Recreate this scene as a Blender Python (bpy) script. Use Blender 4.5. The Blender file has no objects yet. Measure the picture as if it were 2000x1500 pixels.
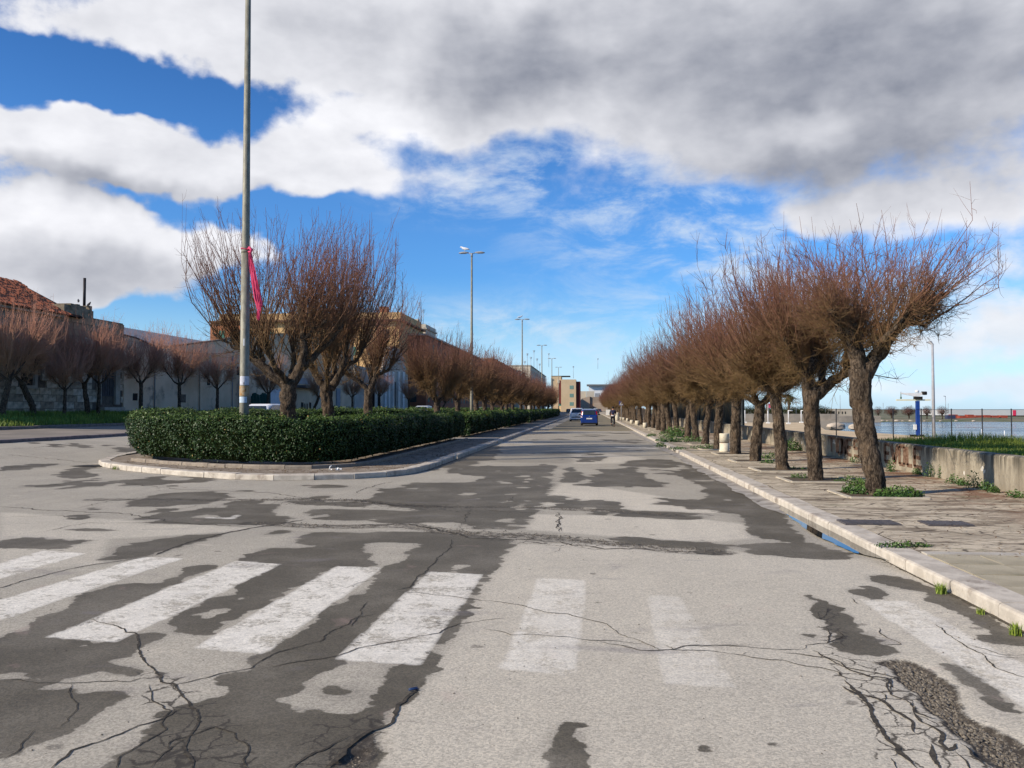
import bpy, bmesh, math, random
import numpy as np
from mathutils import Vector, Matrix
R = math.radians
sc = bpy.context.scene
COL = sc.collection

# ---------------------------------------------------------------- camera
FPX, CU, CV, CAMH = 1618.0, 1000.0, 750.0, 1.6
PITCH, YAW = R(1.70), R(5.37)
cam_d = bpy.data.cameras.new('camera')
cam = bpy.data.objects.new('camera', cam_d); COL.objects.link(cam)
cam.location = (0, 0, CAMH)
cam.rotation_euler = (R(90) + PITCH, 0, YAW)
cam_d.sensor_width = 36; cam_d.lens = FPX / 2000 * 36
cam_d.clip_start = 0.1; cam_d.clip_end = 8000
sc.camera = cam
cF = np.array([-math.sin(YAW) * math.cos(PITCH), math.cos(YAW) * math.cos(PITCH), math.sin(PITCH)])
cR = np.array([math.cos(YAW), math.sin(YAW), 0.0])
cU = np.cross(cR, cF)
def ray(u, v):
    return cR * ((u - CU) / FPX) + cU * ((CV - v) / FPX) + cF
def G(u, v, z=0.0):                      # where the sight line through (u, v) meets height z
    d = ray(u, v); t = (z - CAMH) / d[2]
    return (d[0] * t, d[1] * t)
def AX(u, X):                            # y at which a sight line of column u meets the plane x = X
    d = ray(u, 798); return X / d[0] * d[1]
def HZ(v, x, y):                         # height seen at row v at a place x, y
    zc = x * cF[0] + y * cF[1]
    lo = (CV - v) / FPX
    # solve for z : (p.U)/(p.F) = lo
    # p=(x,y,h): p.U = x*U0+y*U1+h*U2 ; p.F = x*F0+y*F1+h*F2
    h = (lo * (x * cF[0] + y * cF[1]) - (x * cU[0] + y * cU[1])) / (cU[2] - lo * cF[2])
    return h + CAMH
def ANG(u, v):
    d = ray(u, v); d = d / np.linalg.norm(d)
    return (math.atan2(d[0], d[1]), math.asin(d[2]))

# ---------------------------------------------------------------- sun and sky
SUN_EL = R(29.0)
SUN_AZ = math.atan2(-0.87, -0.49)        # direction to the sun, x east, y north
sd = Vector((math.sin(SUN_AZ) * math.cos(SUN_EL), math.cos(SUN_AZ) * math.cos(SUN_EL), math.sin(SUN_EL)))
sun_d = bpy.data.lights.new('sun', 'SUN'); sun_d.energy = 4.8; sun_d.angle = R(0.55); sun_d.color = (1.0, 0.88, 0.73)
sun = bpy.data.objects.new('sun', sun_d); COL.objects.link(sun)
sun.rotation_euler = (-sd).to_track_quat('-Z', 'Y').to_euler()
sun.location = (0, 0, 60)
sc.view_settings.view_transform = 'Standard'; sc.view_settings.look = 'None'
sc.view_settings.exposure = 0.28; sc.view_settings.gamma = 1.0
sc.view_settings.use_curve_mapping = False

world = bpy.data.worlds.new("World"); sc.world = world; world.use_nodes = True
wn, wl = world.node_tree.nodes, world.node_tree.links
wn.clear()
class NB:                                # small helper to write node maths
    def __init__(s, nt): s.n = nt.nodes; s.l = nt.links
    def put(s, sock, val):
        if hasattr(val, 'links') or isinstance(val, bpy.types.NodeSocket): s.l.new(val, sock)
        elif val is not None: sock.default_value = val
    def m(s, op, a, b=None, c=None, clamp=False):
        x = s.n.new('ShaderNodeMath'); x.operation = op; x.use_clamp = clamp
        s.put(x.inputs[0], a)
        if b is not None: s.put(x.inputs[1], b)
        if c is not None: s.put(x.inputs[2], c)
        return x.outputs[0]
    def v(s, op, a, b=None, out=0):
        x = s.n.new('ShaderNodeVectorMath'); x.operation = op
        s.put(x.inputs[0], a)
        if b is not None: s.put(x.inputs[1], b)
        return x.outputs[out]
    def comb(s, a, b, c=0.0):
        x = s.n.new('ShaderNodeCombineXYZ'); s.put(x.inputs[0], a); s.put(x.inputs[1], b); s.put(x.inputs[2], c); return x.outputs[0]
    def sep(s, a):
        x = s.n.new('ShaderNodeSeparateXYZ'); s.put(x.inputs[0], a); return x.outputs
    def noise(s, vec, scale, detail=3, rough=0.55, dist=0.0, dim='3D', col=False):
        x = s.n.new('ShaderNodeTexNoise'); x.noise_dimensions = dim
        s.put(x.inputs['Vector'], vec); s.put(x.inputs['Scale'], scale); s.put(x.inputs['Detail'], detail)
        s.put(x.inputs['Roughness'], rough); s.put(x.inputs['Distortion'], dist)
        return x.outputs['Color' if col else 'Fac']
    def vor(s, vec, scale, feature='F1', out='Distance', rnd=1.0):
        x = s.n.new('ShaderNodeTexVoronoi'); x.feature = feature
        s.put(x.inputs['Vector'], vec); s.put(x.inputs['Scale'], scale); s.put(x.inputs['Randomness'], rnd)
        return x.outputs[out]
    def rng(s, a, f0, f1, t0=0.0, t1=1.0, smooth=True):
        x = s.n.new('ShaderNodeMapRange'); x.interpolation_type = 'SMOOTHSTEP' if smooth else 'LINEAR'
        s.put(x.inputs[0], a); s.put(x.inputs[1], f0); s.put(x.inputs[2], f1); s.put(x.inputs[3], t0); s.put(x.inputs[4], t1)
        return x.outputs[0]
    def mix(s, f, a, b, blend='MIX'):
        x = s.n.new('ShaderNodeMix'); x.data_type = 'RGBA'; x.blend_type = blend
        s.put(x.inputs[0], f)
        s.put(x.inputs[6], a if not isinstance(a, tuple) else tuple(a) + (1,))
        s.put(x.inputs[7], b if not isinstance(b, tuple) else tuple(b) + (1,))
        return x.outputs[2]

W = NB(world.node_tree)
out = wn.new('ShaderNodeOutputWorld'); bg = wn.new('ShaderNodeBackground'); bg.inputs['Strength'].default_value = 0.1
wl.new(bg.outputs[0], out.inputs[0])
tc = wn.new('ShaderNodeTexCoord')
sky = wn.new('ShaderNodeTexSky'); sky.sky_type = 'NISHITA'; sky.sun_disc = False
sky.sun_elevation = SUN_EL; sky.sun_rotation = SUN_AZ % (2 * math.pi)
sky.air_density = 1.0; sky.dust_density = 0.6; sky.ozone_density = 2.0; sky.altitude = 0
dirv = W.v('NORMALIZE', tc.outputs['Generated'])
dx, dy, dz = W.sep(dirv)
az = W.m('ARCTAN2', dx, dy); el = W.m('ARCSINE', dz)
ae = W.comb(az, el, 0.0)
elp = W.m('MAXIMUM', el, 0.0)
# clear sky: the sky texture, coloured a little deeper as a phone camera renders it
t_ = W.mix(W.rng(elp, 0.02, 0.09, smooth=False), (1.05, 1.42, 2.15), (0.74, 1.18, 1.66))
t_ = W.mix(W.rng(elp, 0.09, 0.16, smooth=False), t_, (0.50, 1.02, 1.66))
t_ = W.mix(W.rng(elp, 0.25, 0.42, smooth=False), t_, (0.32, 0.74, 1.30))
clear = W.mix(1.0, sky.outputs[0], t_, 'MULTIPLY')
# clouds : banks of cloud at their bearing and height, broken up by noise
warp = W.v('SUBTRACT', W.noise(ae, 7.0, 4, 0.6, col=True), (0.5, 0.5, 0.5))
aw = W.v('ADD', ae, W.v('MULTIPLY', warp, (0.16, 0.10, 0.0)))
def cl(off, det):
    q = W.v('ADD', W.v('MULTIPLY', ae, (1.0, 1.75, 1.0)), off)
    return W.m('ADD', W.m('MULTIPLY', W.noise(q, 5.0, det, 0.58, 0.2), 0.62), W.m('MULTIPLY', W.noise(q, 14.0, det, 0.6, 0.15), 0.38))
nA = cl((4.0, 2.0, 0.0), 6)
nB = cl((4.0 - 0.030, 2.0 + 0.036, 0.0), 3)      # the same field a step towards the sun
relief = W.m('SUBTRACT', nA, nB)
n2 = W.noise(W.v('ADD', ae, (2.2, 5.1, 0)), 3.4, 4, 0.55, 0.3)
n3 = W.noise(ae, 26.0, 5, 0.62, 0.1)
fluff = W.m('ADD', W.m('MULTIPLY', W.m('SUBTRACT', nA, 0.5), 2.3), W.m('MULTIPLY', W.m('SUBTRACT', n3, 0.5), 0.75))
def blobs(lst, src=None):
    tot = None
    for (u, v, ru, rv, w) in lst:
        a, e = ANG(u, v)
        d = W.v('MULTIPLY', W.v('SUBTRACT', src or aw, (a, e, 0)), (FPX / ru, FPX / rv, 0))
        g = W.rng(W.v('LENGTH', d, out=1), 1.25, 0.0, 0.0, w)
        tot = g if tot is None else W.m('ADD', tot, g)
    return tot
BANK = [(1250, 70, 830, 300, 1.5), (1820, 170, 560, 220, 1.3), (900, 190, 300, 210, 1.0), (620, 50, 380, 140, 1.1), (230, 45, 400, 75, 1.05),
        (80, 258, 240, 85, 1.3), (290, 300, 260, 82, 1.3), (530, 335, 220, 80, 1.3), (640, 240, 170, 75, 0.8), (680, 345, 110, 50, .7),
        (110, 430, 230, 90, 1.5), (310, 505, 260, 68, 1.2), (430, 465, 130, 52, 1.2), (60, 545, 250, 50, 1.0), (700, -10, 500, 90, .8),
        (165, 585, 72, 38, 1.2), (1880, 410, 330, 72, 1.15), (1620, 415, 170, 45, 0.8), (1940, 640, 330, 60, 1.15), (1880, 748, 360, 34, 1.2), (1960, 540, 200, 30, .6),
        (1160, 425, 40, 18, .5), (900, -420, 2600, 330, 0.9)]
HOLE = [(820, 285, 190, 46, .75), (570, 185, 130, 55, .55), (1000, 300, 150, 40, .5), (1330, 395, 200, 40, .6), (700, 175, 90, 40, .5), (170, 155, 270, 64, 1.3), (40, 90, 130, 40, 0.5), (250, 372, 200, 16, 0.5), (620, 450, 220, 60, 1.0), (950, 560, 420, 130, 0.8), (1050, 330, 260, 60, .25), (1350, 470, 260, 70, 0.8), (250, 640, 420, 60, 0.9), (620, 560, 300, 70, .7)]
dens = W.m('SUBTRACT', blobs(BANK), blobs(HOLE))
dens = W.m('ADD', dens, fluff)
alpha = W.rng(dens, W.rng(az, -0.42, -0.15, 0.26, 0.12), W.rng(az, -0.42, -0.15, 0.86, 1.15))
VEIL = [(1080, 350, 380, 110, 1.0), (1380, 470, 420, 110, 1.0), (1120, 650, 620, 90, 0.95), (1650, 560, 450, 130, 0.7), (760, 640, 260, 40, 0.35), (1950, 560, 350, 260, 0.7), (840, 380, 160, 60, .5), (1500, 400, 300, 60, .6)]
nv = W.noise(W.v('MULTIPLY', ae, (1.0, 2.6, 1.0)), 8.0, 8, 0.66, 0.35)
veil = W.m('MULTIPLY', W.rng(nv, 0.40, 0.68), W.m('MINIMUM', blobs(VEIL, ae), 1.0))
veil = W.m('MULTIPLY', veil, 0.80)
# brightness: sunlit edges are white, thick bellies grey, with relief from the sun side
GREY = [(1300, 110, 620, 200, 1.0), (1010, 140, 210, 140, 0.7), (1820, 190, 520, 240, 1.0), (700, 110, 300, 110, 0.35), (160, 535, 380, 62, 0.95), (330, 378, 430, 40, 0.6), (110, 345, 240, 34, .45),
        (1600, 330, 460, 70, 0.55), (620, 10, 320, 70, 0.35), (140, 480, 190, 40, .35), (1300, -420, 3000, 330, 0.45), (1580, 235, 120, 50, -.55), (640, 200, 130, 60, -.3), (780, 240, 100, 60, -.25)]
g = W.m('ADD', blobs(GREY), W.m('MULTIPLY', W.m('SUBTRACT', n2, 0.5), 1.0))
g = W.m('SUBTRACT', g, W.m('MULTIPLY', relief, 1.5))
gf = W.rng(g, -0.25, 1.6, 0.0, 1.0, smooth=False)
ccol = W.mix(gf, (9.5, 9.65, 10.2), (1.95, 2.2, 2.9))
skyc = W.mix(veil, clear, (6.6, 7.7, 9.0))
skyc = W.mix(alpha, skyc, ccol)
skyc = W.mix(1.0, skyc, (0.86, 0.85, 0.84), 'MULTIPLY')
# pale band of air at the horizon
skyc = W.mix(W.rng(el, 0.14, 0.0, 0.0, 0.45), skyc, (5.3, 7.5, 9.2))
wl.new(skyc, bg.inputs['Color'])

# ---------------------------------------------------------------- numpy noise
def _h(ix, iy, iz, seed):
    n = (ix.astype(np.int64) * 374761393 + iy.astype(np.int64) * 668265263 + iz.astype(np.int64) * 2147483647 + seed * 974634777) & 0xffffffff
    n = ((n ^ (n >> 13)) * 1274126177) & 0xffffffff
    n = n ^ (n >> 16)
    return (n & 0xffffff) / float(0xffffff)
def vnoise(x, y, z=None, seed=0):
    x = np.asarray(x, float); y = np.asarray(y, float)
    z = np.zeros_like(x) if z is None else np.asarray(z, float)
    ix, iy, iz = np.floor(x), np.floor(y), np.floor(z)
    fx, fy, fz = x - ix, y - iy, z - iz
    fx, fy, fz = fx * fx * (3 - 2 * fx), fy * fy * (3 - 2 * fy), fz * fz * (3 - 2 * fz)
    r = 0
    for a in (0, 1):
        for b in (0, 1):
            for c in (0, 1):
                r = r + _h(ix + a, iy + b, iz + c, seed) * (fx if a else 1 - fx) * (fy if b else 1 - fy) * (fz if c else 1 - fz)
    return r
def fbm(x, y, z=None, seed=0, octv=4):
    r = 0; amp = 0.5; f = 1.0; tot = 0
    for o in range(octv):
        r = r + amp * vnoise(np.asarray(x) * f, np.asarray(y) * f, None if z is None else np.asarray(z) * f, seed + o * 7)
        tot += amp; amp *= 0.5; f *= 2.03
    return r / tot

# ---------------------------------------------------------------- object helpers
def link(o, parent=None):
    COL.objects.link(o)
    if parent is not None: o.parent = parent
    return o
def tag(o, label=None, cat=None, group=None, kind=None):
    if label: o['label'] = label
    if cat: o['category'] = cat
    if group: o['group'] = group
    if kind: o['kind'] = kind
    return o
def empty(name, loc=(0, 0, 0), rz=0.0):
    o = bpy.data.objects.new(name, None); o.empty_display_size = 0.3
    o.location = loc; o.rotation_euler = (0, 0, rz); COL.objects.link(o); return o
def np_mesh(name, V, F, smooth=False):
    V = np.asarray(V, np.float32).reshape(-1, 3); F = np.asarray(F, np.int32)
    me = bpy.data.meshes.new(name)
    me.vertices.add(len(V)); me.vertices.foreach_set('co', V.ravel())
    k = F.shape[1]
    me.loops.add(F.size); me.loops.foreach_set('vertex_index', F.ravel())
    me.polygons.add(len(F)); me.polygons.foreach_set('loop_start', np.arange(0, F.size, k, dtype=np.int32))
    if smooth: me.polygons.foreach_set('use_smooth', np.ones(len(F), bool))
    me.update(calc_edges=True)
    return me
def attr(me, name, arr):
    a = me.attributes.new(name, 'FLOAT', 'POINT'); a.data.foreach_set('value', np.asarray(arr, np.float32).ravel())
def obj(name, me, mat=None, parent=None, loc=(0, 0, 0), rz=0.0):
    if mat is not None and not me.materials: me.materials.append(mat)
    o = bpy.data.objects.new(name, me); o.location = loc; o.rotation_euler = (0, 0, rz)
    return link(o, parent)
class MB:
    """collects boxes, tubes and polygons into one mesh"""
    def __init__(s): s.v = []; s.f = []; s.sm = []
    def add(s, vs, fs, smooth=False):
        b = len(s.v); s.v += [tuple(map(float, p)) for p in vs]
        for f in fs: s.f.append(tuple(b + i for i in f)); s.sm.append(smooth)
        return s
    def box(s, x0, x1, y0, y1, z0, z1, M=None):
        P = [Vector(p) for p in ((x0, y0, z0), (x1, y0, z0), (x1, y1, z0), (x0, y1, z0), (x0, y0, z1), (x1, y0, z1), (x1, y1, z1), (x0, y1, z1))]
        if M is not None: P = [M @ p for p in P]
        return s.add(P, [(0, 3, 2, 1), (4, 5, 6, 7), (0, 1, 5, 4), (1, 2, 6, 5), (2, 3, 7, 6), (3, 0, 4, 7)])
    def tube(s, pts, rad, n=8, cap=True, smooth=True, sq=1.0):
        pts = [Vector(p) for p in pts]
        if not hasattr(rad, '__len__'): rad = [rad] * len(pts)
        b = []; ref = None
        for i, p in enumerate(pts):
            t = (pts[min(i + 1, len(pts) - 1)] - pts[max(i - 1, 0)]).normalized()
            if ref is None:
                ref = Vector((0, 1, 0)) if abs(t.y) < 0.9 else Vector((1, 0, 0))
            a = t.cross(ref).normalized(); c = a.cross(t).normalized(); ref = c
            for k in range(n):
                an = 2 * math.pi * k / n
                b.append(p + (a * math.cos(an) + c * math.sin(an) * sq) * rad[i])
        fs = []
        for i in range(len(pts) - 1):
            for k in range(n):
                fs.append((i * n + k, i * n + (k + 1) % n, (i + 1) * n + (k + 1) % n, (i + 1) * n + k))
        s.add(b, fs, smooth)
        if cap:
            q = len(s.v) - len(b)
            s.f.append(tuple(q + k for k in reversed(range(n)))); s.sm.append(False)
            s.f.append(tuple(q + (len(pts) - 1) * n + k for k in range(n))); s.sm.append(False)
        return s
    def lathe(s, prof, n=16, c=(0, 0, 0), smooth=True, M=None):
        vs = []
        for r, z in prof:
            for k in range(n):
                an = 2 * math.pi * k / n; p = Vector((c[0] + r * math.cos(an), c[1] + r * math.sin(an), c[2] + z))
                vs.append(M @ p if M is not None else p)
        fs = []
        for i in range(len(prof) - 1):
            for k in range(n): fs.append((i * n + k, i * n + (k + 1) % n, (i + 1) * n + (k + 1) % n, (i + 1) * n + k))
        s.add(vs, fs, smooth)
        q = len(s.v) - len(vs)
        s.f.append(tuple(q + k for k in reversed(range(n)))); s.sm.append(False)
        s.f.append(tuple(q + (len(prof) - 1) * n + k for k in range(n))); s.sm.append(False)
        return s
    def poly(s, pts): return s.add(pts, [tuple(range(len(pts)))])
    def prism(s, pts, dvec):
        n = len(pts); a = [Vector(p) for p in pts]; b = [p + Vector(dvec) for p in a]
        fs = [tuple(reversed(range(n))), tuple(range(n, 2 * n))] + [(i, (i + 1) % n, n + (i + 1) % n, n + i) for i in range(n)]
        return s.add(a + b, fs)
    def mesh(s, name):
        me = bpy.data.meshes.new(name); me.from_pydata(s.v, [], s.f); me.polygons.foreach_set('use_smooth', s.sm)
        me.update(); bm = bmesh.new(); bm.from_mesh(me); bmesh.ops.recalc_face_normals(bm, faces=bm.faces); bm.to_mesh(me); bm.free()
        return me
    def build(s, name, mat, parent=None, loc=(0, 0, 0), rz=0.0, bevel=0.0):
        o = obj(name, s.mesh(name), mat, parent, loc, rz)
        if bevel:
            md = o.modifiers.new('bevel', 'BEVEL'); md.width = bevel; md.segments = 2; md.limit_method = 'ANGLE'
        return o
def kids(o): return list(o.children)
def copy_tree(o, parent=None, loc=None, rz=None, label=None):
    c = o.copy(); COL.objects.link(c)
    if parent is not None: c.parent = parent
    if loc is not None: c.location = loc
    if rz is not None: c.rotation_euler = (0, 0, rz)
    if label: c['label'] = label
    for ch in kids(o): copy_tree(ch, c)
    return c
ONES = 'zeroth first second third fourth fifth sixth seventh eighth ninth tenth eleventh twelfth thirteenth fourteenth fifteenth sixteenth seventeenth eighteenth nineteenth'.split()
TENS = {2: 'twent', 3: 'thirt', 4: 'fort', 5: 'fift', 6: 'sixt', 7: 'sevent', 8: 'eight', 9: 'ninet'}
def ordinal(n):
    if n < 20: return ONES[n]
    t, o = divmod(n, 10)
    return TENS[t] + 'ieth' if o == 0 else TENS[t] + 'y-' + ONES[o]

# ---------------------------------------------------------------- materials
MATS = {}
def mat(name, c1, c2=None, rough=0.8, scale=4.0, fine=0.0, fscale=60.0, bump=0.0, bscale=30.0, metal=0.0, spec=0.3, c3=None, s3=1.0, attrn=None, coat=0.0):
    if name in MATS: return MATS[name]
    m = bpy.data.materials.new(name); m.use_nodes = True; MATS[name] = m
    B = NB(m.node_tree); p = m.node_tree.nodes['Principled BSDF']
    tcn = m.node_tree.nodes.new('ShaderNodeTexCoord'); co = tcn.outputs['Object']
    c2 = c2 or tuple(min(1, x * 0.8) for x in c1)
    f = B.rng(B.noise(co, scale, 5, 0.6), 0.36, 0.64)
    c = B.mix(f, c1, c2)
    if c3: c = B.mix(B.rng(B.noise(co, s3, 6, 0.65, 0.3), 0.54, 0.66), c, c3)
    if fine: c = B.mix(1.0, c, B.mix(B.noise(co, fscale, 3, 0.7), (1 - fine,) * 3, (1 + fine,) * 3), 'MULTIPLY')
    B.put(p.inputs['Base Color'], c)
    p.inputs['Roughness'].default_value = rough; p.inputs['Metallic'].default_value = metal
    p.inputs['Specular IOR Level'].default_value = spec
    if coat: p.inputs['Coat Weight'].default_value = coat; p.inputs['Coat Roughness'].default_value = 0.08
    if bump:
        b = m.node_tree.nodes.new('ShaderNodeBump'); b.inputs['Strength'].default_value = 1.0; b.inputs['Distance'].default_value = bump
        B.put(b.inputs['Height'], B.noise(co, bscale, 5, 0.6)); B.put(p.inputs['Normal'], b.outputs[0])
    return m

# ================================================================ GROUND
def gz(x, y):                            # the street climbs gently towards the old houses
    x = np.asarray(x, float)
    t = np.clip((-x - 14.6) / 6.0, 0, 1)
    return 0.4 * t
def z1(P): return [(x / 2.857, 1000 + y / 2.857) for x, y in P]
def z2(P): return [(700 + x / 2.857, 1000 + y / 2.857) for x, y in P]
def z3(P): return [(1300 + x / 2.857, 1000 + y / 2.857) for x, y in P]
def z4(P): return [(x / 2.857, 780 + y / 2.857) for x, y in P]
def z5(P): return [(600 + x / 2.857, 780 + y / 2.857) for x, y in P]
def z6(P): return [(1300 + x / 2.857, 780 + y / 2.857) for x, y in P]
def gp(P): return np.array([G(u, v) for u, v in P])
# damp patches drying on the asphalt (1 = damp, 0 = dry island inside a damp patch)
WET = [
 (1, z1([(0,690),(250,600),(420,520),(410,480),(640,405),(900,400),(1060,300),(1240,285),(1100,345),(1000,400),(760,500),(560,590),(760,680),(860,670),(850,730),(780,780),(740,850),(840,890),(700,940),(370,955),(240,975),(-60,935),(-60,710)])),
 (0, z1([(600,830),(740,815),(830,870),(700,862)])), (0, z1([(560,890),(700,930),(620,952),(380,952),(420,930)])),
 (0, z1([(-20,902),(320,925),(320,947),(-20,932)])), (0, z1([(440,808),(580,788),(600,800),(480,822)])),
 (1, z1([(-60,940),(250,960),(400,1010),(680,995),(750,1030),(650,1085),(520,1110),(460,1180),(420,1230),(330,1250),(180,1290),(60,1350),(-60,1385)])),
 (0, z1([(290,1110),(380,1108),(380,1130),(290,1130)])), (0, z1([(100,1240),(200,1225),(210,1250),(120,1275)])),
 (1, z1([(1330,270),(1450,205),(1640,195),(1900,230),(2040,225),(2100,300),(1870,305),(1700,400),(1600,450),(1500,520),(1350,560),(1250,620),(1190,690),(1020,690),(900,640),(920,600),(1060,540),(1180,470),(1290,455),(1350,440),(1290,410),(1500,310),(1560,295)])),
 (0, z1([(1270,505),(1380,455),(1400,460),(1340,510)])), (0, z1([(1090,575),(1260,530),(1260,570),(1100,615)])),
 (1, z2([(540,150),(870,165),(780,300),(700,400),(600,570),(530,680),(430,830),(340,970),(210,1140),(150,1230),(140,1350),(80,1500),(-1390,1500),(-1310,1330),(-1200,1260),(-1060,1110),(-1060,1080),(-940,1070),(-790,1040),(-700,990),(-770,930),(-750,880),(-600,880),(-560,850),(-680,830),(-560,800),(-500,770),(-300,640),(-240,560),(-100,510),(-70,470),(40,430),(130,320),(330,230),(350,170)])),
 (0, z1([(1900,790),(1880,850),(1820,880),(1740,920),(1640,1000),(1600,1020),(1460,1050),(1540,1090),(1650,1115),(1740,1100),(1840,1130),(2000,1120),(2150,970),(2130,930),(2180,860),(2000,830)])),
 (1, z1([(1720,990),(1850,965),(2000,990),(1980,1030),(1850,1055),(1760,1040)])),
 (0, z1([(1420,1290),(1480,1190),(1570,1185),(1560,1220),(1440,1300)])), (0, z1([(1700,1230),(1860,1210),(1820,1270),(1740,1275)])),
 (0, z1([(1430,1429),(1620,1345),(1740,1350),(1700,1429)])), (0, z1([(900,1180),(1000,1140),(1000,1190),(930,1200)])),
 (0, z2([(470,260),(560,230),(650,240),(640,300),(500,330),(540,290)])), (0, z2([(590,180),(720,185),(700,200),(600,195)])),
 (0, z1([(1400,1320),(1450,1310),(1440,1360),(1400,1380)])), (0, z1([(600,1270),(800,1230),(780,1290),(640,1400),(560,1429),(330,1429),(500,1300)])),
 (1, z5([(860,370),(1390,370),(1360,470),(1310,590),(1260,640),(1210,730),(900,720),(820,640),(500,600),(300,560),(480,500),(560,470),(940,460),(1000,430),(780,410)])),
 (0, z5([(1030,665),(1150,660),(1170,690),(1050,685)])), (0, z5([(1070,460),(1140,455),(1140,472),(1060,470)])), (0, z5([(850,520),(920,520),(900,540),(830,535)])), (0, z5([(1190,425),(1250,423),(1250,435),(1190,433)])),
 (1, z5([(0,740),(850,740),(1160,790),(1060,920),(700,920),(560,870),(620,800),(380,790),(200,840),(60,830),(-60,790)])),
 (1, z5([(0,610),(700,625),(880,640),(860,690),(500,690),(100,670),(0,650)])),
 (1, z5([(560,300),(900,240),(1100,262),(1030,340),(900,368),(720,400),(640,395)])),
 (1, z5([(1450,375),(1500,385),(1550,440),(1520,465),(1415,460)])), (1, z5([(1620,375),(1700,390),(1800,370),(1900,440),(2010,470),(2010,495),(1600,465),(1590,430),(1640,410)])),
 (1, z6([(0,395),(100,400),(180,330),(330,350),(500,480),(620,600),(700,690),(780,790),(1070,880),(900,895),(560,870),(350,850),(230,820),(560,800),(780,810),(470,760),(460,700),(380,640),(250,590),(200,530),(240,500),(100,440)])),
 (1, z6([(-400,600),(0,630),(240,640),(200,670),(0,668),(-420,640)])), (1, z6([(-300,760),(0,780),(230,790),(350,830),(340,880),(200,870),(90,830),(-300,800)])),
 (1, z6([(-200,340),(0,330),(130,360),(0,380),(-250,370)])),
 (1, z3([(1110,355),(1250,358),(1400,385),(1560,455),(1700,530),(1850,600),(2030,700),(2030,760),(1900,690),(1780,650),(1700,600),(1640,560),(1500,510),(1420,440),(1240,430)])),
 (1, z3([(1000,430),(1050,418),(1180,420),(1240,470),(1220,490),(1090,485)])),
 (1, z3([(760,455),(800,455),(860,490),(930,510),(980,550),(1050,620),(1150,680),(1200,700),(1270,790),(1250,810),(1050,790),(930,780),(960,700),(900,640),(800,545),(850,510)])),
 (1, z3([(1270,620),(1330,615),(1500,660),(1620,740),(1690,810),(1600,790),(1480,730),(1350,660)])),
 (1, z3([(1530,840),(1650,820),(1780,860),(1860,960),(1920,1060),(1930,1095),(1800,1080),(1700,1000),(1600,920)])),
 (1, z3([(1760,690),(1900,690),(1900,730),(1790,730)])), (1, z3([(1940,1125),(2040,1130),(2040,1210)])),
 (1, z3([(1820,1429),(1840,1350),(1900,1340),(2020,1400),(2020,1450)])),
 (1.7, z2([(1070,1190),(1110,1180),(1130,1230),(1180,1230),(1190,1180),(1225,1190),(1250,1290),(1300,1500),(1110,1500),(1080,1290)])),
 (1.6, z2([(1900,1205),(1960,1230),(1970,1280),(2000,1320),(1995,1400),(1960,1390),(1950,1330),(1930,1270)])),
 (1.8, z2([(815,1330),(860,1325),(875,1350),(850,1372),(815,1362)])), (1.9, z2([(620,915),(650,880),(668,885),(650,915)])), (1.9, z2([(510,1110),(535,1065),(560,1070),(540,1115)])),
 (1.9, z2([(475,1165),(500,1135),(515,1145),(490,1170)])), (1.9, z2([(830,945),(880,940),(895,955),(840,960)])), (1.9, z2([(1420,820),(1460,812),(1475,825),(1440,832)])),
 (1.9, z3([(440,935),(500,940),(500,948),(450,946)])), (1.9, z3([(500,960),(570,960),(575,980),(510,975)])), (1.9, z3([(930,1105),(990,1108),(960,1122)])), (1.9, z3([(1060,1180),(1100,1180),(1105,1205),(1085,1205)])), (1.9, z3([(780,685),(850,682),(840,698),(790,698)])),
 (1, z4([(0,780),(200,770),(520,790),(360,830),(0,830)])), (1, z4([(340,720),(700,720),(600,735),(360,730)])), (1, z4([(330,650),(500,645),(500,668),(380,668)])), (1, z4([(640,830),(900,770),(1250,745),(1300,730),(1000,830),(760,890),(500,905),(640,870)])),
 (1, z4([(1090,660),(1600,650),(1640,680),(1400,700),(1100,690)])), (1, z4([(1490,750),(1600,715),(1640,740),(1520,760)])), (1, z4([(1340,900),(1500,830),(2050,820),(2050,860),(1900,920),(1340,920)])),
 (1, z4([(270,420),(400,390),(520,360),(575,370),(480,400),(560,425),(450,440)])), (1, z4([(850,538),(1100,525),(1300,520),(1250,545),(1000,560)])), (1, z4([(1560,560),(1800,570),(2050,570),(2050,600),(1700,590)])),
 (1, z4([(1660,480),(1900,470),(1950,490),(1750,495)])), (1, z4([(0,390),(200,370),(320,365),(180,390),(0,402)])),
]
PAINT = [
 [(-260, 1180), (85, 1075), (170, 1081), (-60, 1148)], z1([(-700, 700), (800, 248), (1020, 258), (-330, 720)]), z1([(250, 700), (1320, 272), (1570, 290), (640, 730)]),
 z1([(1080, 760), (1880, 300), (2135, 310), (1470, 795)]), [(655, 1288), (838, 1116), (945, 1122), (819, 1299)],
 [(976, 1306), (1050, 1129), (1146, 1134), (1127, 1321)], [(1262, 1163), (1330, 1165), (1440, 1345), (1292, 1335)], z3([(1075, 487), (1360, 500), (2200, 960), (2200, 1220)]),
 z4([(1145, 655), (1280, 660), (1320, 643), (1350, 645), (1300, 668), (1145, 664)]),
]
PAINTW = [1, 1, .96, 1, .93, .74, .54, .80, .9]
LINE = [z5([(1085, 240), (1260, 240), (1260, 247), (1085, 247)]), z5([(1720, 265), (1960, 270), (1960, 276), (1720, 271)])]
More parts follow.
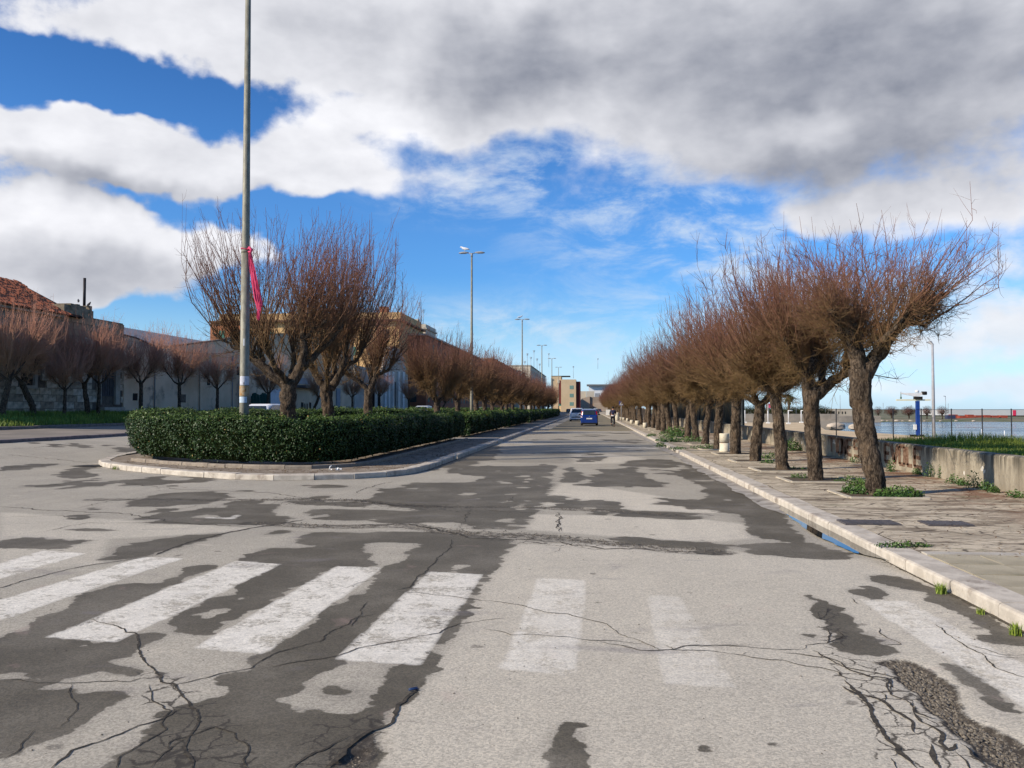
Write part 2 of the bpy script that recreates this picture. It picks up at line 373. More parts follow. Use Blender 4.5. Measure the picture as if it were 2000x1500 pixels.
TONE = [(0.55, [(1000,1062),(1240,1062),(1680,1092),(1900,1160),(2040,1250),(2100,1600),(740,1600),(750,1430),(820,1340),(900,1200),(960,1110)]),
        (0.75, [(1093,943),(1340,955),(1385,975),(1400,1003),(1250,997),(1058,986)]), (0.75, [(1040,1004),(1330,1010),(1465,1025),(1475,1050),(1390,1058),(1230,1050),(1024,1034)]),
        (0.45, z1([(0,0),(1400,90),(1000,160),(500,300),(0,330)])), (-0.7, [(985,872),(1121,872),(1120,905),(958,903)]), (0.4, [(1121,872),(1230,876),(1260,905),(1120,905)]),
        (-0.35, z1([(600,150),(1300,110),(900,240),(560,300)])), (0.3, z5([(1500,225),(1580,225),(1580,262),(1490,262)])),
        (-0.45, [(1000,845),(1230,850),(1300,880),(1300,900),(1140,880),(990,868)]), (-0.2, [(880,930),(1120,905),(1400,930),(1480,1000),(1100,940),(860,1000),(700,1000)])]
POT = z3([(1090,822),(1200,818),(1320,810),(1450,870),(1560,930),(1620,1000),(1660,1070),(1750,1160),(1900,1230),(2050,1300),(2080,1450),(1840,1440),(1700,1320),(1560,1190),(1430,1080),(1360,990),(1280,930),(1210,860)])
POT2 = z2([(330,1000),(210,1140),(150,1230),(140,1350),(60,1440),(-260,1440),(-120,1330),(0,1250),(120,1190),(200,1090)])
# old trench scars crossing the road
TRENCH = [(z5([(-1200,560),(-400,560),(0,555),(280,560),(500,590),(800,600),(1100,600),(1340,605),(1700,620),(2050,645)]), 0.20), (z5([(-300,690),(0,703),(300,705),(550,700),(820,735),(900,745),(1300,765),(1650,790),(2000,830),(2300,850)]), 0.22)]
def roadz(x, y):
    x = np.asarray(x, float); y = np.asarray(y, float)
    f = np.clip(np.abs(y - 9) / .8, 0, 1) * np.clip(np.abs(y - 22) / .8, 0, 1) * np.clip(np.abs(y - 62) / 2, 0, 1) * np.clip(np.abs(y - 2.6) / .5, 0, 1)
    f = f * np.where(y < 9.5, np.clip(np.abs(x + 7.6) / .8, 0, 1), 1) * np.where(y < 22.5, np.clip(np.abs(x + 16.5) / .8, 0, 1), 1)
    return gz(x, y) + 0.02 * (fbm(x * .5, y * .5, None, 81, 2) - .5) * f
WEB = [z3([(860,770),(1060,800),(1250,890),(1420,1060),(1620,1250),(1850,1450),(1240,1450),(1120,1180),(1000,980)]), z3([(880,500),(1000,640),(1010,760),(900,760),(850,640)]),
       z1([(760,880),(1000,900),(1180,1080),(1420,1260),(1440,1450),(700,1450),(860,1200),(820,1040)]), z5([(820,690),(1250,740),(1650,780),(1650,840),(1150,800),(820,760)]), z5([(-200,540),(500,575),(900,590),(900,630),(400,610),(-200,580)]),
       z2([(-250,1180),(150,1100),(200,1200),(60,1450),(-420,1450)])]
def inpoly(x, y, P):
    r = np.zeros(x.shape, bool); n = len(P); j = n - 1
    for i in range(n):
        xi, yi = P[i]; xj, yj = P[j]
        if yi != yj:
            c = ((yi > y) != (yj > y)) & (x < (xj - xi) * (y - yi) / (yj - yi) + xi); r ^= c
        j = i
    return r
def stamp(A, X, Y, val, P):
    P = np.asarray(P); x0, y0 = P.min(0); x1, y1 = P.max(0)
    iy = np.where((Y[:, 0].max() >= y0) & (Y[:, 0].min() <= y1))[0]
    if len(iy) == 0: return
    m = (X > x0) & (X < x1) & (Y > y0) & (Y < y1)
    if not m.any(): return
    idx = np.where(m); s = inpoly(X[idx], Y[idx], P)
    A[idx[0][s], idx[1][s]] = val
def segdist(X, Y, P):
    d = np.full(X.shape, 9.9)
    for (ax, ay), (bx, by) in zip(P[:-1], P[1:]):
        L2 = (bx - ax) ** 2 + (by - ay) ** 2
        t = np.clip(((X - ax) * (bx - ax) + (Y - ay) * (by - ay)) / L2, 0, 1)
        d = np.minimum(d, np.hypot(X - ax - t * (bx - ax), Y - ay - t * (by - ay)))
    return d
def blur(A):
    B_ = A.copy(); B_[1:-1] = (A[:-2] + A[1:-1] * 2 + A[2:]) / 4; C_ = B_.copy()
    C_[:, 1:-1] = (B_[:, :-2] + B_[:, 1:-1] * 2 + B_[:, 2:]) / 4; return C_
KERB_R = 3.10
# outline of the planted median (kerb line), in metres
MED = [(-4.2, 400), (-4.2, 26), (-4.2, 21.4), (-4.35, 20.0), (-4.8, 18.9), (-5.6, 18.2), (-6.8, 17.85), (-8.1, 18.05), (-9.4, 18.75), (-10.9, 19.7), (-12.4, 20.75), (-13.85, 22.2), (-14.85, 24.4), (-15.3, 27.0), (-15.4, 30), (-15.4, 400)]
def ground_strip(name, xs, ys, mt):
    X, Y = np.meshgrid(xs, ys)
    wx = X + 0.14 * (fbm(X * 3, Y * 3, None, 3) - .5) + 0.05 * (fbm(X * 14, Y * 14, None, 13, 2) - .5)
    wy = Y + 0.16 * (fbm(X * 3, Y * 3, None, 5) - .5) + 0.08 * (fbm(X * 14, Y * 14, None, 15, 2) - .5)
    far = np.clip((Y - 9) / 14, 0, 1.6)
    wx = wx + far * 0.5 * (fbm(X * 1.6, Y * 1.6, None, 23) - .5); wy = wy + far * 1.1 * (fbm(X * 2.2, Y * 1.4, None, 25) - .5)
    wet = np.zeros(X.shape)
    # scattered damp spots on the older asphalt away from the worked-out patches
    sp = fbm(X * 0.55, Y * 0.35, None, 31) + 0.5 * (fbm(X * 2.4, Y * 1.6, None, 37) - .5)
    wet[(sp > 0.665) & (Y > 11) & (X < 2.6)] = 1
    wet[(sp > 0.64) & (Y > 34) & (X < 2.6)] = .8
    for v, P in WET: stamp(wet, wx, wy, v, gp(P))
    isl = fbm(X * 5, Y * 2.2, None, 41, 3)
    wet[(isl > 0.70) & (Y > 9) & (Y < 26)] = 0
    tone = 0.25 * (fbm(X * .3, Y * .3, None, 51) - .5)
    tone = np.where(X < -14.8, tone + .12, tone) - .22 * np.clip((Y - 8.5) / 2, 0, 1)
    for v, P in TONE: stamp(tone, wx * .4 + X * .6, wy * .4 + Y * .6, v, gp(P))
    paint = np.zeros(X.shape)
    for v, P in zip(PAINTW, PAINT): stamp(paint, X * .85 + wx * .15, Y * .85 + wy * .15, v, gp(P))
    for P in LINE: stamp(paint, X, Y, 0.7, gp(P))
    wp = wet * (fbm(X * 2, Y * 2, None, 61) > .45); wet = np.where(paint > 0.3, wp * 0.15, wet)
    grav = np.zeros(X.shape)
    stamp(grav, wx, wy, 1.0, gp(POT)); stamp(grav, wx, wy, 0.75, gp(POT2))
    web = np.zeros(X.shape); halo = wet * 1.0
    for P in WEB: stamp(web, wx, wy, 1.0, gp(P))
    for P, w in TRENCH:
        d = segdist(X, Y + 0.25 * (fbm(X * 1.2, Y * 1.2, None, 71) - .5), gp(P))
        grav = np.maximum(grav, 0.50 * (d < w * (0.5 + 1.0 * fbm(X * 1.5, Y * 1.5, None, 73))))
    if X.shape[0] > 50:
        tone, paint, grav = blur(tone), blur(paint), blur(grav)
        hard = wet.copy(); nb = 12 if ys[1] - ys[0] < .03 else (9 if ys[1] - ys[0] < .05 else 3)
        for _ in range(nb): wet = blur(wet)
        nz = fbm(X * 4.5, Y * 7.5, None, 77, 5) - .5 + .8 * (fbm(X * 15, Y * 22, None, 79, 3) - .5)
        halo = np.clip(blur(blur(blur(wet))), 0, 1)
        wet = ((wet + 1.1 * nz) > .47) * 1.0
        for _ in range(2 if ys[1] - ys[0] < .05 else 1): wet = blur(wet)
        tone = blur(blur(tone))
        for _ in range(6 if ys[1] - ys[0] < .03 else 0): grav = blur(grav)
        web = blur(blur(blur(web)))
    Z = roadz(X, Y)
    edge = np.clip(np.minimum(Y - ys[0], ys[-1] - Y) / 0.3, 0, 1)
    Z = Z - edge * grav * (0.02 + 0.016 * fbm(X * 12, Y * 12, None, 91, 3)) * np.where(grav > .7, 1, .45)
    ny, nx = X.shape
    V = np.stack([X, Y, Z], -1).reshape(-1, 3)
    i = np.arange(ny * nx).reshape(ny, nx)
    F = np.stack([i[:-1, :-1], i[:-1, 1:], i[1:, 1:], i[1:, :-1]], -1).reshape(-1, 4)
    me = np_mesh(name, V, F, True)
    for n_, a_ in (('wet', wet), ('tone', tone), ('paint', paint), ('grav', grav), ('web', web), ('halo', halo)): attr(me, n_, a_)
    return obj(name, me, mt)
# asphalt
m = bpy.data.materials.new('asphalt'); m.use_nodes = True; B = NB(m.node_tree); p = m.node_tree.nodes['Principled BSDF']
tcn = m.node_tree.nodes.new('ShaderNodeTexCoord'); co = tcn.outputs['Object']
def at(nm):
    a = m.node_tree.nodes.new('ShaderNodeAttribute'); a.attribute_name = nm; return a.outputs['Fac']
nf = B.noise(co, 9.0, 6, 0.7, 0.4); nff = B.noise(co, 60.0, 3, 0.7)
jit = B.m('ADD', B.m('MULTIPLY', B.m('SUBTRACT', nf, 0.5), 0.8), B.m('MULTIPLY', B.m('SUBTRACT', nff, 0.5), 0.5))
nstr = B.noise(B.v('MULTIPLY', co, (1.0, 2.4, 1.0)), 5.0, 7, 0.7, 0.5)
wraw = B.m('ADD', at('wet'), B.m('ADD', B.m('MULTIPLY', B.m('SUBTRACT', nstr, 0.5), 1.25), B.m('MULTIPLY', jit, 0.7)))
wet = B.m('MULTIPLY', B.rng(wraw, 0.40, 0.62), B.rng(B.noise(B.v('ADD', co, (7, 7, 0)), 1.1, 5, 0.6), 0.25, 0.62, 0.66, 1.0))
grav = B.rng(B.m('ADD', at('grav'), B.m('MULTIPLY', jit, 1.0)), 0.34, 0.66)
wear = B.noise(co, 22.0, 7, 0.78, 0.3); wear2 = B.noise(co, 3.1, 5, 0.65)
chip = B.rng(B.m('ADD', B.m('MULTIPLY', wear, 0.6), B.m('MULTIPLY', wear2, 0.5)), 0.635, 0.545)
pedge = B.rng(B.m('ADD', at('paint'), B.m('MULTIPLY', jit, 0.45)), 0.22, 0.38)
paint = B.m('MULTIPLY', B.m('MULTIPLY', chip, pedge), B.rng(at('paint'), 0.15, 1.0, 0.0, 0.97, smooth=False))
tone = at('tone')
big = B.noise(co, 0.5, 4, 0.6)
dry = B.mix(B.rng(B.m('ADD', B.m('MULTIPLY', tone, 0.62), B.m('MULTIPLY', B.m('SUBTRACT', big, 0.5), 0.6)), -0.5, 0.5, smooth=False), (0.272, 0.247, 0.198), (0.56, 0.505, 0.405))
# smears and scuffs
sm = B.noise(B.v('MULTIPLY', co, (0.8, 2.6, 1.0)), 1.7, 6, 0.65, 0.8)
dry = B.mix(B.rng(sm, 0.56, 0.72, 0.0, 0.35), dry, (0.31, 0.275, 0.24))
dry = B.mix(B.rng(sm, 0.42, 0.30, 0.0, 0.35), dry, (0.60, 0.53, 0.42))
damp = B.mix(nf, (0.080, 0.069, 0.050), (0.130, 0.112, 0.080))
dry = B.mix(B.m('MULTIPLY', B.rng(B.m('ADD', at('halo'), B.m('MULTIPLY', jit, .4)), .0, .8), .42), dry, (0.185, 0.165, 0.135))
base = B.mix(wet, dry, damp)
agg = B.vor(co, 95.0, out='Color'); ag = B.sep(agg)[0]
agg2 = B.noise(co, 190.0, 2, 0.8)
gr = B.m('ADD', B.m('MULTIPLY', ag, 0.5), B.m('MULTIPLY', agg2, 0.7))
base = B.mix(1.0, base, B.mix(B.rng(gr, 0.25, 0.95, smooth=False), (0.66, 0.66, 0.66), (1.36, 1.35, 1.32)), 'MULTIPLY')
spk = B.rng(B.vor(co, 60.0), 0.10, 0.05)
base = B.mix(B.m('MULTIPLY', spk, 0.25), base, (0.5, 0.47, 0.42))
pit = B.rng(B.vor(B.v('ADD', co, (5.3, 2.1, 0)), 9.0), 0.07, 0.03)
base = B.mix(B.m('MULTIPLY', pit, 0.75), base, (0.05, 0.046, 0.04))
pc = B.mix(B.rng(nf, .3, .7), (0.68, 0.635, 0.54), (0.84, 0.79, 0.685))
pc = B.mix(1.0, pc, B.mix(B.rng(gr, 0.3, 0.9, smooth=False), (0.80, 0.80, 0.80), (1.15, 1.14, 1.12)), 'MULTIPLY')
base = B.mix(paint, base, pc)
gc = B.mix(ag, (0.035, 0.029, 0.022), (0.19, 0.16, 0.12)); gc = B.mix(B.rng(nf, 0.40, 0.60), gc, (0.055, 0.045, 0.034))
base = B.mix(grav, base, gc)
wco = B.v('ADD', co, B.v('MULTIPLY', B.v('SUBTRACT', B.noise(co, 6.0, 4, .65, col=True), (.5, .5, .5)), (.16, .16, 0)))
vd = B.vor(wco, 5.2, 'DISTANCE_TO_EDGE'); vd2 = B.vor(B.v('ADD', wco, (3.3, 1.1, 0)), 11.0, 'DISTANCE_TO_EDGE')
wl_ = B.m('MULTIPLY', B.rng(B.m('SUBTRACT', vd, B.m('MULTIPLY', B.m('SUBTRACT', nf, .5), .05)), 0.045, 0.012), B.rng(at('web'), .3, .6))
wl2 = B.m('MULTIPLY', B.rng(vd2, 0.03, 0.008), B.m('MULTIPLY', B.rng(at('web'), .7, .95), B.rng(B.noise(co, 1.7, 3, .5), .5, .6)))
base = B.mix(B.m('MULTIPLY', B.m('MAXIMUM', wl_, B.m('MULTIPLY', wl2, .7)), .88), base, (0.045, 0.037, 0.028))
st = B.rng(B.noise(B.v('MULTIPLY', B.v('ADD', co, (2.7, 8.1, 0)), (.7, 1.6, 1)), 1.2, 5, .6, .6), .60, .74)
base = B.mix(B.m('MULTIPLY', st, .40), base, (.20, .18, .185))
st2 = B.rng(B.noise(B.v('ADD', co, (11.7, 3.1, 0)), 1.9, 5, .6, .6), .64, .76)
base = B.mix(B.m('MULTIPLY', st2, .22), base, (.50, .34, .29))
spot = B.m('MULTIPLY', B.rng(B.vor(B.v('ADD', wco, (1.3, 4.1, 0)), 1.6), 0.085, 0.05), B.rng(nff, .3, .5))
base = B.mix(B.m('MULTIPLY', spot, .6), base, (.10, .088, .072))
trk = B.noise(B.v('MULTIPLY', co, (2.2, .12, 1)), 1.0, 4, .6)
base = B.mix(1.0, base, B.mix(trk, (0.90, 0.90, 0.91), (1.10, 1.10, 1.09)), 'MULTIPLY')
B.put(p.inputs['Base Color'], base)
B.put(p.inputs['Roughness'], B.m('SUBTRACT', 0.92, B.m('MULTIPLY', wet, 0.22)))
p.inputs['Specular IOR Level'].default_value = 0.25
bp = m.node_tree.nodes.new('ShaderNodeBump'); bp.inputs['Distance'].default_value = 0.004; bp.inputs['Strength'].default_value = 0.9
B.put(bp.inputs['Height'], B.m('ADD', gr, B.m('MULTIPLY', grav, B.m('MULTIPLY', ag, 3.0)))); B.put(p.inputs['Normal'], bp.outputs[0])
ASPH = m
ASPH_strips = []
def merge_strips():
    pass
XR = KERB_R + 0.06
o = ground_strip('road', np.linspace(-7.6, XR, 490), np.linspace(2.6, 9.0, 292), ASPH); tag(o, kind='structure')
o = ground_strip('road', np.linspace(-16.5, XR, 480), np.linspace(9.0, 22.0, 326), ASPH); tag(o, kind='structure')
o = ground_strip('road', np.linspace(-20.8, XR, 300), np.linspace(22.0, 62.0, 401), ASPH); tag(o, kind='structure')
o = ground_strip('road', np.linspace(-20.8, XR, 49), np.linspace(62.0, 402, 341), ASPH); tag(o, kind='structure')
o = ground_strip('road', np.linspace(-20.8, -7.6, 30), np.arange(-14, 9.01, 1.0), ASPH); tag(o, kind='structure')
o = ground_strip('road', np.linspace(-20.8, -16.5, 16), np.arange(9, 22.01, 0.5), ASPH); tag(o, kind='structure')
o = ground_strip('road', np.linspace(-7.6, XR, 30), np.arange(-14, 2.61, 1.6605), ASPH); tag(o, kind='structure')

# cracks: jagged open fissures in the asphalt
CR = [(z1([(500,600),(640,630),(750,680),(770,730),(790,780),(870,900),(960,970),(1070,1070),(1120,1110),(1110,1180),(1050,1260),(1040,1330),(1080,1400),(1070,1450)]), .020),
 (z1([(-40,935),(240,955),(520,955),(740,945),(870,915)]), .012), (z1([(980,965),(1250,900),(1400,870),(1560,780),(1780,720),(1850,670),(2000,590),(2100,570)]), .014),
 (z1([(830,970),(960,955)]), .010), (z1([(830,970),(840,1040),(950,1100),(890,1170),(910,1220),(760,1310),(680,1370),(650,1440)]), .014),
 (z1([(290,1440),(400,1330),(600,1260),(780,1190),(900,1160),(1050,1080)]), .016), (z1([(400,960),(380,1010),(410,1070),(400,1130),(310,1210)]), .010), (z1([(200,1215),(130,1310),(-20,1390)]), .014),
 (z1([(960,1320),(980,1270),(1100,1240),(1200,1200),(1290,1220),(1320,1270),(1380,1300),(1380,1440)]), .014), (z1([(820,1440),(940,1340),(1050,1250)]), .012),
 (z1([(-40,435),(150,380),(300,340),(480,300),(700,270),(860,240)]), .022), (z1([(860,240),(1050,170),(1250,120),(1400,90),(1700,40)]), .055),
 (z1([(1480,870),(1700,830),(1850,810),(2000,760),(2200,720),(2450,670),(2560,620),(2700,600),(2820,590)]), .013),
 (z1([(0,30),(300,20),(420,40),(600,20)]), .02), (z1([(200,120),(480,60),(860,60),(1050,62)]), .018),
 (z2([(170,450),(350,455),(650,487),(900,520),(1060,565),(1160,570),(1370,620),(1460,680),(1600,730),(1710,775)]), .012), (z2([(680,650),(740,655),(850,680),(1000,683),(1290,710),(1450,720),(1570,735),(1600,725)]), .011),
 (z2([(1290,710),(1500,750),(1570,772),(1700,775),(1790,760),(1850,745),(2000,742),(2240,742)]), .010),
 (z3([(0,740),(60,765),(110,745),(330,742),(580,762),(760,762),(780,745),(930,735)]), .011),
 (z3([(-300,730),(-150,765),(0,770),(200,775),(430,798),(640,830),(860,865),(960,890),(1010,940)]), .013), (z3([(1010,940),(1080,1000),(1150,1110),(1190,1190),(1260,1270),(1300,1340),(1380,1400),(1420,1440)]), .034),
 (z3([(430,798),(470,780)]), .02), (z3([(640,780),(760,790),(900,810),(1000,860),(1100,880),(1250,910),(1290,930)]), .016), (z3([(800,770),(860,790),(960,830),(1010,880),(1140,910),(1240,920),(1260,1010),(1380,1060),(1400,1110),(1520,1160)]), .020),
 (z3([(980,960),(1030,1000),(1150,1030),(1210,1050),(1270,1110),(1370,1160),(1390,1230)]), .028), (z3([(1190,1140),(1280,1110)]), .014), (z3([(1390,1110),(1430,1170),(1520,1210),(1560,1220),(1510,1280),(1560,1330),(1640,1290)]), .03),
 (z3([(1460,1290),(1500,1350),(1520,1440)]), .04), (z3([(1620,1340),(1680,1390),(1700,1440)]), .02), (z3([(1240,1360),(1300,1340)]), .02), (z3([(1240,1360),(1290,1430)]), .022),
 (z3([(1180,640),(1200,680),(1300,730),(1220,750)]), .012), (z3([(1500,620),(1600,700),(1680,750),(1770,800),(1850,870),(2030,930)]), .016), (z3([(1680,740),(1900,800),(2030,790)]), .010), (z3([(1690,770),(1850,800),(2030,820)]), .008),
 (z3([(1040,480),(1060,510),(1090,520)]), .012), (z3([(900,640),(930,690),(890,730),(1000,690),(960,660)]), .014), (z3([(850,550),(870,600),(910,570),(905,530)]), .008),
 (z3([(1640,1290),(1700,1330),(1800,1440)]), .02), (z3([(1160,985),(1220,1020),(1210,1060)]), .012), (z3([(1250,910),(1270,1000)]), .014),
 (z2([(520,150),(515,200),(440,260),(390,320),(340,350),(290,420),(200,440)]), .018), (z2([(50,500),(0,580),(-30,640)]), .012), (z2([(1115,0),(1125,60),(1120,110)]), .03), (z2([(1150,190),(1080,230),(1000,240)]), .012),
 (z2([(330,990),(220,1080),(180,1180),(50,1230),(-80,1330),(-200,1440)]), .03), (z2([(-400,1440),(-200,1330),(-60,1250)]), .02), (z2([(-100,430),(60,380),(250,370)]), .008),
 (z4([(0,500),(200,490),(400,465)]), .03), (z4([(0,600),(300,620),(700,640),(1000,690),(1400,710)]), .035), (z4([(430,610),(600,570),(860,540)]), .02), (z4([(790,600),(1000,560)]), .015), (z4([(940,625),(1080,600),(1115,585)]), .015),
 (z4([(0,330),(200,315),(400,290)]), .04), (z4([(0,345),(300,350),(500,355)]), .05), (z4([(0,395),(300,370)]), .04), (z4([(640,465),(1000,500),(1500,520),(1800,560)]), .03),
 (z5([(270,525),(310,500),(400,475),(480,460)]), .03), (z5([(0,555),(280,560),(500,590),(830,600)]), .05), (z5([(0,700),(300,700),(550,695),(820,740),(880,770),(1150,780),(1400,800),(1640,830),(2050,840)]), .045),
 (z5([(910,620),(880,660),(885,690)]), .02), (z5([(900,615),(1260,635),(1340,625)]), .03), (z5([(1410,640),(1395,680),(1410,740)]), .02), (z5([(1115,575),(1160,540)]), .02),
]
rng = np.random.default_rng(5)
def crack_ribbons(lst):
    V, F = [], []
    for P, w in lst:
        q = np.array(P) if w < 0 else gp(P); metric = w < 0; w = abs(w); seg = np.hypot(*np.diff(q, axis=0).T); L = np.concatenate([[0], np.cumsum(seg)])
        step = 0.03 if metric else (0.022 if q[:, 1].min() < 9 else 0.07)
        n = max(4, int(L[-1] / step)); s = np.linspace(0, L[-1], n)
        x = np.interp(s, L, q[:, 0]); y = np.interp(s, L, q[:, 1])
        nx = fbm(s * 7, s * 0 + len(V), None, 3, 3) - .5; ny = fbm(s * 7, s * 0 + len(V), None, 9, 3) - .5
        am = 0.02 if metric else (0.055 if step < .05 else 0.14)
        x = x + nx * am + rng.normal(0, .1 * step, n); y = y + ny * am * 1.3 + rng.normal(0, .1 * step, n)
        tx, ty = np.gradient(x), np.gradient(y); l = np.hypot(tx, ty) + 1e-6; tx, ty = tx / l, ty / l
        ww = w * (1.15 if q[:, 0].mean() > 1.0 and q[:, 1].mean() < 7 else 1.1) * (0.25 + 1.1 * fbm(s * 11, s * 0, None, len(V) % 97, 3)) * 0.75
        tp = np.minimum(1, np.minimum(np.arange(n), np.arange(n)[::-1]) / 5.0); ww = ww * (0.1 + .9 * tp)
        a = rng.uniform(.4, .6, n)[:, None] * ww[:, None]; b = ww[:, None] - a
        Nn = np.stack([-ty, tx], -1); C = np.stack([x, y], -1)
        Z = roadz(x, y)[:, None] + 0.003
        b0 = sum(len(v) for v in V)
        l_ = np.hstack([C + Nn * a, Z]); r_ = np.hstack([C - Nn * b, Z])
        V.append(np.stack([l_, r_], 1).reshape(-1, 3))
        i = np.arange(n - 1) * 2 + b0
        F.append(np.stack([i + 1, i + 3, i + 2, i], -1))
    return np.vstack(V), np.vstack(F)
V_, F_ = crack_ribbons(CR)
cm = mat('crack_earth', (0.030, 0.026, 0.020), (0.075, 0.062, 0.045), 0.95, 30, 0.3, 120)
tag(obj('road_cracks', np_mesh('road_cracks', V_, F_), cm), 'dark jagged cracks running through the grey asphalt road', kind='stuff')
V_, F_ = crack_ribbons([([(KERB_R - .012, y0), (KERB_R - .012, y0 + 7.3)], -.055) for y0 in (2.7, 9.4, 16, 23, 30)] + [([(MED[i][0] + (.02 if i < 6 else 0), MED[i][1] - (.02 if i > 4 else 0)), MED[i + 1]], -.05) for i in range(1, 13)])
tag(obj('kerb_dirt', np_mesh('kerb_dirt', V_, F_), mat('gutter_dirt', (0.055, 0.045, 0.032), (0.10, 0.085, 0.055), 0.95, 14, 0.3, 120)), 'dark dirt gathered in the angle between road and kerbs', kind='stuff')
# loose chippings in the pothole and along the scars
def pebbles(name, spots, mt, label, seed=1):
    r_ = np.random.default_rng(seed)
    P = np.array([[-1, -1, 0], [1, -1, 0], [1.1, .9, 0], [-.9, 1, 0], [-.6, -.5, .8], [.5, -.6, .9], [.6, .5, .7], [-.5, .6, .85]])
    Fc = np.array([[4, 5, 6, 7], [0, 1, 5, 4], [1, 2, 6, 5], [2, 3, 7, 6], [3, 0, 4, 7]])
    V, F = [], []
    for k, (x, y, z, s) in enumerate(spots):
        a = r_.uniform(0, 6.28); q = P * r_.uniform(.6, 1.3, (8, 3)) * s
        c, d = math.cos(a), math.sin(a)
        V.append(np.stack([q[:, 0] * c - q[:, 1] * d + x, q[:, 0] * d + q[:, 1] * c + y, q[:, 2] + z], -1)); F.append(Fc + 8 * k)
    return tag(obj(name, np_mesh(name, np.vstack(V), np.vstack(F)), mt), label, kind='stuff')
PP = gp(POT); r_ = np.random.default_rng(4); sp = []
while len(sp) < 2600:
    x, y = r_.uniform(PP[:, 0].min(), PP[:, 0].max()), r_.uniform(max(2.8, PP[:, 1].min()), PP[:, 1].max())
    if inpoly(np.array([x]), np.array([y]), PP)[0]: sp.append((x, y, -0.030, r_.uniform(.003, .011)))
PP = gp(POT2)
for k in range(700):
    x, y = r_.uniform(PP[:, 0].min(), PP[:, 0].max()), r_.uniform(max(2.8, PP[:, 1].min()), PP[:, 1].max())
    if inpoly(np.array([x]), np.array([y]), PP)[0]: sp.append((x, y, -0.024, r_.uniform(.003, .009)))
pebbles('gravel', sp, mat('chippings', (0.07, 0.058, 0.044), (0.22, 0.19, 0.145), 0.9, 40, 0.3, 200), 'loose chippings lying in the broken pothole at the road edge')
sp = []
for k in range(1300):
    P, w = TRENCH[k % 2]; q = gp(P); i = r_.integers(0, len(q) - 1); t = r_.random()
    c = q[i] * (1 - t) + q[i + 1] * t
    sp.append((c[0] + r_.normal(0, .1), c[1] + r_.normal(0, .15), -0.010, r_.uniform(.004, .012)))
pebbles('gravel', sp, MATS['chippings'], 'crumbs of broken asphalt along the two old trench scars across the road', 3)

sp = [(x, y, 0.0, s_) for x, y, s_ in zip(np.concatenate([r_.uniform(-5, 3, 260), KERB_R - r_.exponential(.18, 420)]), np.concatenate([2.8 + r_.random(260) ** 1.3 * 7, 3 + r_.random(420) ** 1.5 * 26]), r_.uniform(.002, .006, 680))]
pebbles('gravel', sp, MATS['chippings'], 'stray grit scattered on the road and along the right kerb', 6)
# ---------------------------------------------------------------- kerbs
lime = mat('kerb_limestone', (0.56, 0.50, 0.41), (0.42, 0.37, 0.30), 0.85, 5, 0.16, 90, 0.004, 40, c3=(0.30, 0.25, 0.20), s3=2.2)
lime_d = mat('kerb_limestone_dark', (0.22, 0.19, 0.16), (0.15, 0.13, 0.11), 0.9, 5, 0.16, 90, 0.004, 40)
def kerb_run(name, pts, lengths, w, h, zb, inward, mt, near=60, label=None):
    """stones laid one by one along a line; beyond `near` metres they are joined"""
    root = empty(name, (0, 0, 0)); tag(root, label, kind='structure')
    P = [Vector((a, b)) for a, b in pts]; rr = random.Random(11)
    far = MB()
    path = []
    for a, b in zip(P[:-1], P[1:]):
        n = max(1, int((b - a).length / 0.05)); path += [a.lerp(b, i / n) for i in range(n)]
    path.append(P[-1]); i = 0
    step = 0.05
    while i < len(path) - 3:
        n = max(2, int(lengths * rr.uniform(.86, 1.12) / step)); j = min(len(path) - 1, i + n)
        a, b = path[i], path[j]
        if (b - a).length < .15: break
        t = (b - a).normalized(); nn = Vector((-t.y, t.x)) * inward
        g_ = 0.007 if a.y < near else 0.004
        hh = h + rr.uniform(-.008, .008); off = rr.uniform(-.008, .008)
        z0 = zb(a) if callable(zb) else zb
        a2, b2 = a + t * g_ + nn * off, b - t * g_ + nn * off
        # rounded front arris : profile across the stone
        prof = [(0, -.08), (0, hh - .028), (.008, hh - .010), (.028, hh), (w, hh + .002), (w, -.08)]
        ta = (path[min(len(path) - 1, i + 2)] - path[max(0, i - 2)]).normalized(); tb = (path[min(len(path) - 1, j + 2)] - path[max(0, j - 2)]).normalized()
        na = Vector((-ta.y, ta.x)) * inward; nb = Vector((-tb.y, tb.x)) * inward
        va = [(a2.x + na.x * d, a2.y + na.y * d, z0 + z) for d, z in prof]; vb = [(b2.x + nb.x * d, b2.y + nb.y * d, z0 + z + 0.0) for d, z in prof]
        k = len(prof); fs = [(q, (q + 1) % k, k + (q + 1) % k, k + q) for q in range(k)] + [tuple(reversed(range(k))), tuple(range(k, 2 * k))]
        if a.y < near and a.y > 2: MB().add(va + vb, fs).build('kerb_stone', mt, root)
        else: far.add(va + vb, fs)
        i = j if a.y < near + 30 else min(len(path) - 1, i + n)
    if far.v: tag(far.build('kerb_stones', mt, root), kind='stuff')
    return root
kerb_run('kerb_right', [(KERB_R, 2.0), (KERB_R, 300)], 1.0, 0.30, 0.112, 0.0, -1, lime, 45)
kerb_run('kerb_median', MED[::-1][1:] if False else MED[1:-1][::1] , 0.95, 0.28, 0.13, lambda a: float(gz(a.x, a.y)), -1, lime, 60)
kerb_run('kerb_median_far', [(-4.2, 300), (-4.2, 26.05)], 1.0, 0.28, 0.13, 0.0, -1, lime, 20)
kerb_run('kerb_left_road', [(-20.5, 20), (-20.5, 180)], 1.0, 0.26, 0.12, 0.39, 1, mat('kerb_left_stone', (0.26, 0.21, 0.19), (0.19, 0.15, 0.14), 0.9, 4, 0.15, 60), 20)
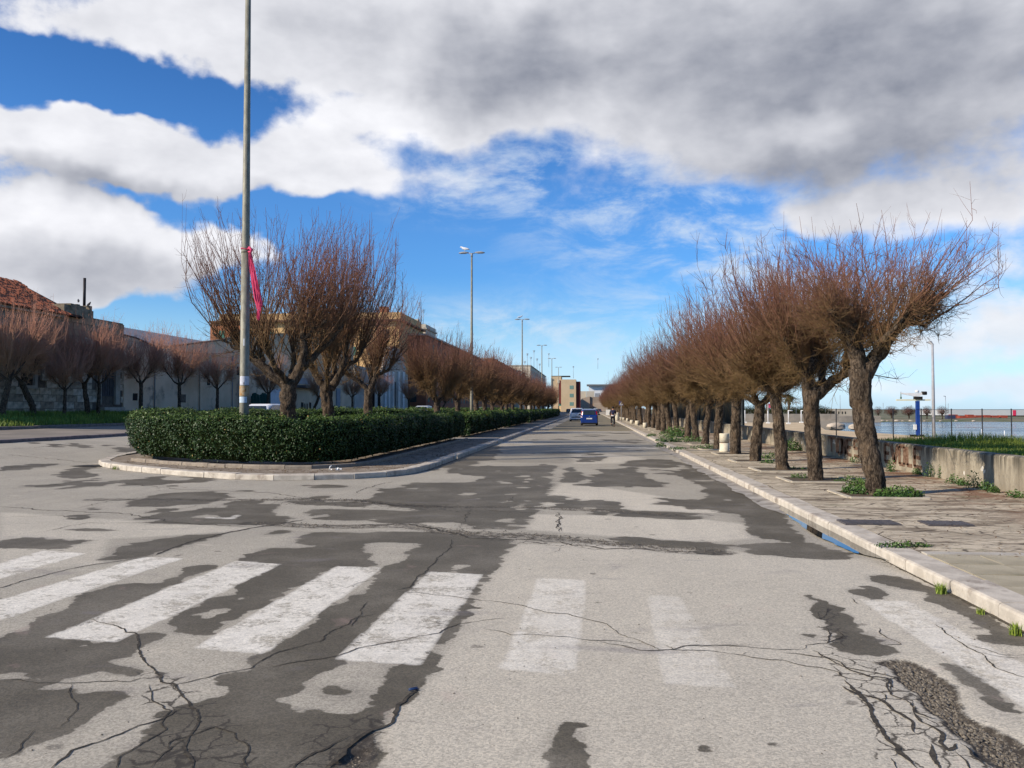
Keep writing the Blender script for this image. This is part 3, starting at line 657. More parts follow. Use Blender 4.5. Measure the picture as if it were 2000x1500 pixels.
kerb_run('kerb_verge', [(-27.6, 25), (-27.6, 180)], 1.0, 0.22, 0.16, 0.58, 1, lime_d, 20)

# median fill: bare earth strip and soil under the trees
def poly_sheet(name, pts, z, mt, zf=None):
    bm = bmesh.new(); vs = [bm.verts.new((x, y, z if zf is None else zf(x, y))) for x, y in pts]
    f = bm.faces.new(vs); bmesh.ops.triangulate(bm, faces=[f]); bmesh.ops.recalc_face_normals(bm, faces=bm.faces)
    for q in bm.faces:
        if q.normal.z < 0: q.normal_flip()
    me = bpy.data.meshes.new(name); bm.to_mesh(me); bm.free(); return obj(name, me, mt)
inner = [(-4.45, 400), (-4.45, 21.4), (-4.6, 20.1), (-5.0, 19.15), (-5.75, 18.45), (-6.8, 18.1), (-8.0, 18.3), (-9.3, 19.0), (-10.7, 19.95), (-12.2, 21.0), (-13.6, 22.4), (-14.6, 24.5), (-15.05, 27), (-15.15, 30), (-15.15, 400)]
soil = mat('median_soil', (0.20, 0.155, 0.11), (0.30, 0.25, 0.19), 0.95, 2.5, 0.3, 70, 0.01, 30, c3=(0.12, 0.085, 0.06), s3=1.3)
tag(poly_sheet('median_ground', inner, 0.118, soil), kind='structure')
# low stone edging at the foot of the hedge
EDG = [(-5.75, 39.0), (-5.75, 22.2), (-6.0, 20.6), (-6.7, 19.85), (-7.8, 19.7), (-9.4, 20.1), (-11.5, 21.3), (-12.9, 22.3)]
kerb_run('hedge_edging', EDG, 0.6, 0.10, 0.09, 0.12, -1, mat('edging_stone', (0.30, 0.25, 0.19), (0.22, 0.18, 0.14), 0.9, 5, .2, 60), 45)
# concrete paths crossing the strip at the gaps in the hedge
conc = mat('path_concrete', (0.46, 0.42, 0.35), (0.36, 0.32, 0.26), 0.9, 3, 0.15, 60)
GAPS = [40.3, 61.2, 82.0, 103.0, 124.0, 145.0]
for g_ in GAPS:
    o = MB().box(-14.7, -4.50, g_ - 0.8, g_ + 0.8, 0.05, 0.150).build('path_slab', conc); tag(o, kind='structure')

# ---------------------------------------------------------------- left pavement, verge
pavl = mat('pavement_left', (0.24, 0.205, 0.165), (0.185, 0.16, 0.13), 0.9, 0.7, 0.15, 40, c3=(0.30, 0.26, 0.21), s3=0.4)
tag(poly_sheet('pavement_left', [(-20.76, -14), (-20.76, 400), (-27.62, 400), (-27.62, -14)], 0, pavl, lambda x, y: 0.508 + (-x - 20.76) * 0.012), kind='structure')
earth = mat('verge_soil', (0.075, 0.085, 0.030), (0.045, 0.060, 0.018), 0.95, 1.2, 0.3, 30)
def verge_z(x): return 0.70 + min(1, max(0, (-x - 27.8) / 4.2)) * 0.55
V = []; F = []
xs = [-27.80, -28.5, -29.5, -30.5, -31.5, -32.2, -33, -60, -400]; ys = [-14, 600]
for y in ys:
    for x in xs: V.append((x, y, verge_z(x)))
n = len(xs)
for i in range(n - 1): F.append((i, i + 1, n + i + 1, n + i))
tag(obj('verge_ground', np_mesh('verge_ground', V, F), earth), kind='structure')
# big base sheet reaching the horizon
base_m = mat('far_ground', (0.16, 0.15, 0.11), (0.10, 0.11, 0.07), 0.95, 0.02)
tag(obj('ground', np_mesh('ground', [(-3000, -400, -.35), (8, -400, -.35), (8, 5000, -.35), (-3000, 5000, -.35)], [(0, 1, 2, 3)]), base_m), kind='structure')
tag(obj('street_end_ground', np_mesh('street_end_ground', [(-27, 398, -.02), (8, 398, -.02), (8, 700, -.02), (-27, 700, -.02)], [(0, 1, 2, 3)]), mat('far_asphalt', (0.15, 0.14, 0.13), (0.2, .19, .18), 0.9, 0.2)), kind='structure')

# ---------------------------------------------------------------- right pavement
m = bpy.data.materials.new('pavement_worn'); m.use_nodes = True; B = NB(m.node_tree); p = m.node_tree.nodes['Principled BSDF']
tcn = m.node_tree.nodes.new('ShaderNodeTexCoord'); co = tcn.outputs['Object']
X_, Y_, Z_ = B.sep(co)
n_a = B.noise(B.v('MULTIPLY', co, (0.6, 1.5, 1)), 1.6, 7, 0.68, 0.7); n_b = B.noise(B.v('MULTIPLY', co, (1.0, 2.2, 1)), 7.0, 5, 0.7, 0.3); n_c = B.noise(co, 80.0, 3, 0.7)
c = B.mix(B.rng(n_a, 0.38, 0.56), (0.22, 0.175, 0.12), (0.56, 0.475, 0.345))
c = B.mix(B.rng(n_b, 0.52, 0.64, 0, .7), c, (0.12, 0.095, 0.07))
edge_ = B.vor(B.v('MULTIPLY', co, (0.9, 2.0, 1.0)), 1.6, 'DISTANCE_TO_EDGE')
c = B.mix(B.rng(edge_, 0.030, 0.008, 0, .8), c, (0.07, 0.055, 0.04))
# rusty leaf litter gathered near the low wall
lit = B.m('MULTIPLY', B.rng(X_, 4.9, 7.0), B.rng(B.noise(co, 1.1, 6, 0.7, 0.5), 0.44, 0.60))
c = B.mix(B.m('MULTIPLY', lit, 0.85), c, (0.19, 0.085, 0.042))
grn = B.m('MULTIPLY', B.rng(B.noise(B.v('ADD', co, (9, 3, 1)), 1.5, 6, 0.7), 0.58, 0.68), 0.5)
c = B.mix(grn, c, (0.10, 0.11, 0.045))
c = B.mix(1.0, c, B.mix(n_c, (0.75, 0.75, 0.75), (1.22, 1.22, 1.22)), 'MULTIPLY')
B.put(p.inputs['Base Color'], c); p.inputs['Roughness'].default_value = 0.92; p.inputs['Specular IOR Level'].default_value = 0.2
bp = m.node_tree.nodes.new('ShaderNodeBump'); bp.inputs['Distance'].default_value = 0.03; bp.inputs['Strength'].default_value = 0.8
B.put(bp.inputs['Height'], B.m('ADD', B.m('ADD', n_a, B.m('MULTIPLY', n_b, 0.5)), B.m('MULTIPLY', n_c, 0.06))); B.put(p.inputs['Normal'], bp.outputs[0])
PAVR = m
WALLX = 7.42
def terrain(name, xs, ys, fz, mt, kind='structure', label=None):
    X, Y = np.meshgrid(xs, ys); Z = fz(X, Y); ny, nx = X.shape
    i = np.arange(ny * nx).reshape(ny, nx)
    F = np.stack([i[:-1, :-1], i[:-1, 1:], i[1:, 1:], i[1:, :-1]], -1).reshape(-1, 4)
    return tag(obj(name, np_mesh(name, np.stack([X, Y, Z], -1), F, True), mt), label, kind=kind)
YT = G(1850, 1079, .12)[1]              # where the tiled part of the pavement ends
def pz(X, Y): return 0.118 + 0.03 * (fbm(X * 1.1, Y * 1.1, None, 7, 3) - .5) * np.clip((X - 3.4) / .5, 0, 1) * np.clip((Y - YT) / .3, 0, 1)
terrain('pavement_right', np.linspace(KERB_R + .29, WALLX + .02, 60), np.arange(YT, 60, .12), pz, PAVR)
terrain('pavement_right', np.linspace(KERB_R + .29, WALLX + .02, 8), np.arange(59.9, 402, 4), lambda X, Y: 0.118 + 0 * X, PAVR)
terrain('pavement_bed', np.linspace(KERB_R + .29, WALLX + .02, 4), np.array([-14, YT - 0.05]), lambda X, Y: 0.095 + 0 * X, mat('joint_sand', (0.10, 0.09, 0.065), (0.07, 0.065, 0.045), 0.95, 12))
# concrete pavers, laid one by one
pvm = mat('paver_concrete', (0.42, 0.365, 0.255), (0.33, 0.285, 0.195), 0.9, 1.6, 0.25, 110, 0.006, 50, c3=(0.25, 0.225, 0.145), s3=1.1)
proot = empty('pavement_pavers'); tag(proot, kind='structure'); rr = random.Random(3)
pw = 0.50; pv_ms = []
for k in range(6):
    b = MB().box(-pw / 2 + .006, pw / 2 - .006, -pw / 2 + .006, pw / 2 - .006, -.03, 0); me = b.mesh('paver'); me.materials.append(pvm); pv_ms.append(me)
strip_w = 0.16
for ix in range(8):
    for iy in range(9):
        o = bpy.data.objects.new('paver', rr.choice(pv_ms)); link(o, proot)
        x = KERB_R + .30 + pw * (ix + .5); y = YT - strip_w - pw * (iy + .5)
        o.location = (x, y, 0.121 + rr.uniform(-.004, .004)); o.rotation_euler = (rr.uniform(-.006, .006), rr.uniform(-.006, .006), 0)
tag(MB().box(KERB_R + .30, WALLX, YT - strip_w + .006, YT - .004, .06, .129).build('paving_border', conc), kind='structure')

# gutter: broken concrete channel beside the kerb, further up the road
gut = mat('gutter_concrete', (0.42, 0.385, 0.33), (0.26, 0.235, 0.20), 0.9, 3, 0.2, 60, c3=(0.12, 0.10, 0.08), s3=2.0)
def gutter():
    ys = np.arange(11.5, 90, .15); V = []; F = []
    w = 0.30 + 0.22 * (fbm(ys * 1.4, ys * 0, None, 3, 3) - .35)
    w = np.where(ys < 13.5, w * np.clip((ys - 11.5) / 2, .1, 1), w)
    for y, q in zip(ys, w): V += [(KERB_R - q, y, .0125), (KERB_R + .0, y, .013)]
    i = np.arange(len(ys) - 1) * 2; F = np.stack([i, i + 1, i + 3, i + 2], -1)
    tag(obj('gutter', np_mesh('gutter', V, F), gut), kind='structure')
gutter()
# puddle standing in the gutter
wm = bpy.data.materials.new('puddle_water'); wm.use_nodes = True; q = wm.node_tree.nodes['Principled BSDF']
q.inputs['Base Color'].default_value = (.02, .022, .02, 1); q.inputs['Roughness'].default_value = 0.03; q.inputs['IOR'].default_value = 1.33
q.inputs['Specular IOR Level'].default_value = 1.0
EA = [(1515, 988), (1540, 1008), (1562, 1017), (1575, 1023), (1588, 1032), (1607, 1046), (1630, 1058), (1655, 1074), (1675, 1087), (1700, 1098)]
q_ = gp(EA); yy = np.arange(q_[:, 1].min(), q_[:, 1].max(), .06)
xx = KERB_R - (.30 - .10 * np.abs(yy - 10.8) / 1.6) * np.clip((yy - yy[0]) / .5, .1, 1) * np.clip((yy[-1] - yy) / .5, .1, 1) + 0.05 * (fbm(yy * 6, yy * 0, None, 2, 3) - .5)
V = []
for x, y in zip(xx, yy): V += [(min(x, KERB_R - .02), y, .0175), (KERB_R + .012, y, .0175)]
i = np.arange(len(yy) - 1) * 2
tag(obj('puddle', np_mesh('puddle', V, np.stack([i, i + 1, i + 3, i + 2], -1)), wm), 'narrow rain puddle lying in the gutter along the right kerb', 'puddle')

# ================================================================ LOW WALL WITH LETTERING
WY0, WY1 = 6.0, 50.0
wall_m = bpy.data.materials.new('wall_concrete'); wall_m.use_nodes = True; B = NB(wall_m.node_tree); p = wall_m.node_tree.nodes['Principled BSDF']
tcn = wall_m.node_tree.nodes.new('ShaderNodeTexCoord'); co = tcn.outputs['Object']; X_, Y_, Z_ = B.sep(co)
n_a = B.noise(B.v('MULTIPLY', co, (1, 1.4, .5)), 1.4, 7, 0.65, 0.4); n_b = B.noise(co, 12, 5, 0.7); n_c = B.noise(B.v('MULTIPLY', co, (1, 6, .5)), 1.5, 4, .6)
c = B.mix(B.rng(n_a, 0.4, 0.62), (0.36, 0.315, 0.235), (0.25, 0.215, 0.16))
c = B.mix(B.rng(n_b, 0.5, 0.68, 0, .5), c, (0.17, 0.145, 0.105))
c = B.mix(B.m('MULTIPLY', B.rng(Z_, 0.35, 0.74), B.rng(n_c, .40, .58)), c, (0.10, 0.088, 0.066))
c = B.mix(B.rng(B.noise(B.v('ADD', co, (0, 3.3, 0)), 2.6, 3, .6), 0.66, 0.70), c, (0.62, 0.58, 0.50))
B.put(p.inputs['Base Color'], c); p.inputs['Roughness'].default_value = .92; p.inputs['Specular IOR Level'].default_value = .2
bp = wall_m.node_tree.nodes.new('ShaderNodeBump'); bp.inputs['Distance'].default_value = .012; B.put(bp.inputs['Height'], B.m('ADD', n_a, n_b)); B.put(p.inputs['Normal'], bp.outputs[0])
lw = empty('low_wall', (WALLX, 20, 0)); tag(lw, 'low weathered concrete wall along the right pavement with brown block letters', 'wall')
y = WY0; k = 0
while y < 110:
    L = 4.6; zt = 0.76 if y < 45 else 0.80
    b = MB(); g_ = 0.006
    prof = [(WALLX, .05), (WALLX, zt - .03), (WALLX + .03, zt), (WALLX + .28, zt), (WALLX + .31, zt - .03), (WALLX + .31, -.3)]
    va = [(x, y + g_, z) for x, z in prof]; vb = [(x, y + L - g_, z) for x, z in prof]; n = len(prof)
    b.add(va + vb, [(i, (i + 1) % n, n + (i + 1) % n, n + i) for i in range(n)] + [tuple(reversed(range(n))), tuple(range(n, 2 * n))])
    o = b.build('wall_section', wall_m, lw); o.matrix_parent_inverse = lw.matrix_world.inverted() if False else Matrix.Translation((-WALLX, -20, 0))
    y += L
GLYPH = {'T': [((0, 1), (1, 1)), ((.5, 0), (.5, 1))], 'I': [((.5, 0), (.5, 1))], 'O': [((.05, 0), (.05, 1)), ((.95, 0), (.95, 1)), ((0, 0), (1, 0)), ((0, 1), (1, 1))],
         'N': [((.05, 0), (.05, 1)), ((.95, 0), (.95, 1)), ((.05, 1), (.95, 0))], 'E': [((.05, 0), (.05, 1)), ((0, 1), (1, 1)), ((0, .5), (.85, .5)), ((0, 0), (1, 0))],
         'S': [((0, 0), (1, 0)), ((.95, 0), (.95, .5)), ((0, .5), (1, .5)), ((.05, .5), (.05, 1)), ((0, 1), (1, 1))], 'V': [((.05, 1), (.5, 0)), ((.95, 1), (.5, 0))], 'L': [((.05, 0), (.05, 1)), ((0, 0), (1, 0))]}
let_m = mat('letter_paint', (0.115, 0.055, 0.032), (0.20, 0.13, 0.085), 0.9, 14, 0.3, 60)
LET = [('T', 1617, 1630), ('I', 1631.5, 1635), ('O', 1636, 1643), ('N', 1644, 1651), ('E', 1654, 1662), ('S', 1667, 1677), ('E', 1727, 1737), ('V', 1739, 1753), ('O', 1755, 1766), ('L', 1770, 1780), ('E', 1784, 1799)]
for ch, u0, u1 in LET:
    ya, yb = AX(u0, WALLX), AX(u1, WALLX)              # ya farther than yb
    b = MB(); zb, zt = .27, .70; tw = .05
    for (a0, b0), (a1, b1) in GLYPH[ch]:
        P0 = Vector((ya + (yb - ya) * a0, zb + (zt - zb) * b0)); P1 = Vector((ya + (yb - ya) * a1, zb + (zt - zb) * b1))
        d = (P1 - P0).normalized(); n_ = Vector((-d.y, d.x)); s = abs(n_.x) * .085 + abs(n_.y) * .045
        q4 = [P0 + n_ * s - d * .0, P1 + n_ * s, P1 - n_ * s, P0 - n_ * s]
        b.prism([(WALLX - .0035, q.x, q.y) for q in q4], (.005, 0, 0))
    o = b.build('letter', let_m, lw); o.matrix_parent_inverse = Matrix.Translation((-WALLX, -20, 0))

# ================================================================ PLANTS
def leafmat(name, c1, c2, rough=0.45, spec=0.5, attrn='tone', trans=0.15):
    m = bpy.data.materials.new(name); m.use_nodes = True; B = NB(m.node_tree); p = m.node_tree.nodes['Principled BSDF']
    a = m.node_tree.nodes.new('ShaderNodeAttribute'); a.attribute_name = attrn
    B.put(p.inputs['Base Color'], B.mix(a.outputs['Fac'], c1, c2)); p.inputs['Roughness'].default_value = rough; p.inputs['Specular IOR Level'].default_value = spec
    return m
def leaves(name, P, N, size, rs, asp=0.5, tone=None, seed=0, jitter=0.9):
    """many pointed leaves: P positions, N outward direction"""
    r = np.random.default_rng(seed); n = len(P)
    N = N + r.normal(0, jitter, (n, 3)); N /= np.linalg.norm(N, axis=1)[:, None] + 1e-9
    T = r.normal(0, 1, (n, 3)); T -= (T * N).sum(1)[:, None] * N; T /= np.linalg.norm(T, axis=1)[:, None] + 1e-9
    S = np.cross(N, T); sz = (size * r.uniform(1 - rs, 1 + rs, n))[:, None]
    a = P; b = P + T * sz * .5 + S * sz * asp * .5 + N * sz * .08; c = P + T * sz; d = P + T * sz * .5 - S * sz * asp * .5 + N * sz * .08
    V = np.stack([a, b, c, d], 1).reshape(-1, 3); F = np.arange(4 * n).reshape(n, 4)
    me = np_mesh(name, V, F)
    attr(me, 'tone', np.repeat(r.uniform(0, 1, n) if tone is None else tone, 4))
    return me
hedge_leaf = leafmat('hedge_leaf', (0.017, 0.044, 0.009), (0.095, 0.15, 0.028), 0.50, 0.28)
dead_leaf = leafmat('dead_leaf', (0.12, 0.06, 0.02), (0.32, 0.22, 0.07), .6, .2)
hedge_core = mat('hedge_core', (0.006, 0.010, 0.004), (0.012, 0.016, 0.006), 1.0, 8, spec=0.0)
def hedge(name, path, w, h0, hf, n_per_m, size, label, seed, left=True, group=None):
    """clipped hedge following a line of points (the line is the road-side foot)"""
    r = np.random.default_rng(seed)
    P = np.array(path, float); seg = np.hypot(*np.diff(P, axis=0).T); L = np.concatenate([[0], np.cumsum(seg)])
    root = empty(name, (P[0, 0], P[0, 1], 0)); inv = Matrix.Translation((-P[0, 0], -P[0, 1], 0)); tag(root, label, 'hedge', group)
    S = np.arange(0, L[-1], 0.25); S = np.append(S, L[-1])
    cx, cy = np.interp(S, L, P[:, 0]), np.interp(S, L, P[:, 1])
    for _ in range(6): cx[1:-1] = (cx[:-2] + cx[1:-1] * 2 + cx[2:]) / 4; cy[1:-1] = (cy[:-2] + cy[1:-1] * 2 + cy[2:]) / 4
    tx, ty = np.gradient(cx), np.gradient(cy); l = np.hypot(tx, ty); tx, ty = tx / l, ty / l
    sgn = 1.0 if left else -1.0; nx, ny = -ty * sgn, tx * sgn      # into the hedge
    H = hf(S)
    # profile: foot tucked in, belly out, rounded top
    prof = np.array([(.28, .12), (.10, .35), (.02, .75), (0.0, 1.0 - .25), (.06, 1 - .08), (.16, 1.0), (.5, 1.02), (.84, 1.0), (.94, .92), (1, .75), (.98, .35), (.80, .12)])
    def pt(s_i, k):
        d, z = k
        return cx[s_i] + nx[s_i] * d * w, cy[s_i] + ny[s_i] * d * w, h0 + (H[s_i] - h0) * z
    ns, nk = len(S), len(prof)
    V = np.zeros((ns, nk, 3))
    for k in range(nk):
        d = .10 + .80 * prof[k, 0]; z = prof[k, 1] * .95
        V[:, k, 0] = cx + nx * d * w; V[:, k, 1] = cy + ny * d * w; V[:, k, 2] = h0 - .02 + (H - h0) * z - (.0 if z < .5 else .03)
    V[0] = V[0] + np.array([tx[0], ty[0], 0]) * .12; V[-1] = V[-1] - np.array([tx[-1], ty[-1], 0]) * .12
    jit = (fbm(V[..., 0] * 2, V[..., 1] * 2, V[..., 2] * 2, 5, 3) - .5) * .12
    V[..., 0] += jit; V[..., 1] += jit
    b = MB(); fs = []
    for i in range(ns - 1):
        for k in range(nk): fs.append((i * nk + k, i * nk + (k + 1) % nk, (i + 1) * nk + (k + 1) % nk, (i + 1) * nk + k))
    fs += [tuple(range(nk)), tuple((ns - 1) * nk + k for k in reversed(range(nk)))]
    b.add(V.reshape(-1, 3), fs); o = b.build('dark_core', hedge_core, root); o.matrix_parent_inverse = inv; tag(o, kind='stuff')  # solid near-black core filling the hedge behind its leaves
    n = int(n_per_m * L[-1]); s = r.uniform(0, L[-1], n)
    seglen = np.hypot(np.diff(prof[:, 0]) * w, np.diff(prof[:, 1]) * 1.35); PL = np.concatenate([[0], np.cumsum(seglen)])
    t = r.uniform(0, PL[-1], n); d = np.interp(t, PL, prof[:, 0]); z = np.interp(t, PL, prof[:, 1])
    x = np.interp(s, S, cx); y = np.interp(s, S, cy); NX = np.interp(s, S, nx); NY = np.interp(s, S, ny); HH = np.interp(s, S, H)
    dd = np.gradient(prof[:, 0] * w); dz = np.gradient(prof[:, 1] * 1.35)
    nd = -np.interp(t, PL, dz); nz = np.interp(t, PL, dd); q = np.hypot(nd, nz) + 1e-6; nd, nz = nd / q, nz / q
    bump = (fbm(x * 1.7, y * 1.7, z * 2.6, 3, 3) - .5) * .34 + r.normal(0, .028, n)
    px = x + NX * (d * w + nd * bump); py = y + NY * (d * w + nd * bump); pz_ = h0 + (HH - h0) * z + nz * bump
    N = np.stack([NX * nd, NY * nd, nz + .35], -1)
    # end caps
    Pn = np.stack([px, py, pz_], -1)
    for e, sg in ((0, -1), (-1, 1)):
        m_ = int(n_per_m * w * .75); d = r.uniform(.03, .97, m_); z = r.uniform(.12, 1.0, m_)
        xx = cx[e] + nx[e] * d * w + sg * tx[e] * (r.normal(0, .04, m_)); yy = cy[e] + ny[e] * d * w + sg * ty[e] * r.normal(0, .04, m_)
        Pn = np.vstack([Pn, np.stack([xx, yy, h0 + (H[e] - h0) * z], -1)]); N = np.vstack([N, np.tile([sg * tx[e], sg * ty[e], .3], (m_, 1))])
    # a few stray shoots standing above the clipped top
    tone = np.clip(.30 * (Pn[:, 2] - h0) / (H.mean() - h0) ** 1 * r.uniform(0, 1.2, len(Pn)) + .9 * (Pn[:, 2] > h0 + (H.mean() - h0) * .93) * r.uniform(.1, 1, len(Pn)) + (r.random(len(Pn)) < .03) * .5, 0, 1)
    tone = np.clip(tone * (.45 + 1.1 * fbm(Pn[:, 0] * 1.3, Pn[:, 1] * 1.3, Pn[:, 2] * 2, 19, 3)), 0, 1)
    bare = (fbm(Pn[:, 0] * 2.6, Pn[:, 1] * 2.6, Pn[:, 2] * 2.6, 29, 3) > .64) & (Pn[:, 2] < h0 + .8) & (r.random(len(Pn)) < .8)
    Pn, N, tone = Pn[~bare], N[~bare], tone[~bare]
    ns_ = int(14 * L[-1]); ss = r.uniform(0, L[-1], ns_); dd_ = r.uniform(.05, .95, ns_) * w
    sx_ = np.interp(ss, S, cx) + np.interp(ss, S, nx) * dd_; sy_ = np.interp(ss, S, cy) + np.interp(ss, S, ny) * dd_; sz_ = np.interp(ss, S, H) + r.uniform(.02, .14, ns_)
    Pn = np.vstack([Pn, np.stack([sx_, sy_, sz_], -1)]); N = np.vstack([N, np.tile([0, 0, 1.0], (ns_, 1))]); tone = np.concatenate([tone, r.uniform(.4, 1, ns_)])
    kb = r.choice(len(Pn), max(20, len(Pn) // 110), replace=False)
    ob = obj('dead_leaves', leaves('dead_leaves', Pn[kb] + N[kb] / (np.linalg.norm(N[kb], axis=1)[:, None] + 1e-6) * .02, N[kb], size, .4, .5, None, seed + 2, .8), dead_leaf, root); ob.matrix_parent_inverse = inv; tag(ob, kind='stuff')
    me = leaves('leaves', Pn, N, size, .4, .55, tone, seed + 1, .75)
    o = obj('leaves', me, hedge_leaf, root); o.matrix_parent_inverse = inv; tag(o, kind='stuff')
    return root
HP = [(-5.95, 39.4), (-5.95, 22.4), (-6.15, 21.0), (-6.8, 20.25), (-8.0, 20.1), (-9.6, 20.55), (-11.6, 21.6), (-13.2, 22.7), (-14.2, 24.4), (-14.5, 27), (-14.5, 39.4)]
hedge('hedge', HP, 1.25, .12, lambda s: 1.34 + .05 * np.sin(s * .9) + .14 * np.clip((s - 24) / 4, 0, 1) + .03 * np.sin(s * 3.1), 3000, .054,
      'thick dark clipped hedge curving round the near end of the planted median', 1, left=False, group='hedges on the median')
rest = GAPS + [166]
for i in range(len(rest) - 1):
    a, b_ = rest[i] + .9, rest[i + 1] - .9
    dens_, sz = ((950, .085), (480, .12), (300, .15), (220, .18), (200, .20))[min(i, 4)]
    wd = ordinal(i + 1)
    hedge('hedge', [(-5.95, b_), (-5.95, a)], 1.25, .12, lambda s: 1.34 + .05 * np.sin(s * .7), dens_, sz, f'{wd} straight clipped hedge on the road side of the median beyond the curved one', 10 + i, left=False, group='hedges on the median')
    hedge('hedge', [(-14.3, a), (-14.3, b_)], 1.3, .12, lambda s: 1.54 + .05 * np.sin(s * .6), dens_ * .6, sz, f'{wd} straight clipped hedge on the far side of the median beyond the curved one', 30 + i, left=False, group='hedges on the median')

# ---------------------------------------------------------------- pollarded tamarisks
bark = bpy.data.materials.new('bark'); bark.use_nodes = True; B = NB(bark.node_tree); p = bark.node_tree.nodes['Principled BSDF']
tcn = bark.node_tree.nodes.new('ShaderNodeTexCoord'); co = tcn.outputs['Object']
a = B.noise(B.v('MULTIPLY', co, (1, 1, .34)), 22, 7, .74, .9); b_ = B.noise(co, 4, 5, .6); c_ = B.noise(co, 50, 3, .7)
c = B.mix(B.rng(a, .42, .64), (0.030, 0.021, 0.015), (0.195, 0.145, 0.10)); c = B.mix(B.rng(b_, .5, .66, 0, .6), c, (0.15, 0.10, 0.060)); c = B.mix(B.rng(c_, .3, .7, 0, .35), c, (0.05, 0.04, 0.03))
B.put(p.inputs['Base Color'], c); p.inputs['Roughness'].default_value = .95; p.inputs['Specular IOR Level'].default_value = .1
bp = bark.node_tree.nodes.new('ShaderNodeBump'); bp.inputs['Distance'].default_value = .04; B.put(bp.inputs['Height'], a); B.put(p.inputs['Normal'], bp.outputs[0])
twig = leafmat('twigs', (0.175, 0.115, 0.050), (0.195, 0.088, 0.064), .8, .15)
twig_bright = leafmat('verge_twigs', (0.42, 0.26, 0.14), (0.46, 0.23, 0.16), .8, .15)  # twig colour brightened to make up for the shade by the houses

def btubes(P, Rd, n=3):
    """batch of tubes: P (M,K,3), Rd (M,K)"""
    M_, K, _ = P.shape
    T = np.gradient(P, axis=1); T /= np.linalg.norm(T, axis=2)[..., None] + 1e-9
    ref = np.zeros((M_, 1, 3)); ref[:, 0] = [.31, .87, .38]
    A = np.cross(T, ref); A /= np.linalg.norm(A, axis=2)[..., None] + 1e-9; C = np.cross(T, A)
    an = np.arange(n) * 2 * np.pi / n
    V = P[:, :, None] + Rd[:, :, None, None] * (np.cos(an)[None, None, :, None] * A[:, :, None] + np.sin(an)[None, None, :, None] * C[:, :, None])
    idx = np.arange(M_ * K * n).reshape(M_, K, n); nx_ = np.roll(idx, -1, 2)
    F = np.stack([idx[:, :-1], nx_[:, :-1], nx_[:, 1:], idx[:, 1:]], -1).reshape(-1, 4)
    return V.reshape(-1, 3), F
def smooth_path(pts, n):
    P = np.array(pts, float); L = np.concatenate([[0], np.cumsum(np.linalg.norm(np.diff(P, axis=0), axis=1))]); t = np.linspace(0, L[-1], n)
    Q = np.stack([np.interp(t, L, P[:, i]) for i in range(3)], -1)
    for _ in range(max(1, n // 10)): Q[1:-1] = (Q[:-2] + 2 * Q[1:-1] + Q[2:]) / 4
    return Q
def wood(paths, sides_t=26, seed=0):
    Vs, Fs = [], []; off = 0
    for ci, (pts, r0, r1, kind) in enumerate(paths):
        n = 44 if kind == 't' else 18; sd_ = sides_t if kind == 't' else 12
        Q = smooth_path(pts, n); t = np.linspace(0, 1, n)
        if kind == 't':
            rad = r0 + (r1 - r0) * t + r0 * .20 * np.exp(-t * 14) + r0 * .10 * np.clip((t - .8) / .2, 0, 1)
        else:
            rad = r0 + (r1 - r0) * t ** .8; rad = rad * (1 + .25 * np.exp(-((t - .97) / .06) ** 2))
            Q = Q + (np.stack([fbm(t * 4, t * 0 + ci, None, seed + 1), fbm(t * 4, t * 0 + ci, None, seed + 2), fbm(t * 4, t * 0 + ci, None, seed + 3)], -1) - .5) * .22 * np.sin(np.pi * np.clip(t, 0, 1))[:, None]
        V, F = btubes(Q[None], rad[None], sd_)
        C = np.repeat(Q, sd_, 0); D = V - C; rr_ = np.linalg.norm(D, axis=1)[:, None]; D = D / rr_
        # furrowed plates
        fz = 3.2 if kind == 't' else 5
        nz_ = fbm(V[:, 0] * 9 + ci * 7, V[:, 1] * 9, V[:, 2] * fz, seed + 11, 4) - .5
        rid = np.abs(fbm(V[:, 0] * 6 + 3, V[:, 1] * 6 + ci, V[:, 2] * 1.6, seed + 17, 3) - .5) * 2
        V = V + D * rr_ * (nz_[:, None] * .48 - (rid[:, None] < .13) * .16)
        Vs.append(V); Fs.append(F + off); off += len(V)
        # cap the end with a knob fan
        e = len(V) - sd_; tip = Q[-1] + (Q[-1] - Q[-2]) * (.9 if kind != 't' else 0.2)
        Vs.append(tip[None]); k = np.arange(sd_); off_tip = off; off += 1
        base_ = off_tip - sd_
        Fs.append(np.stack([base_ + k, base_ + (k + 1) % sd_, np.full(sd_, off_tip), np.full(sd_, off_tip)], -1))
    V = np.vstack(Vs); F = np.vstack(Fs)
    me = bpy.data.meshes.new('trunk'); me.from_pydata(V.tolist(), [], [tuple(dict.fromkeys(f)) for f in F.tolist()])
    me.polygons.foreach_set('use_smooth', np.ones(len(me.polygons), bool)); me.update(); return me
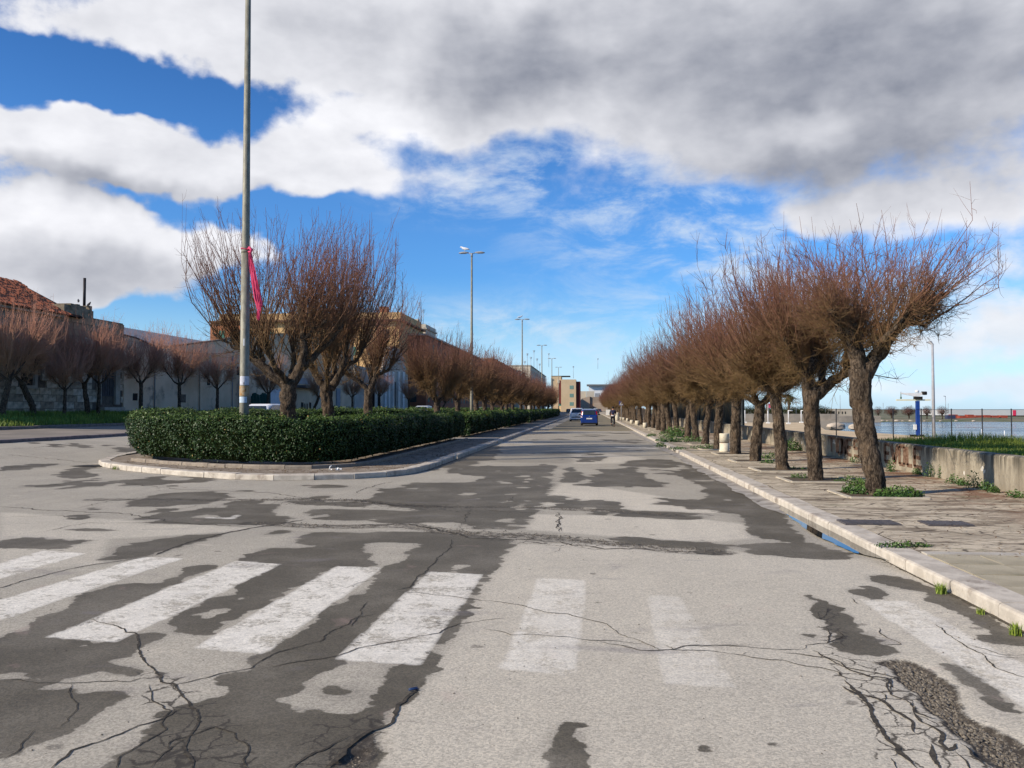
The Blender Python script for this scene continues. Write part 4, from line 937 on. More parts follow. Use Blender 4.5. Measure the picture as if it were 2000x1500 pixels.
def crown(paths, htop, spread, center, nshoot, ntwig, nfuzz, seed, thick=1.0, top_jit=.35, droop=.25, lowz=2.0, upb=1.0, lmax=3.2):
    r = np.random.default_rng(seed)
    src, wgt = [], []
    for pts, r0, r1, kind in paths:
        if kind == 't': continue
        Q = smooth_path(pts, 30); Lp = np.linalg.norm(np.diff(Q, axis=0), axis=1).sum()
        q = Q[7:] if kind == 'l' else Q[3:]
        w_ = np.linspace(.35, 1.5, len(q)); w_[-4:] *= 2.0 if kind == 'l' else .7
        src.append(q); wgt.append(w_ * Lp)
    src = np.vstack(src); wgt = np.concatenate(wgt); wgt /= wgt.sum()
    S = src[r.choice(len(src), nshoot, p=wgt)] + r.normal(0, .04, (nshoot, 3))
    out_ = S - np.array([center[0], center[1], 0]); out_[:, 2] = 0; on = np.linalg.norm(out_, axis=1)[:, None]; out_ = out_ / (on + .15)
    isd = r.random(nshoot) < droop
    D = out_ * r.uniform(.1, .8, (nshoot, 1)) + r.normal(0, .33, (nshoot, 3)) + np.array([0, 0, upb])
    D2 = out_ * r.uniform(.7, 1.5, (nshoot, 1)) + r.normal(0, .5, (nshoot, 3)) + np.array([0, 0, .02])
    D = np.where(isd[:, None], D2, D); D /= np.linalg.norm(D, axis=1)[:, None]
    # length : up to a domed top
    rad = np.linalg.norm(S[:, :2] - np.array(center[:2]), axis=1)
    topz = htop * (1 - .16 * np.clip(rad / spread, 0, 1.3) ** 2) - r.exponential(top_jit, nshoot) + r.normal(0, .08, nshoot)
    L = np.clip((topz - S[:, 2]) / np.maximum(D[:, 2], .35), .5, lmax); L = np.where(isd, r.uniform(.5, 1.15, nshoot) * spread * .42, L)
    K = 6; t = np.linspace(0, 1, K)
    bend = np.array([0, 0, 1.0]) * np.where(isd, .28, .10)[:, None] + r.normal(0, .12, (nshoot, 3))
    P = S[:, None] + D[:, None] * (L[:, None, None] * t[None, :, None]) + bend[:, None] * (L[:, None, None] * (t ** 2)[None, :, None])
    P += r.normal(0, .028, P.shape) * (t > 0)[None, :, None]
    # keep inside the sideways spread
    c2 = np.array(center[:2]); dv = P[..., :2] - c2; dr = np.linalg.norm(dv, axis=2)[..., None]; lim = spread * r.uniform(.86, 1.08, (nshoot, 1, 1))
    P[..., :2] = c2 + dv * np.where(dr > lim, lim / dr, 1)
    R0 = (.0115 * thick * r.uniform(.6, 1.35, nshoot) * np.clip(L / 1.6, .6, 1.3))
    Rd = R0[:, None] * (1 - .80 * t)[None]
    Vs, Fs, Ts = [], [], []
    V, F = btubes(P, Rd, 3); Vs.append(V); Fs.append(F)
    def toneof(z): return np.clip((z - lowz) / (htop - lowz) * 1.25 + .02, 0, 1)
    Ts.append(np.clip(toneof(V[:, 2]) + .15, 0, 1)); off = len(V)
    # side twigs
    M_ = nshoot * ntwig; si = r.integers(0, nshoot, M_); tt = r.beta(1.25, 1.25, M_) * .92 + .06
    f = tt * (K - 1); i0 = np.minimum(f.astype(int), K - 2); fr = (f - i0)[:, None]
    B0 = P[si, i0] * (1 - fr) + P[si, i0 + 1] * fr; Td = P[si, i0 + 1] - P[si, i0]; Td /= np.linalg.norm(Td, axis=1)[:, None] + 1e-9
    dirn = Td * .85 + r.normal(0, .48, (M_, 3)) + np.array([0, 0, .12]); dirn /= np.linalg.norm(dirn, axis=1)[:, None]
    l2 = (r.uniform(.16, .55, M_) * (1.15 - .6 * tt) * np.clip(L[si] / 1.5, .7, 1.35))
    P2 = B0[:, None] + dirn[:, None] * l2[:, None, None] * np.array([0, .5, 1])[None, :, None]; P2[:, 1] += r.normal(0, .02, (M_, 3)); P2[:, 2, 2] += l2 * .12
    r2 = .0042 * thick * r.uniform(.6, 1.3, M_)
    V, F = btubes(P2, r2[:, None] * np.array([1, .75, .4])[None], 3); Vs.append(V); Fs.append(F + off); off += len(V)
    Ts.append(np.clip(toneof(V[:, 2]) + np.repeat(r.normal(0, .22, M_), 9), 0, 1))
    # fine olive fuzz low in the crown
    si = r.integers(0, nshoot, nfuzz); tt = r.beta(1, 2.6, nfuzz); f = tt * (K - 1); i0 = np.minimum(f.astype(int), K - 2); fr = (f - i0)[:, None]
    B0 = P[si, i0] * (1 - fr) + P[si, i0 + 1] * fr
    dirn = r.normal(0, 1, (nfuzz, 3)) + np.array([0, 0, .25]); dirn /= np.linalg.norm(dirn, axis=1)[:, None]
    l2 = r.uniform(.10, .38, nfuzz); P2 = B0[:, None] + dirn[:, None] * l2[:, None, None] * np.array([0, .55, 1])[None, :, None]; P2[:, 1] += r.normal(0, .015, (nfuzz, 3))
    r2 = .0035 * thick * r.uniform(.6, 1.3, nfuzz)
    V, F = btubes(P2, r2[:, None] * np.array([1, .8, .4])[None], 3); Vs.append(V); Fs.append(F + off)
    Ts.append(np.clip(toneof(V[:, 2]) * .6 + np.repeat(r.normal(0, .15, nfuzz), 9), 0, 1))
    me = np_mesh('crown', np.vstack(Vs), np.vstack(Fs)); attr(me, 'tone', np.concatenate(Ts)); return me
def rand_paths(seed, hf, rt, nl, reach, rise, lean=.2, nsub=2):
    r = random.Random(seed); lx, ly = r.uniform(-lean, lean), r.uniform(-lean, lean)
    paths = [([(0, 0, -.15), (lx * .2, ly * .2, hf * .3), (lx * .8, ly * .8, hf * .75), (lx, ly, hf)], rt, rt * .86, 't')]
    a0 = r.uniform(0, 6.28)
    for i in range(nl):
        a = a0 + i * 6.28 / nl + r.uniform(-.35, .35); re = reach * r.uniform(.7, 1.15); ri = rise * r.uniform(.75, 1.25)
        c, s = math.cos(a), math.sin(a)
        p0 = (lx, ly, hf - .12); p1 = (lx + c * re * .42, ly + s * re * .42, hf + ri * .22); p2 = (lx + c * re * .75, ly + s * re * .75, hf + ri * .6); p3 = (lx + c * re, ly + s * re, hf + ri)
        paths.append(([p0, p1, p2, p3], rt * .52, rt * .26, 'l'))
        for k in range(nsub):
            a2 = a + r.choice((-1, 1)) * r.uniform(.5, 1.1); m_ = r.choice((p1, p2)); e = (m_[0] + math.cos(a2) * re * .4, m_[1] + math.sin(a2) * re * .4, m_[2] + ri * r.uniform(.3, .6))
            mid = tuple((m_[q] + e[q]) / 2 + r.uniform(-.05, .05) for q in range(3)); paths.append(([m_, mid, e], rt * .27, rt * .15, 's'))
    return paths, (lx, ly)
TREES = {}
def proto(key, paths, cen, mt=None, **kw):
    tm = wood(paths, 26, seed=kw['seed']); tm.materials.append(bark); c_ = crown(paths, center=cen, **kw); c_.materials.append(mt or twig); TREES[key] = (tm, c_)
def place_tree(key, x, y, z, rz, label, group, s=1.0, mirror=False):
    tm, c_ = TREES[key]; root = empty('tamarisk_tree', (x, y, z), rz); root.scale = (-s if mirror else s, s, s)
    tag(root, label, 'tree', group)
    link(bpy.data.objects.new('trunk', tm), root); c = link(bpy.data.objects.new('crown', c_), root); tag(c, kind='stuff')
    return root
# --- the two nearest trees on the right pavement, drawn as they stand
p_t1 = [([(0, 0, -.2), (-.02, 0, .25), (-.12, 0, .75), (-.2, .02, 1.3), (-.26, 0, 1.75), (-.25, 0, 2.15)], .168, .175, 't'),
        ([(-.22, 0, 2.0), (.0, .02, 2.38), (.24, .0, 2.68), (.46, -.05, 2.92), (.62, -.05, 3.12), (.80, -.05, 3.20), (.95, -.05, 3.24)], .16, .085, 'l'),
        ([(.46, -.05, 2.92), (.66, .15, 3.0), (.85, .25, 2.98), (1.05, .3, 2.92)], .06, .022, 's'),
        ([(-.26, 0, 2.1), (-.34, .02, 2.4), (-.42, .1, 2.68), (-.28, .15, 2.95)], .15, .09, 'l'),
        ([(-.36, 0, 2.45), (-.5, -.1, 2.75), (-.72, -.2, 3.0), (-.88, -.3, 3.12)], .10, .06, 's'),
        ([(-.15, .1, 2.2), (-.1, .5, 2.6), (.0, .75, 3.0)], .10, .05, 'l'), ([(.0, .02, 2.4), (.1, -.35, 2.75), (.3, -.6, 3.1)], .08, .045, 's'),
        ([(-.42, .1, 2.68), (-.6, .5, 2.9), (-.8, .8, 3.1)], .07, .04, 's')]
proto('t1', p_t1, (.08, 0), htop=4.4, spread=1.72, nshoot=330, ntwig=14, nfuzz=3600, seed=71, droop=.32, lowz=2.5, top_jit=.38, thick=.9)
p_t2 = [([(0, 0, -.2), (-.02, 0, .4), (-.05, 0, 1.0), (-.10, .0, 1.5), (-.08, 0, 1.85)], .150, .160, 't'),
        ([(-.12, 0, 1.75), (-.24, 0, 2.1), (-.38, 0, 2.4), (-.55, .05, 2.75), (-.8, .1, 3.0)], .12, .07, 'l'),
        ([(-.04, 0, 1.8), (0, .1, 2.2), (.06, .2, 2.65), (0, .3, 3.05)], .115, .06, 'l'),
        ([(.02, 0, 1.75), (.3, -.05, 1.95), (.52, -.1, 2.25), (.66, -.1, 2.7), (.75, -.15, 3.05)], .125, .07, 'l'),
        ([(.1, .1, 1.85), (.24, .3, 2.2), (.22, .45, 2.6), (.1, .6, 2.9)], .10, .05, 'l'), ([(-.3, 0, 2.3), (-.6, -.4, 2.6), (-.8, -.6, 2.9)], .06, .04, 's'), ([(.6, -.1, 2.5), (.85, -.4, 2.7), (1.1, -.6, 2.95)], .06, .035, 's')]
proto('t2', p_t2, (.0, .1), htop=4.55, spread=1.75, nshoot=340, ntwig=14, nfuzz=5200, seed=72, droop=.32, lowz=2.2, top_jit=.38)
for i in range(6):
    ps, cen = rand_paths(200 + i, (1.9, 1.8, 2.0, 1.75, 1.95, 1.85)[i], (.165, .155, .18, .165, .155, .17)[i], 6, 1.05, .75)
    proto(f'r{i}', ps, cen, htop=(4.9, 4.75, 5.0, 4.8, 4.95, 4.7)[i], spread=2.35, nshoot=430, ntwig=15, nfuzz=9000, seed=80 + i, droop=.50, lowz=2.2, top_jit=.5, thick=1.1)
# --- median trees
pA = [([(0, 0, -.1), (0, 0, .8), (0, 0, 1.6), (.0, 0, 2.35)], .245, .27, 't'),
      ([(-.03, 0, 2.2), (-.45, 0, 2.55), (-.85, 0, 2.85), (-1.2, .05, 3.15), (-1.6, .1, 3.5), (-1.8, .1, 3.75)], .20, .10, 'l'),
      ([(.06, 0, 2.2), (.32, 0, 2.7), (.46, 0, 3.25), (.45, 0, 3.8), (.42, 0, 4.4), (.35, 0, 4.75)], .21, .09, 'l'),
      ([(.46, 0, 3.6), (.78, -.1, 4.0), (1.2, -.15, 4.3)], .10, .05, 's'), ([(.3, 0, 2.65), (.75, .2, 3.15), (1.25, .3, 3.7), (1.65, .3, 4.2)], .13, .06, 'l'),
      ([(-.85, 0, 2.85), (-.95, .5, 3.3), (-1.1, .9, 3.9)], .10, .05, 's'), ([(0, .1, 2.3), (0, .8, 2.9), (-.1, 1.3, 3.6)], .14, .06, 'l'), ([(0, -.1, 2.3), (-.3, -.8, 2.9), (-.5, -1.3, 3.5)], .13, .06, 'l'),
      ([(-1.2, .05, 3.15), (-1.0, -.2, 3.7), (-.8, -.3, 4.2)], .08, .045, 's'), ([(-1.5, .1, 3.4), (-2.0, .0, 3.6), (-2.4, 0, 3.9)], .06, .03, 's')]
proto('mA', pA, (-.45, 0), htop=7.35, spread=2.95, nshoot=340, ntwig=14, nfuzz=2600, seed=91, droop=.15, lowz=3.2, top_jit=.5, thick=1.15, upb=1.25, lmax=3.8)
pB = [([(.1, 0, -.1), (.08, 0, .9), (-.02, 0, 1.7), (-.08, 0, 2.3)], .22, .22, 't'),
      ([(-.1, 0, 2.25), (-.45, 0, 2.7), (-.62, 0, 3.1), (-.66, 0, 3.5)], .16, .08, 'l'), ([(.1, 0, 2.2), (.5, 0, 2.75), (.64, 0, 3.3), (.62, 0, 3.85), (.7, 0, 4.4)], .17, .07, 'l'),
      ([(.5, 0, 2.8), (.95, .2, 3.3), (1.35, .3, 3.9)], .10, .05, 's'), ([(0, .1, 2.2), (.1, .8, 2.9), (.2, 1.2, 3.6)], .12, .06, 'l'), ([(0, -.1, 2.2), (.1, -.8, 2.8), (.3, -1.2, 3.4)], .12, .06, 'l')]
proto('mB', pB, (.45, 0), htop=7.9, spread=2.2, nshoot=330, ntwig=14, nfuzz=2600, seed=92, droop=.15, lowz=3.0, top_jit=.6, thick=1.2, upb=1.35, lmax=4.0)
pC = [([(.0, 0, -.1), (.0, 0, .9), (.02, 0, 1.7), (.05, 0, 2.3)], .19, .18, 't'),
      ([(.0, 0, 2.3), (-.45, 0, 2.75), (-.95, 0, 3.0)], .13, .07, 'l'), ([(.1, 0, 2.25), (.35, 0, 2.9), (.5, 0, 3.5), (.52, 0, 4.1)], .15, .07, 'l'),
      ([(.35, 0, 2.9), (.8, .2, 3.2), (1.2, .3, 3.6)], .09, .05, 's'), ([(.05, .1, 2.2), (.1, .8, 2.9), (.2, 1.1, 3.5)], .11, .06, 'l')]
proto('mC', pC, (.25, 0), htop=6.7, spread=2.0, nshoot=230, ntwig=13, nfuzz=2200, seed=93, droop=.22, lowz=2.6, top_jit=.5, thick=1.2, lmax=3.2)
for i in range(4):
    ps, cen = rand_paths(300 + i, (2.0, 2.2, 2.1, 1.9)[i], .23, 5, 1.35, 1.35, .3)
    proto(f'm{i}', ps, cen, htop=(6.9, 6.6, 7.1, 6.8)[i], spread=2.7, nshoot=400, ntwig=15, nfuzz=7000, seed=95 + i, droop=.45, lowz=2.8, top_jit=.55, thick=1.6, lmax=3.0)
for i in range(4):
    ps, cen = rand_paths(400 + i, (2.1, 2.3, 2.0, 2.4)[i], (.17, .15, .19, .14)[i], 4, 1.0, 1.2, (.5, .15, .9, .1)[i], 1)
    proto(f'v{i}', ps, cen, twig_bright, htop=(6.9, 6.6, 7.0, 6.5)[i], spread=2.3, nshoot=260, ntwig=13, nfuzz=3500, seed=105 + i, droop=.36, lowz=1.8, top_jit=.6, thick=1.25, lmax=2.9)
# right pavement row
RB = [(1712, 967), (1594, 938), (1529, 918), (1475, 901), (1436, 887), (1402, 877), (1377, 868), (1360, 861), (1343, 856.5), (1323, 850.5)]
rr = random.Random(9); ypos = []
gR = 'pollarded tamarisks in a row on the right pavement'
for i, (u, v) in enumerate(RB):
    x, y = G(u, v, .12); ypos.append((x, y))
while ypos[-1][1] < 215: ypos.append((4.72 + rr.uniform(-.12, .12), ypos[-1][1] + rr.uniform(3.0, 3.7)))
for i, (x, y) in enumerate(ypos):
    n = i + 1
    lab = {1: 'nearest bare tamarisk on the right pavement, one long limb reaching out to the right', 2: 'four-limbed bare tamarisk just beyond the nearest one on the right pavement'}.get(n, f'{ordinal(n)} gnarled bare tamarisk from the near end of the right pavement row')
    if n <= 2: place_tree(('t1', 't2')[i], x, y, .12, 0.09, lab, gR)
    else: place_tree(f'r{(i * 5 + i // 6) % 6}', x, y, .12, rr.uniform(0, 6.28), lab, gR, rr.uniform(.94, 1.04))
# median row
gM = 'tamarisks standing in the median between the hedges'
def lat(u, L): return (L, AX(u, L))
mt_ = [lat(563, -9.7), lat(640, -9.6), lat(718, -9.6)]
labs = ['largest bare tamarisk in the median, just behind the curved hedge and the tall lamp pole', 'second bare tamarisk in the median, its trunk leaning left and forking low', 'third and smallest forked tamarisk near the end of the median']
for k, (x, y) in enumerate(mt_): place_tree(('mA', 'mB', 'mC')[k], x, y, .12, 0.16, labs[k], gM)
y = 51.0; k = 3
for u in (851, 897): 
    x, y = lat(u, -9.6); k += 1; place_tree(f'm{k % 4}', x, y, .12, rr.uniform(0, 6.28), f'{ordinal(k)} bare tamarisk counted from the near end of the median', gM, rr.uniform(.96, 1.03))
while y < 185:
    y += rr.uniform(6.6, 8.2); k += 1; place_tree(f'm{(k * 3) % 4}', -9.6 + rr.uniform(-.3, .3), y, .12, rr.uniform(0, 6.28), f'{ordinal(k)} bare tamarisk counted from the near end of the median', gM, rr.uniform(.92, 1.04))
# row on the grassy verge in front of the old houses
gV = 'thin tamarisks on the grassy verge by the old houses'; k = 0
for u, key, s in ((3, 'v0', 1), (68, 'v2', 1.0), (126, 'v1', .72), (172, 'v0', 1), (192, 'v3', .9), (275, 'v1', 1), (350, 'v3', 1), (424, 'v1', .95), (520, 'v0', .95), (612, 'v2', .9), (688, 'v1', .9), (742, 'v3', .95), (800, 'v0', .95), (835, 'v1', .9), (862, 'v2', .9), (890, 'v3', .9)):
    x, y = lat(u, -31.2 - (0.6 if k % 2 else 0)); k += 1
    place_tree(key, x, y, verge_z(x) - .05, rr.uniform(0, 6.28), f'{ordinal(k)} thin tamarisk from the left edge of the grassy verge', gV, s)

# ---------------------------------------------------------------- grass and weeds
grass_m = leafmat('grass_blades', (0.09, 0.15, 0.018), (0.27, 0.33, 0.05), .6, .3)
weed_m = leafmat('weed_leaves', (0.03, 0.08, 0.014), (0.10, 0.16, 0.03), .5, .4)
def blades(name, X, Y, Z, h, w, mt, label, seed, tone=None, kind='stuff', cat=None, group=None):
    r = np.random.default_rng(seed); n = len(X); a = r.uniform(0, 6.28, n); hh = h * r.uniform(.45, 1.25, n); ww = w * r.uniform(.6, 1.3, n)
    lean = r.uniform(0, .55, n) * hh; a2 = r.uniform(0, 6.28, n)
    b0 = np.stack([X - np.cos(a) * ww, Y - np.sin(a) * ww, Z], -1); b1 = np.stack([X + np.cos(a) * ww, Y + np.sin(a) * ww, Z], -1)
    mx = X + np.cos(a2) * lean * .4; my = Y + np.sin(a2) * lean * .4
    m1 = np.stack([mx + np.cos(a) * ww * .7, my + np.sin(a) * ww * .7, Z + hh * .6], -1); m0 = np.stack([mx - np.cos(a) * ww * .7, my - np.sin(a) * ww * .7, Z + hh * .6], -1)
    t = np.stack([X + np.cos(a2) * lean, Y + np.sin(a2) * lean, Z + hh], -1)
    V = np.stack([b0, b1, m1, m0, t], 1).reshape(-1, 3); i = np.arange(n) * 5
    me = bpy.data.meshes.new(name); F = np.stack([i, i + 1, i + 2, i + 3], -1); F2 = np.stack([i + 3, i + 2, i + 4], -1)
    me.vertices.add(len(V)); me.vertices.foreach_set('co', V.astype(np.float32).ravel())
    li = np.concatenate([F.ravel(), F2.ravel()]).astype(np.int32); me.loops.add(len(li)); me.loops.foreach_set('vertex_index', li)
    st = np.concatenate([np.arange(n) * 4, 4 * n + np.arange(n) * 3]).astype(np.int32); me.polygons.add(2 * n); me.polygons.foreach_set('loop_start', st); me.update(calc_edges=True)
    tn = r.uniform(0, 1, n) if tone is None else tone; attr(me, 'tone', np.repeat(tn, 5))
    return tag(obj(name, me, mt), label, cat, group, kind)
r_ = np.random.default_rng(8)
n = 70000; y = 25 + (r_.random(n) ** 1.4) * 100; x = -27.95 - r_.random(n) * 5.6
keep = fbm(x * .8, y * .8, None, 3) > .30; x, y = x[keep], y[keep]; z = np.interp(-x, [27.8, 32.0], [.70, 1.25])
hgt = .13 + .22 * fbm(x * .7, y * .7, None, 9) ** 1.2
blades('grass', x, y, z, hgt, .018, grass_m, 'rough green grass covering the raised verge in front of the old houses', 2, np.clip(fbm(x * .9, y * .9, None, 5) * 1.6 - .4 + r_.normal(0, .18, len(x)), 0, 1))
weed_n = [0]
def weed(u, v, z, rad, h, n, label, leaf=.05, at_=None, dens=None, name='weed', flat=1.0):
    x, y = at_ or G(u, v, z); weed_n[0] += 1; r = np.random.default_rng(500 + weed_n[0])
    a = r.uniform(0, 6.28, n); q = np.sqrt(r.random(n)) * rad; hz = r.random(n) * h * (1 - .65 * (q / rad) ** 2)
    P = np.stack([q * np.cos(a), q * np.sin(a) * flat, hz], -1)
    N = np.stack([np.cos(a) * .6, np.sin(a) * .6, np.full(n, .9)], -1)
    me = leaves('leaves', P, N, leaf, .4, .5, np.clip(hz / h * .9 + r.normal(0, .2, n), 0, 1), 600 + weed_n[0], .8)
    rt = empty(name, (x, y, z)); tag(rt, label, 'weed', 'weeds growing out of the pavement')
    tag(obj('leaves', me, weed_m, rt), kind='stuff')
    st_ = MB(); rs_ = random.Random(weed_n[0])
    for k in range(7):
        a_ = rs_.uniform(0, 6.28); q_ = rad * rs_.uniform(.1, .6); st_.tube([(q_ * .3 * math.cos(a_), q_ * .3 * math.sin(a_) * flat, -.01), (q_ * math.cos(a_), q_ * math.sin(a_) * flat, h * rs_.uniform(.4, .8))], .003, 4)
    tag(st_.build('stems', weed_m, rt), kind='stuff'); return rt
weed(1685, 964, .12, .34, .24, 1500, 'bushy green weed at the left foot of the nearest pavement tree', .045)
weed(1755, 972, .12, .42, .20, 1500, 'spreading green weed at the right foot of the nearest pavement tree', .045, flat=.5)
weed(1505, 896, .12, .30, .20, 260, 'green weed at the foot of the fourth pavement tree', .06)
weed(1325, 853, .12, 1.0, .55, 900, 'leafy green bush at the foot of the tenth pavement tree', .11)
weed(1305, 863, .12, .55, .3, 420, 'leafy green clump on the pavement edge between kerb and trees', .09)
weed(1350, 863, .12, .7, .25, 380, 'low green weeds round the foot of the eighth and ninth pavement trees', .09)
weed(1292, 872, .10, .2, .18, 160, 'green weed in the gutter below the leafy clump', .07); weed(1324, 877, .12, .35, .08, 180, 'flat green weed just behind the kerb beside the gutter', .06)
weed(1272, 852, .12, .3, .15, 160, 'small green weed behind the kerb farther up the street', .08)
weed(1545, 880, .12, .35, .45, 420, 'leafy plant growing against the low wall behind the third tree', .08)
weed(1380, 876, .12, .6, .15, 260, 'low weeds beside the pale concrete bollard', .07)
weed(1662, 942, .12, .35, .12, 420, 'low green weed at the right foot of the second pavement tree', .04); weed(1562, 934, .12, .2, .12, 200, 'tuft of weed in the left corner of the second tree pit', .04)
weed(1500, 905, .12, .2, .1, 160, 'tuft of weed in the left corner of the fourth tree pit', .05); weed(1565, 917, .12, .5, .06, 260, 'thin weeds at the right foot of the third pavement tree', .05, flat=.4)
weed(1765, 1067, .125, .30, .05, 420, 'flat strip of weeds along the edge of the paved part', .03, flat=.2)
weed(1668, 903, .12, .12, .2, 90, 'dark tuft at the foot of the low wall under the letter S', .05)
for u, v, h, rd, lb in ((1740, 921, .30, .10, 'spindly weed at the wall foot under the letter V'), (1818, 931, .34, .14, 'upright leafy weed at the wall foot right of the last letter'), (1840, 934, .42, .07, 'tall thin weed stalk against the wall right of the last letter'),
                  (1792, 926, .14, .10, 'low weed at the wall foot under the last letter E'), (1862, 944, .2, .16, 'weed clump at the wall foot left of the dark bush'), (1903, 953, .34, .15, 'dark green bushy weed at the foot of the wall'),
                  (1925, 957, .2, .12, 'pale green weed right of the dark bushy one at the wall'), (1940, 961, .14, .1, 'reddish dry weed at the wall foot'), (1985, 972, .14, .16, 'low weed at the wall foot by the right edge'), (1880, 948, .14, .1, 'small weed just left of the dark bushy one')):
    weed(u, v, .12, rd, h, 220, lb, .04)
def tuft(u, v, z, rad, h, n, label):
    x, y = G(u, v, z); r = np.random.default_rng(int(u)); a = r.uniform(0, 6.28, n); q = r.random(n) * rad
    rt = empty('grass_tuft', (x, y, z)); tag(rt, label, 'grass tuft', 'grass tufts in the kerb joints')
    o = blades('blades', q * np.cos(a), q * np.sin(a), np.zeros(n), h, .004, grass_m, None, int(v)); o.parent = rt; return rt
tuft(1838, 1160, .0, .05, .085, 130, 'bright grass tuft at the foot of the right kerb'); tuft(1984, 1240, .0, .05, .08, 110, 'bright grass tuft at the kerb foot nearest the right edge')
tuft(1915, 1200, .0, .03, .05, 60, 'tiny grass tuft between the two bright ones at the kerb')
tuft(265, 932, .05, .10, .10, 70, 'dry tuft in a joint of the median kerb').location = (-12.36, 20.66, .01)
n = 1500; r_ = np.random.default_rng(14); x = r_.uniform(-5.9, -4.5, n); y = 19.4 + r_.random(n) ** 1.4 * 30; x2 = r_.uniform(-13, -6, 700); y2 = np.interp(-x2, [5.6, 6.8, 8.1, 9.4, 10.9, 12.4, 13.85], [18.6, 18.25, 18.45, 19.15, 20.1, 21.1, 22.6]) + r_.uniform(0, 1.4, 700)
x = np.concatenate([x, x2]); y = np.concatenate([y, y2]); P = np.stack([x, y, np.full(len(x), .125)], -1); me = leaves('litter', P, np.tile([0, 0, 1.0], (len(x), 1)), .05, .6, .35, None, 9, .25)
tag(obj('leaf_litter', me, leafmat('hedge_litter', (0.10, 0.06, 0.03), (0.26, 0.18, 0.09), .9, .1)), 'dead leaves lying at the foot of the hedge on the median', kind='stuff')
# small twigs and leaf litter on the pavement
n = 2600; r_ = np.random.default_rng(12); x = r_.uniform(3.5, 7.3, n); y = 8.6 + r_.random(n) ** 1.5 * 24; k = r_.random(n) < np.interp(x, [3.5, 5, 7.3], [.2, .5, 1.0]); x, y = x[k], y[k]
P = np.stack([x, y, np.full(len(x), .145)], -1); me = leaves('litter', P, np.tile([0, 0, 1.0], (len(x), 1)), .045, .6, .22, None, 5, .22)
tag(obj('leaf_litter', me, leafmat('litter', (0.12, 0.055, 0.03), (0.26, 0.20, 0.13), .9, .1)), 'dry twigs and rusty leaf litter scattered on the right pavement', kind='stuff')

# ================================================================ BUILDINGS ON THE LEFT
def quad_tex(*a): pass
FX = -34.0                                # line of the old fronts
def wallbox(name, mt, x0, x1, y0, y1, z0, z1, parent): return MB().box(x0, x1, y0, y1, z0, z1).build(name, mt, parent)
stone_m = [mat(f'ashlar_{i}', c, tuple(v * .72 for v in c), 0.95, 3.5, .25, 40, .02, 18, c3=tuple(v * .5 for v in c), s3=1.7) for i, c in enumerate(((0.54, 0.44, 0.315), (0.45, 0.36, 0.25), (0.62, 0.51, 0.375), (0.36, 0.28, 0.195)))]
mortar = mat('old_mortar', (0.15, 0.12, 0.09), (0.10, 0.08, 0.06), .95, 4)
plaster_br = mat('brown_plaster', (0.40, 0.24, 0.145), (0.30, 0.18, 0.11), .95, .7, .2, 20, c3=(0.12, 0.085, .06), s3=.5)
dark_m = mat('dark_opening', (0.012, 0.011, 0.010), (0.02, 0.018, 0.016), .9, 2)
wood_m = mat('grey_door_wood', (0.075, 0.075, 0.078), (0.05, .05, .052), .85, 3, .3, 30)
jamb_m = mat('jamb_stone', (0.42, 0.38, 0.31), (0.32, .28, .22), .9, 2, .2, 30)
def hz(v, y, x=FX): return float(HZ(v, x, y))
ya, yc = AX(-150, FX), AX(241, FX)         # near and far ends of the old stone house
y_t = AX(118, FX); ych1 = AX(182, FX)
hs_ = empty('stone_house', (FX, ya, 1.2)); I_ = Matrix.Translation((-FX, -ya, -1.2))
tag(hs_, 'derelict old stone house with broken terracotta roof and a square stone stack', 'house')
def adopt(o, root, M): o.matrix_parent_inverse = M; return o
zE = hz(602, AX(60, FX)); zW = hz(632, yc)
b = MB().box(FX - 9, FX - .12, ya, y_t, 1.0, zE); b.box(FX - 9, FX - .12, y_t, yc, 1.0, zW)
adopt(b.build('wall', mortar, hs_), hs_, I_)
# ashlar facing, course by course, with the openings left out
wy0, wy1 = AX(44, FX), AX(66, FX); wz0, wz1 = hz(752, wy0), hz(700, wy0)
w2y0, w2y1 = AX(70, FX), AX(86, FX); w2z0, w2z1 = hz(748, w2y0), hz(705, w2y0)
dy0, dy1 = AX(196, FX), AX(224, FX); dz0, dz1 = hz(790, dy0), hz(722, dy0)
rr = random.Random(21); z = 1.15; blocks = []
ch = .44
while z < zE - .2:
    y = ya - rr.uniform(0, .9)
    while y < yc:
        L = rr.uniform(.75, 1.35); y2 = min(y + L, yc); top = zE if y < y_t - .3 else zW
        hit = any(not (y2 < a_ or y > b_) and not (z + ch < c_ or z > d_) for a_, b_, c_, d_ in ((wy0, wy1, wz0, wz1), (dy0 - .25, dy1 + .25, dz0 - 1, dz1 + .2)))
        if z + ch < top + .15 and y2 > ya and not hit and y2 - y > .2: blocks.append((max(y, ya), y2, z))
        y = y2
    z += ch
blocks.sort(key=lambda t: t[2]); 
bm_cache = {}
for i, (y, y2, z) in enumerate(blocks[:290]):
    key = round((y2 - y) * 6) / 6
    if key not in bm_cache:
        me = MB().box(-.14, 0, .012, key - .012, .012, ch - .012).mesh('stone_block'); bm_cache[key] = me
    me = bm_cache[key].copy() if False else bm_cache[key]
    o = bpy.data.objects.new('stone_block', me); link(o, hs_); o.location = (rr.uniform(-.035, .02), y - ya, z - 1.2); o.scale = (1, (y2 - y) / key, 1)
    if not me.materials: me.materials.append(stone_m[0])
    o.material_slots[0].link = 'OBJECT'; up = z > 4.3
    o.material_slots[0].material = plaster_br if up and rr.random() < .85 else rr.choice(stone_m)
b = MB()
for (y, y2, z) in blocks[290:]: b.box(FX - .14, FX + rr.uniform(-.03, .0), y + .01, y2 - .01, z + .01, z + ch - .01)
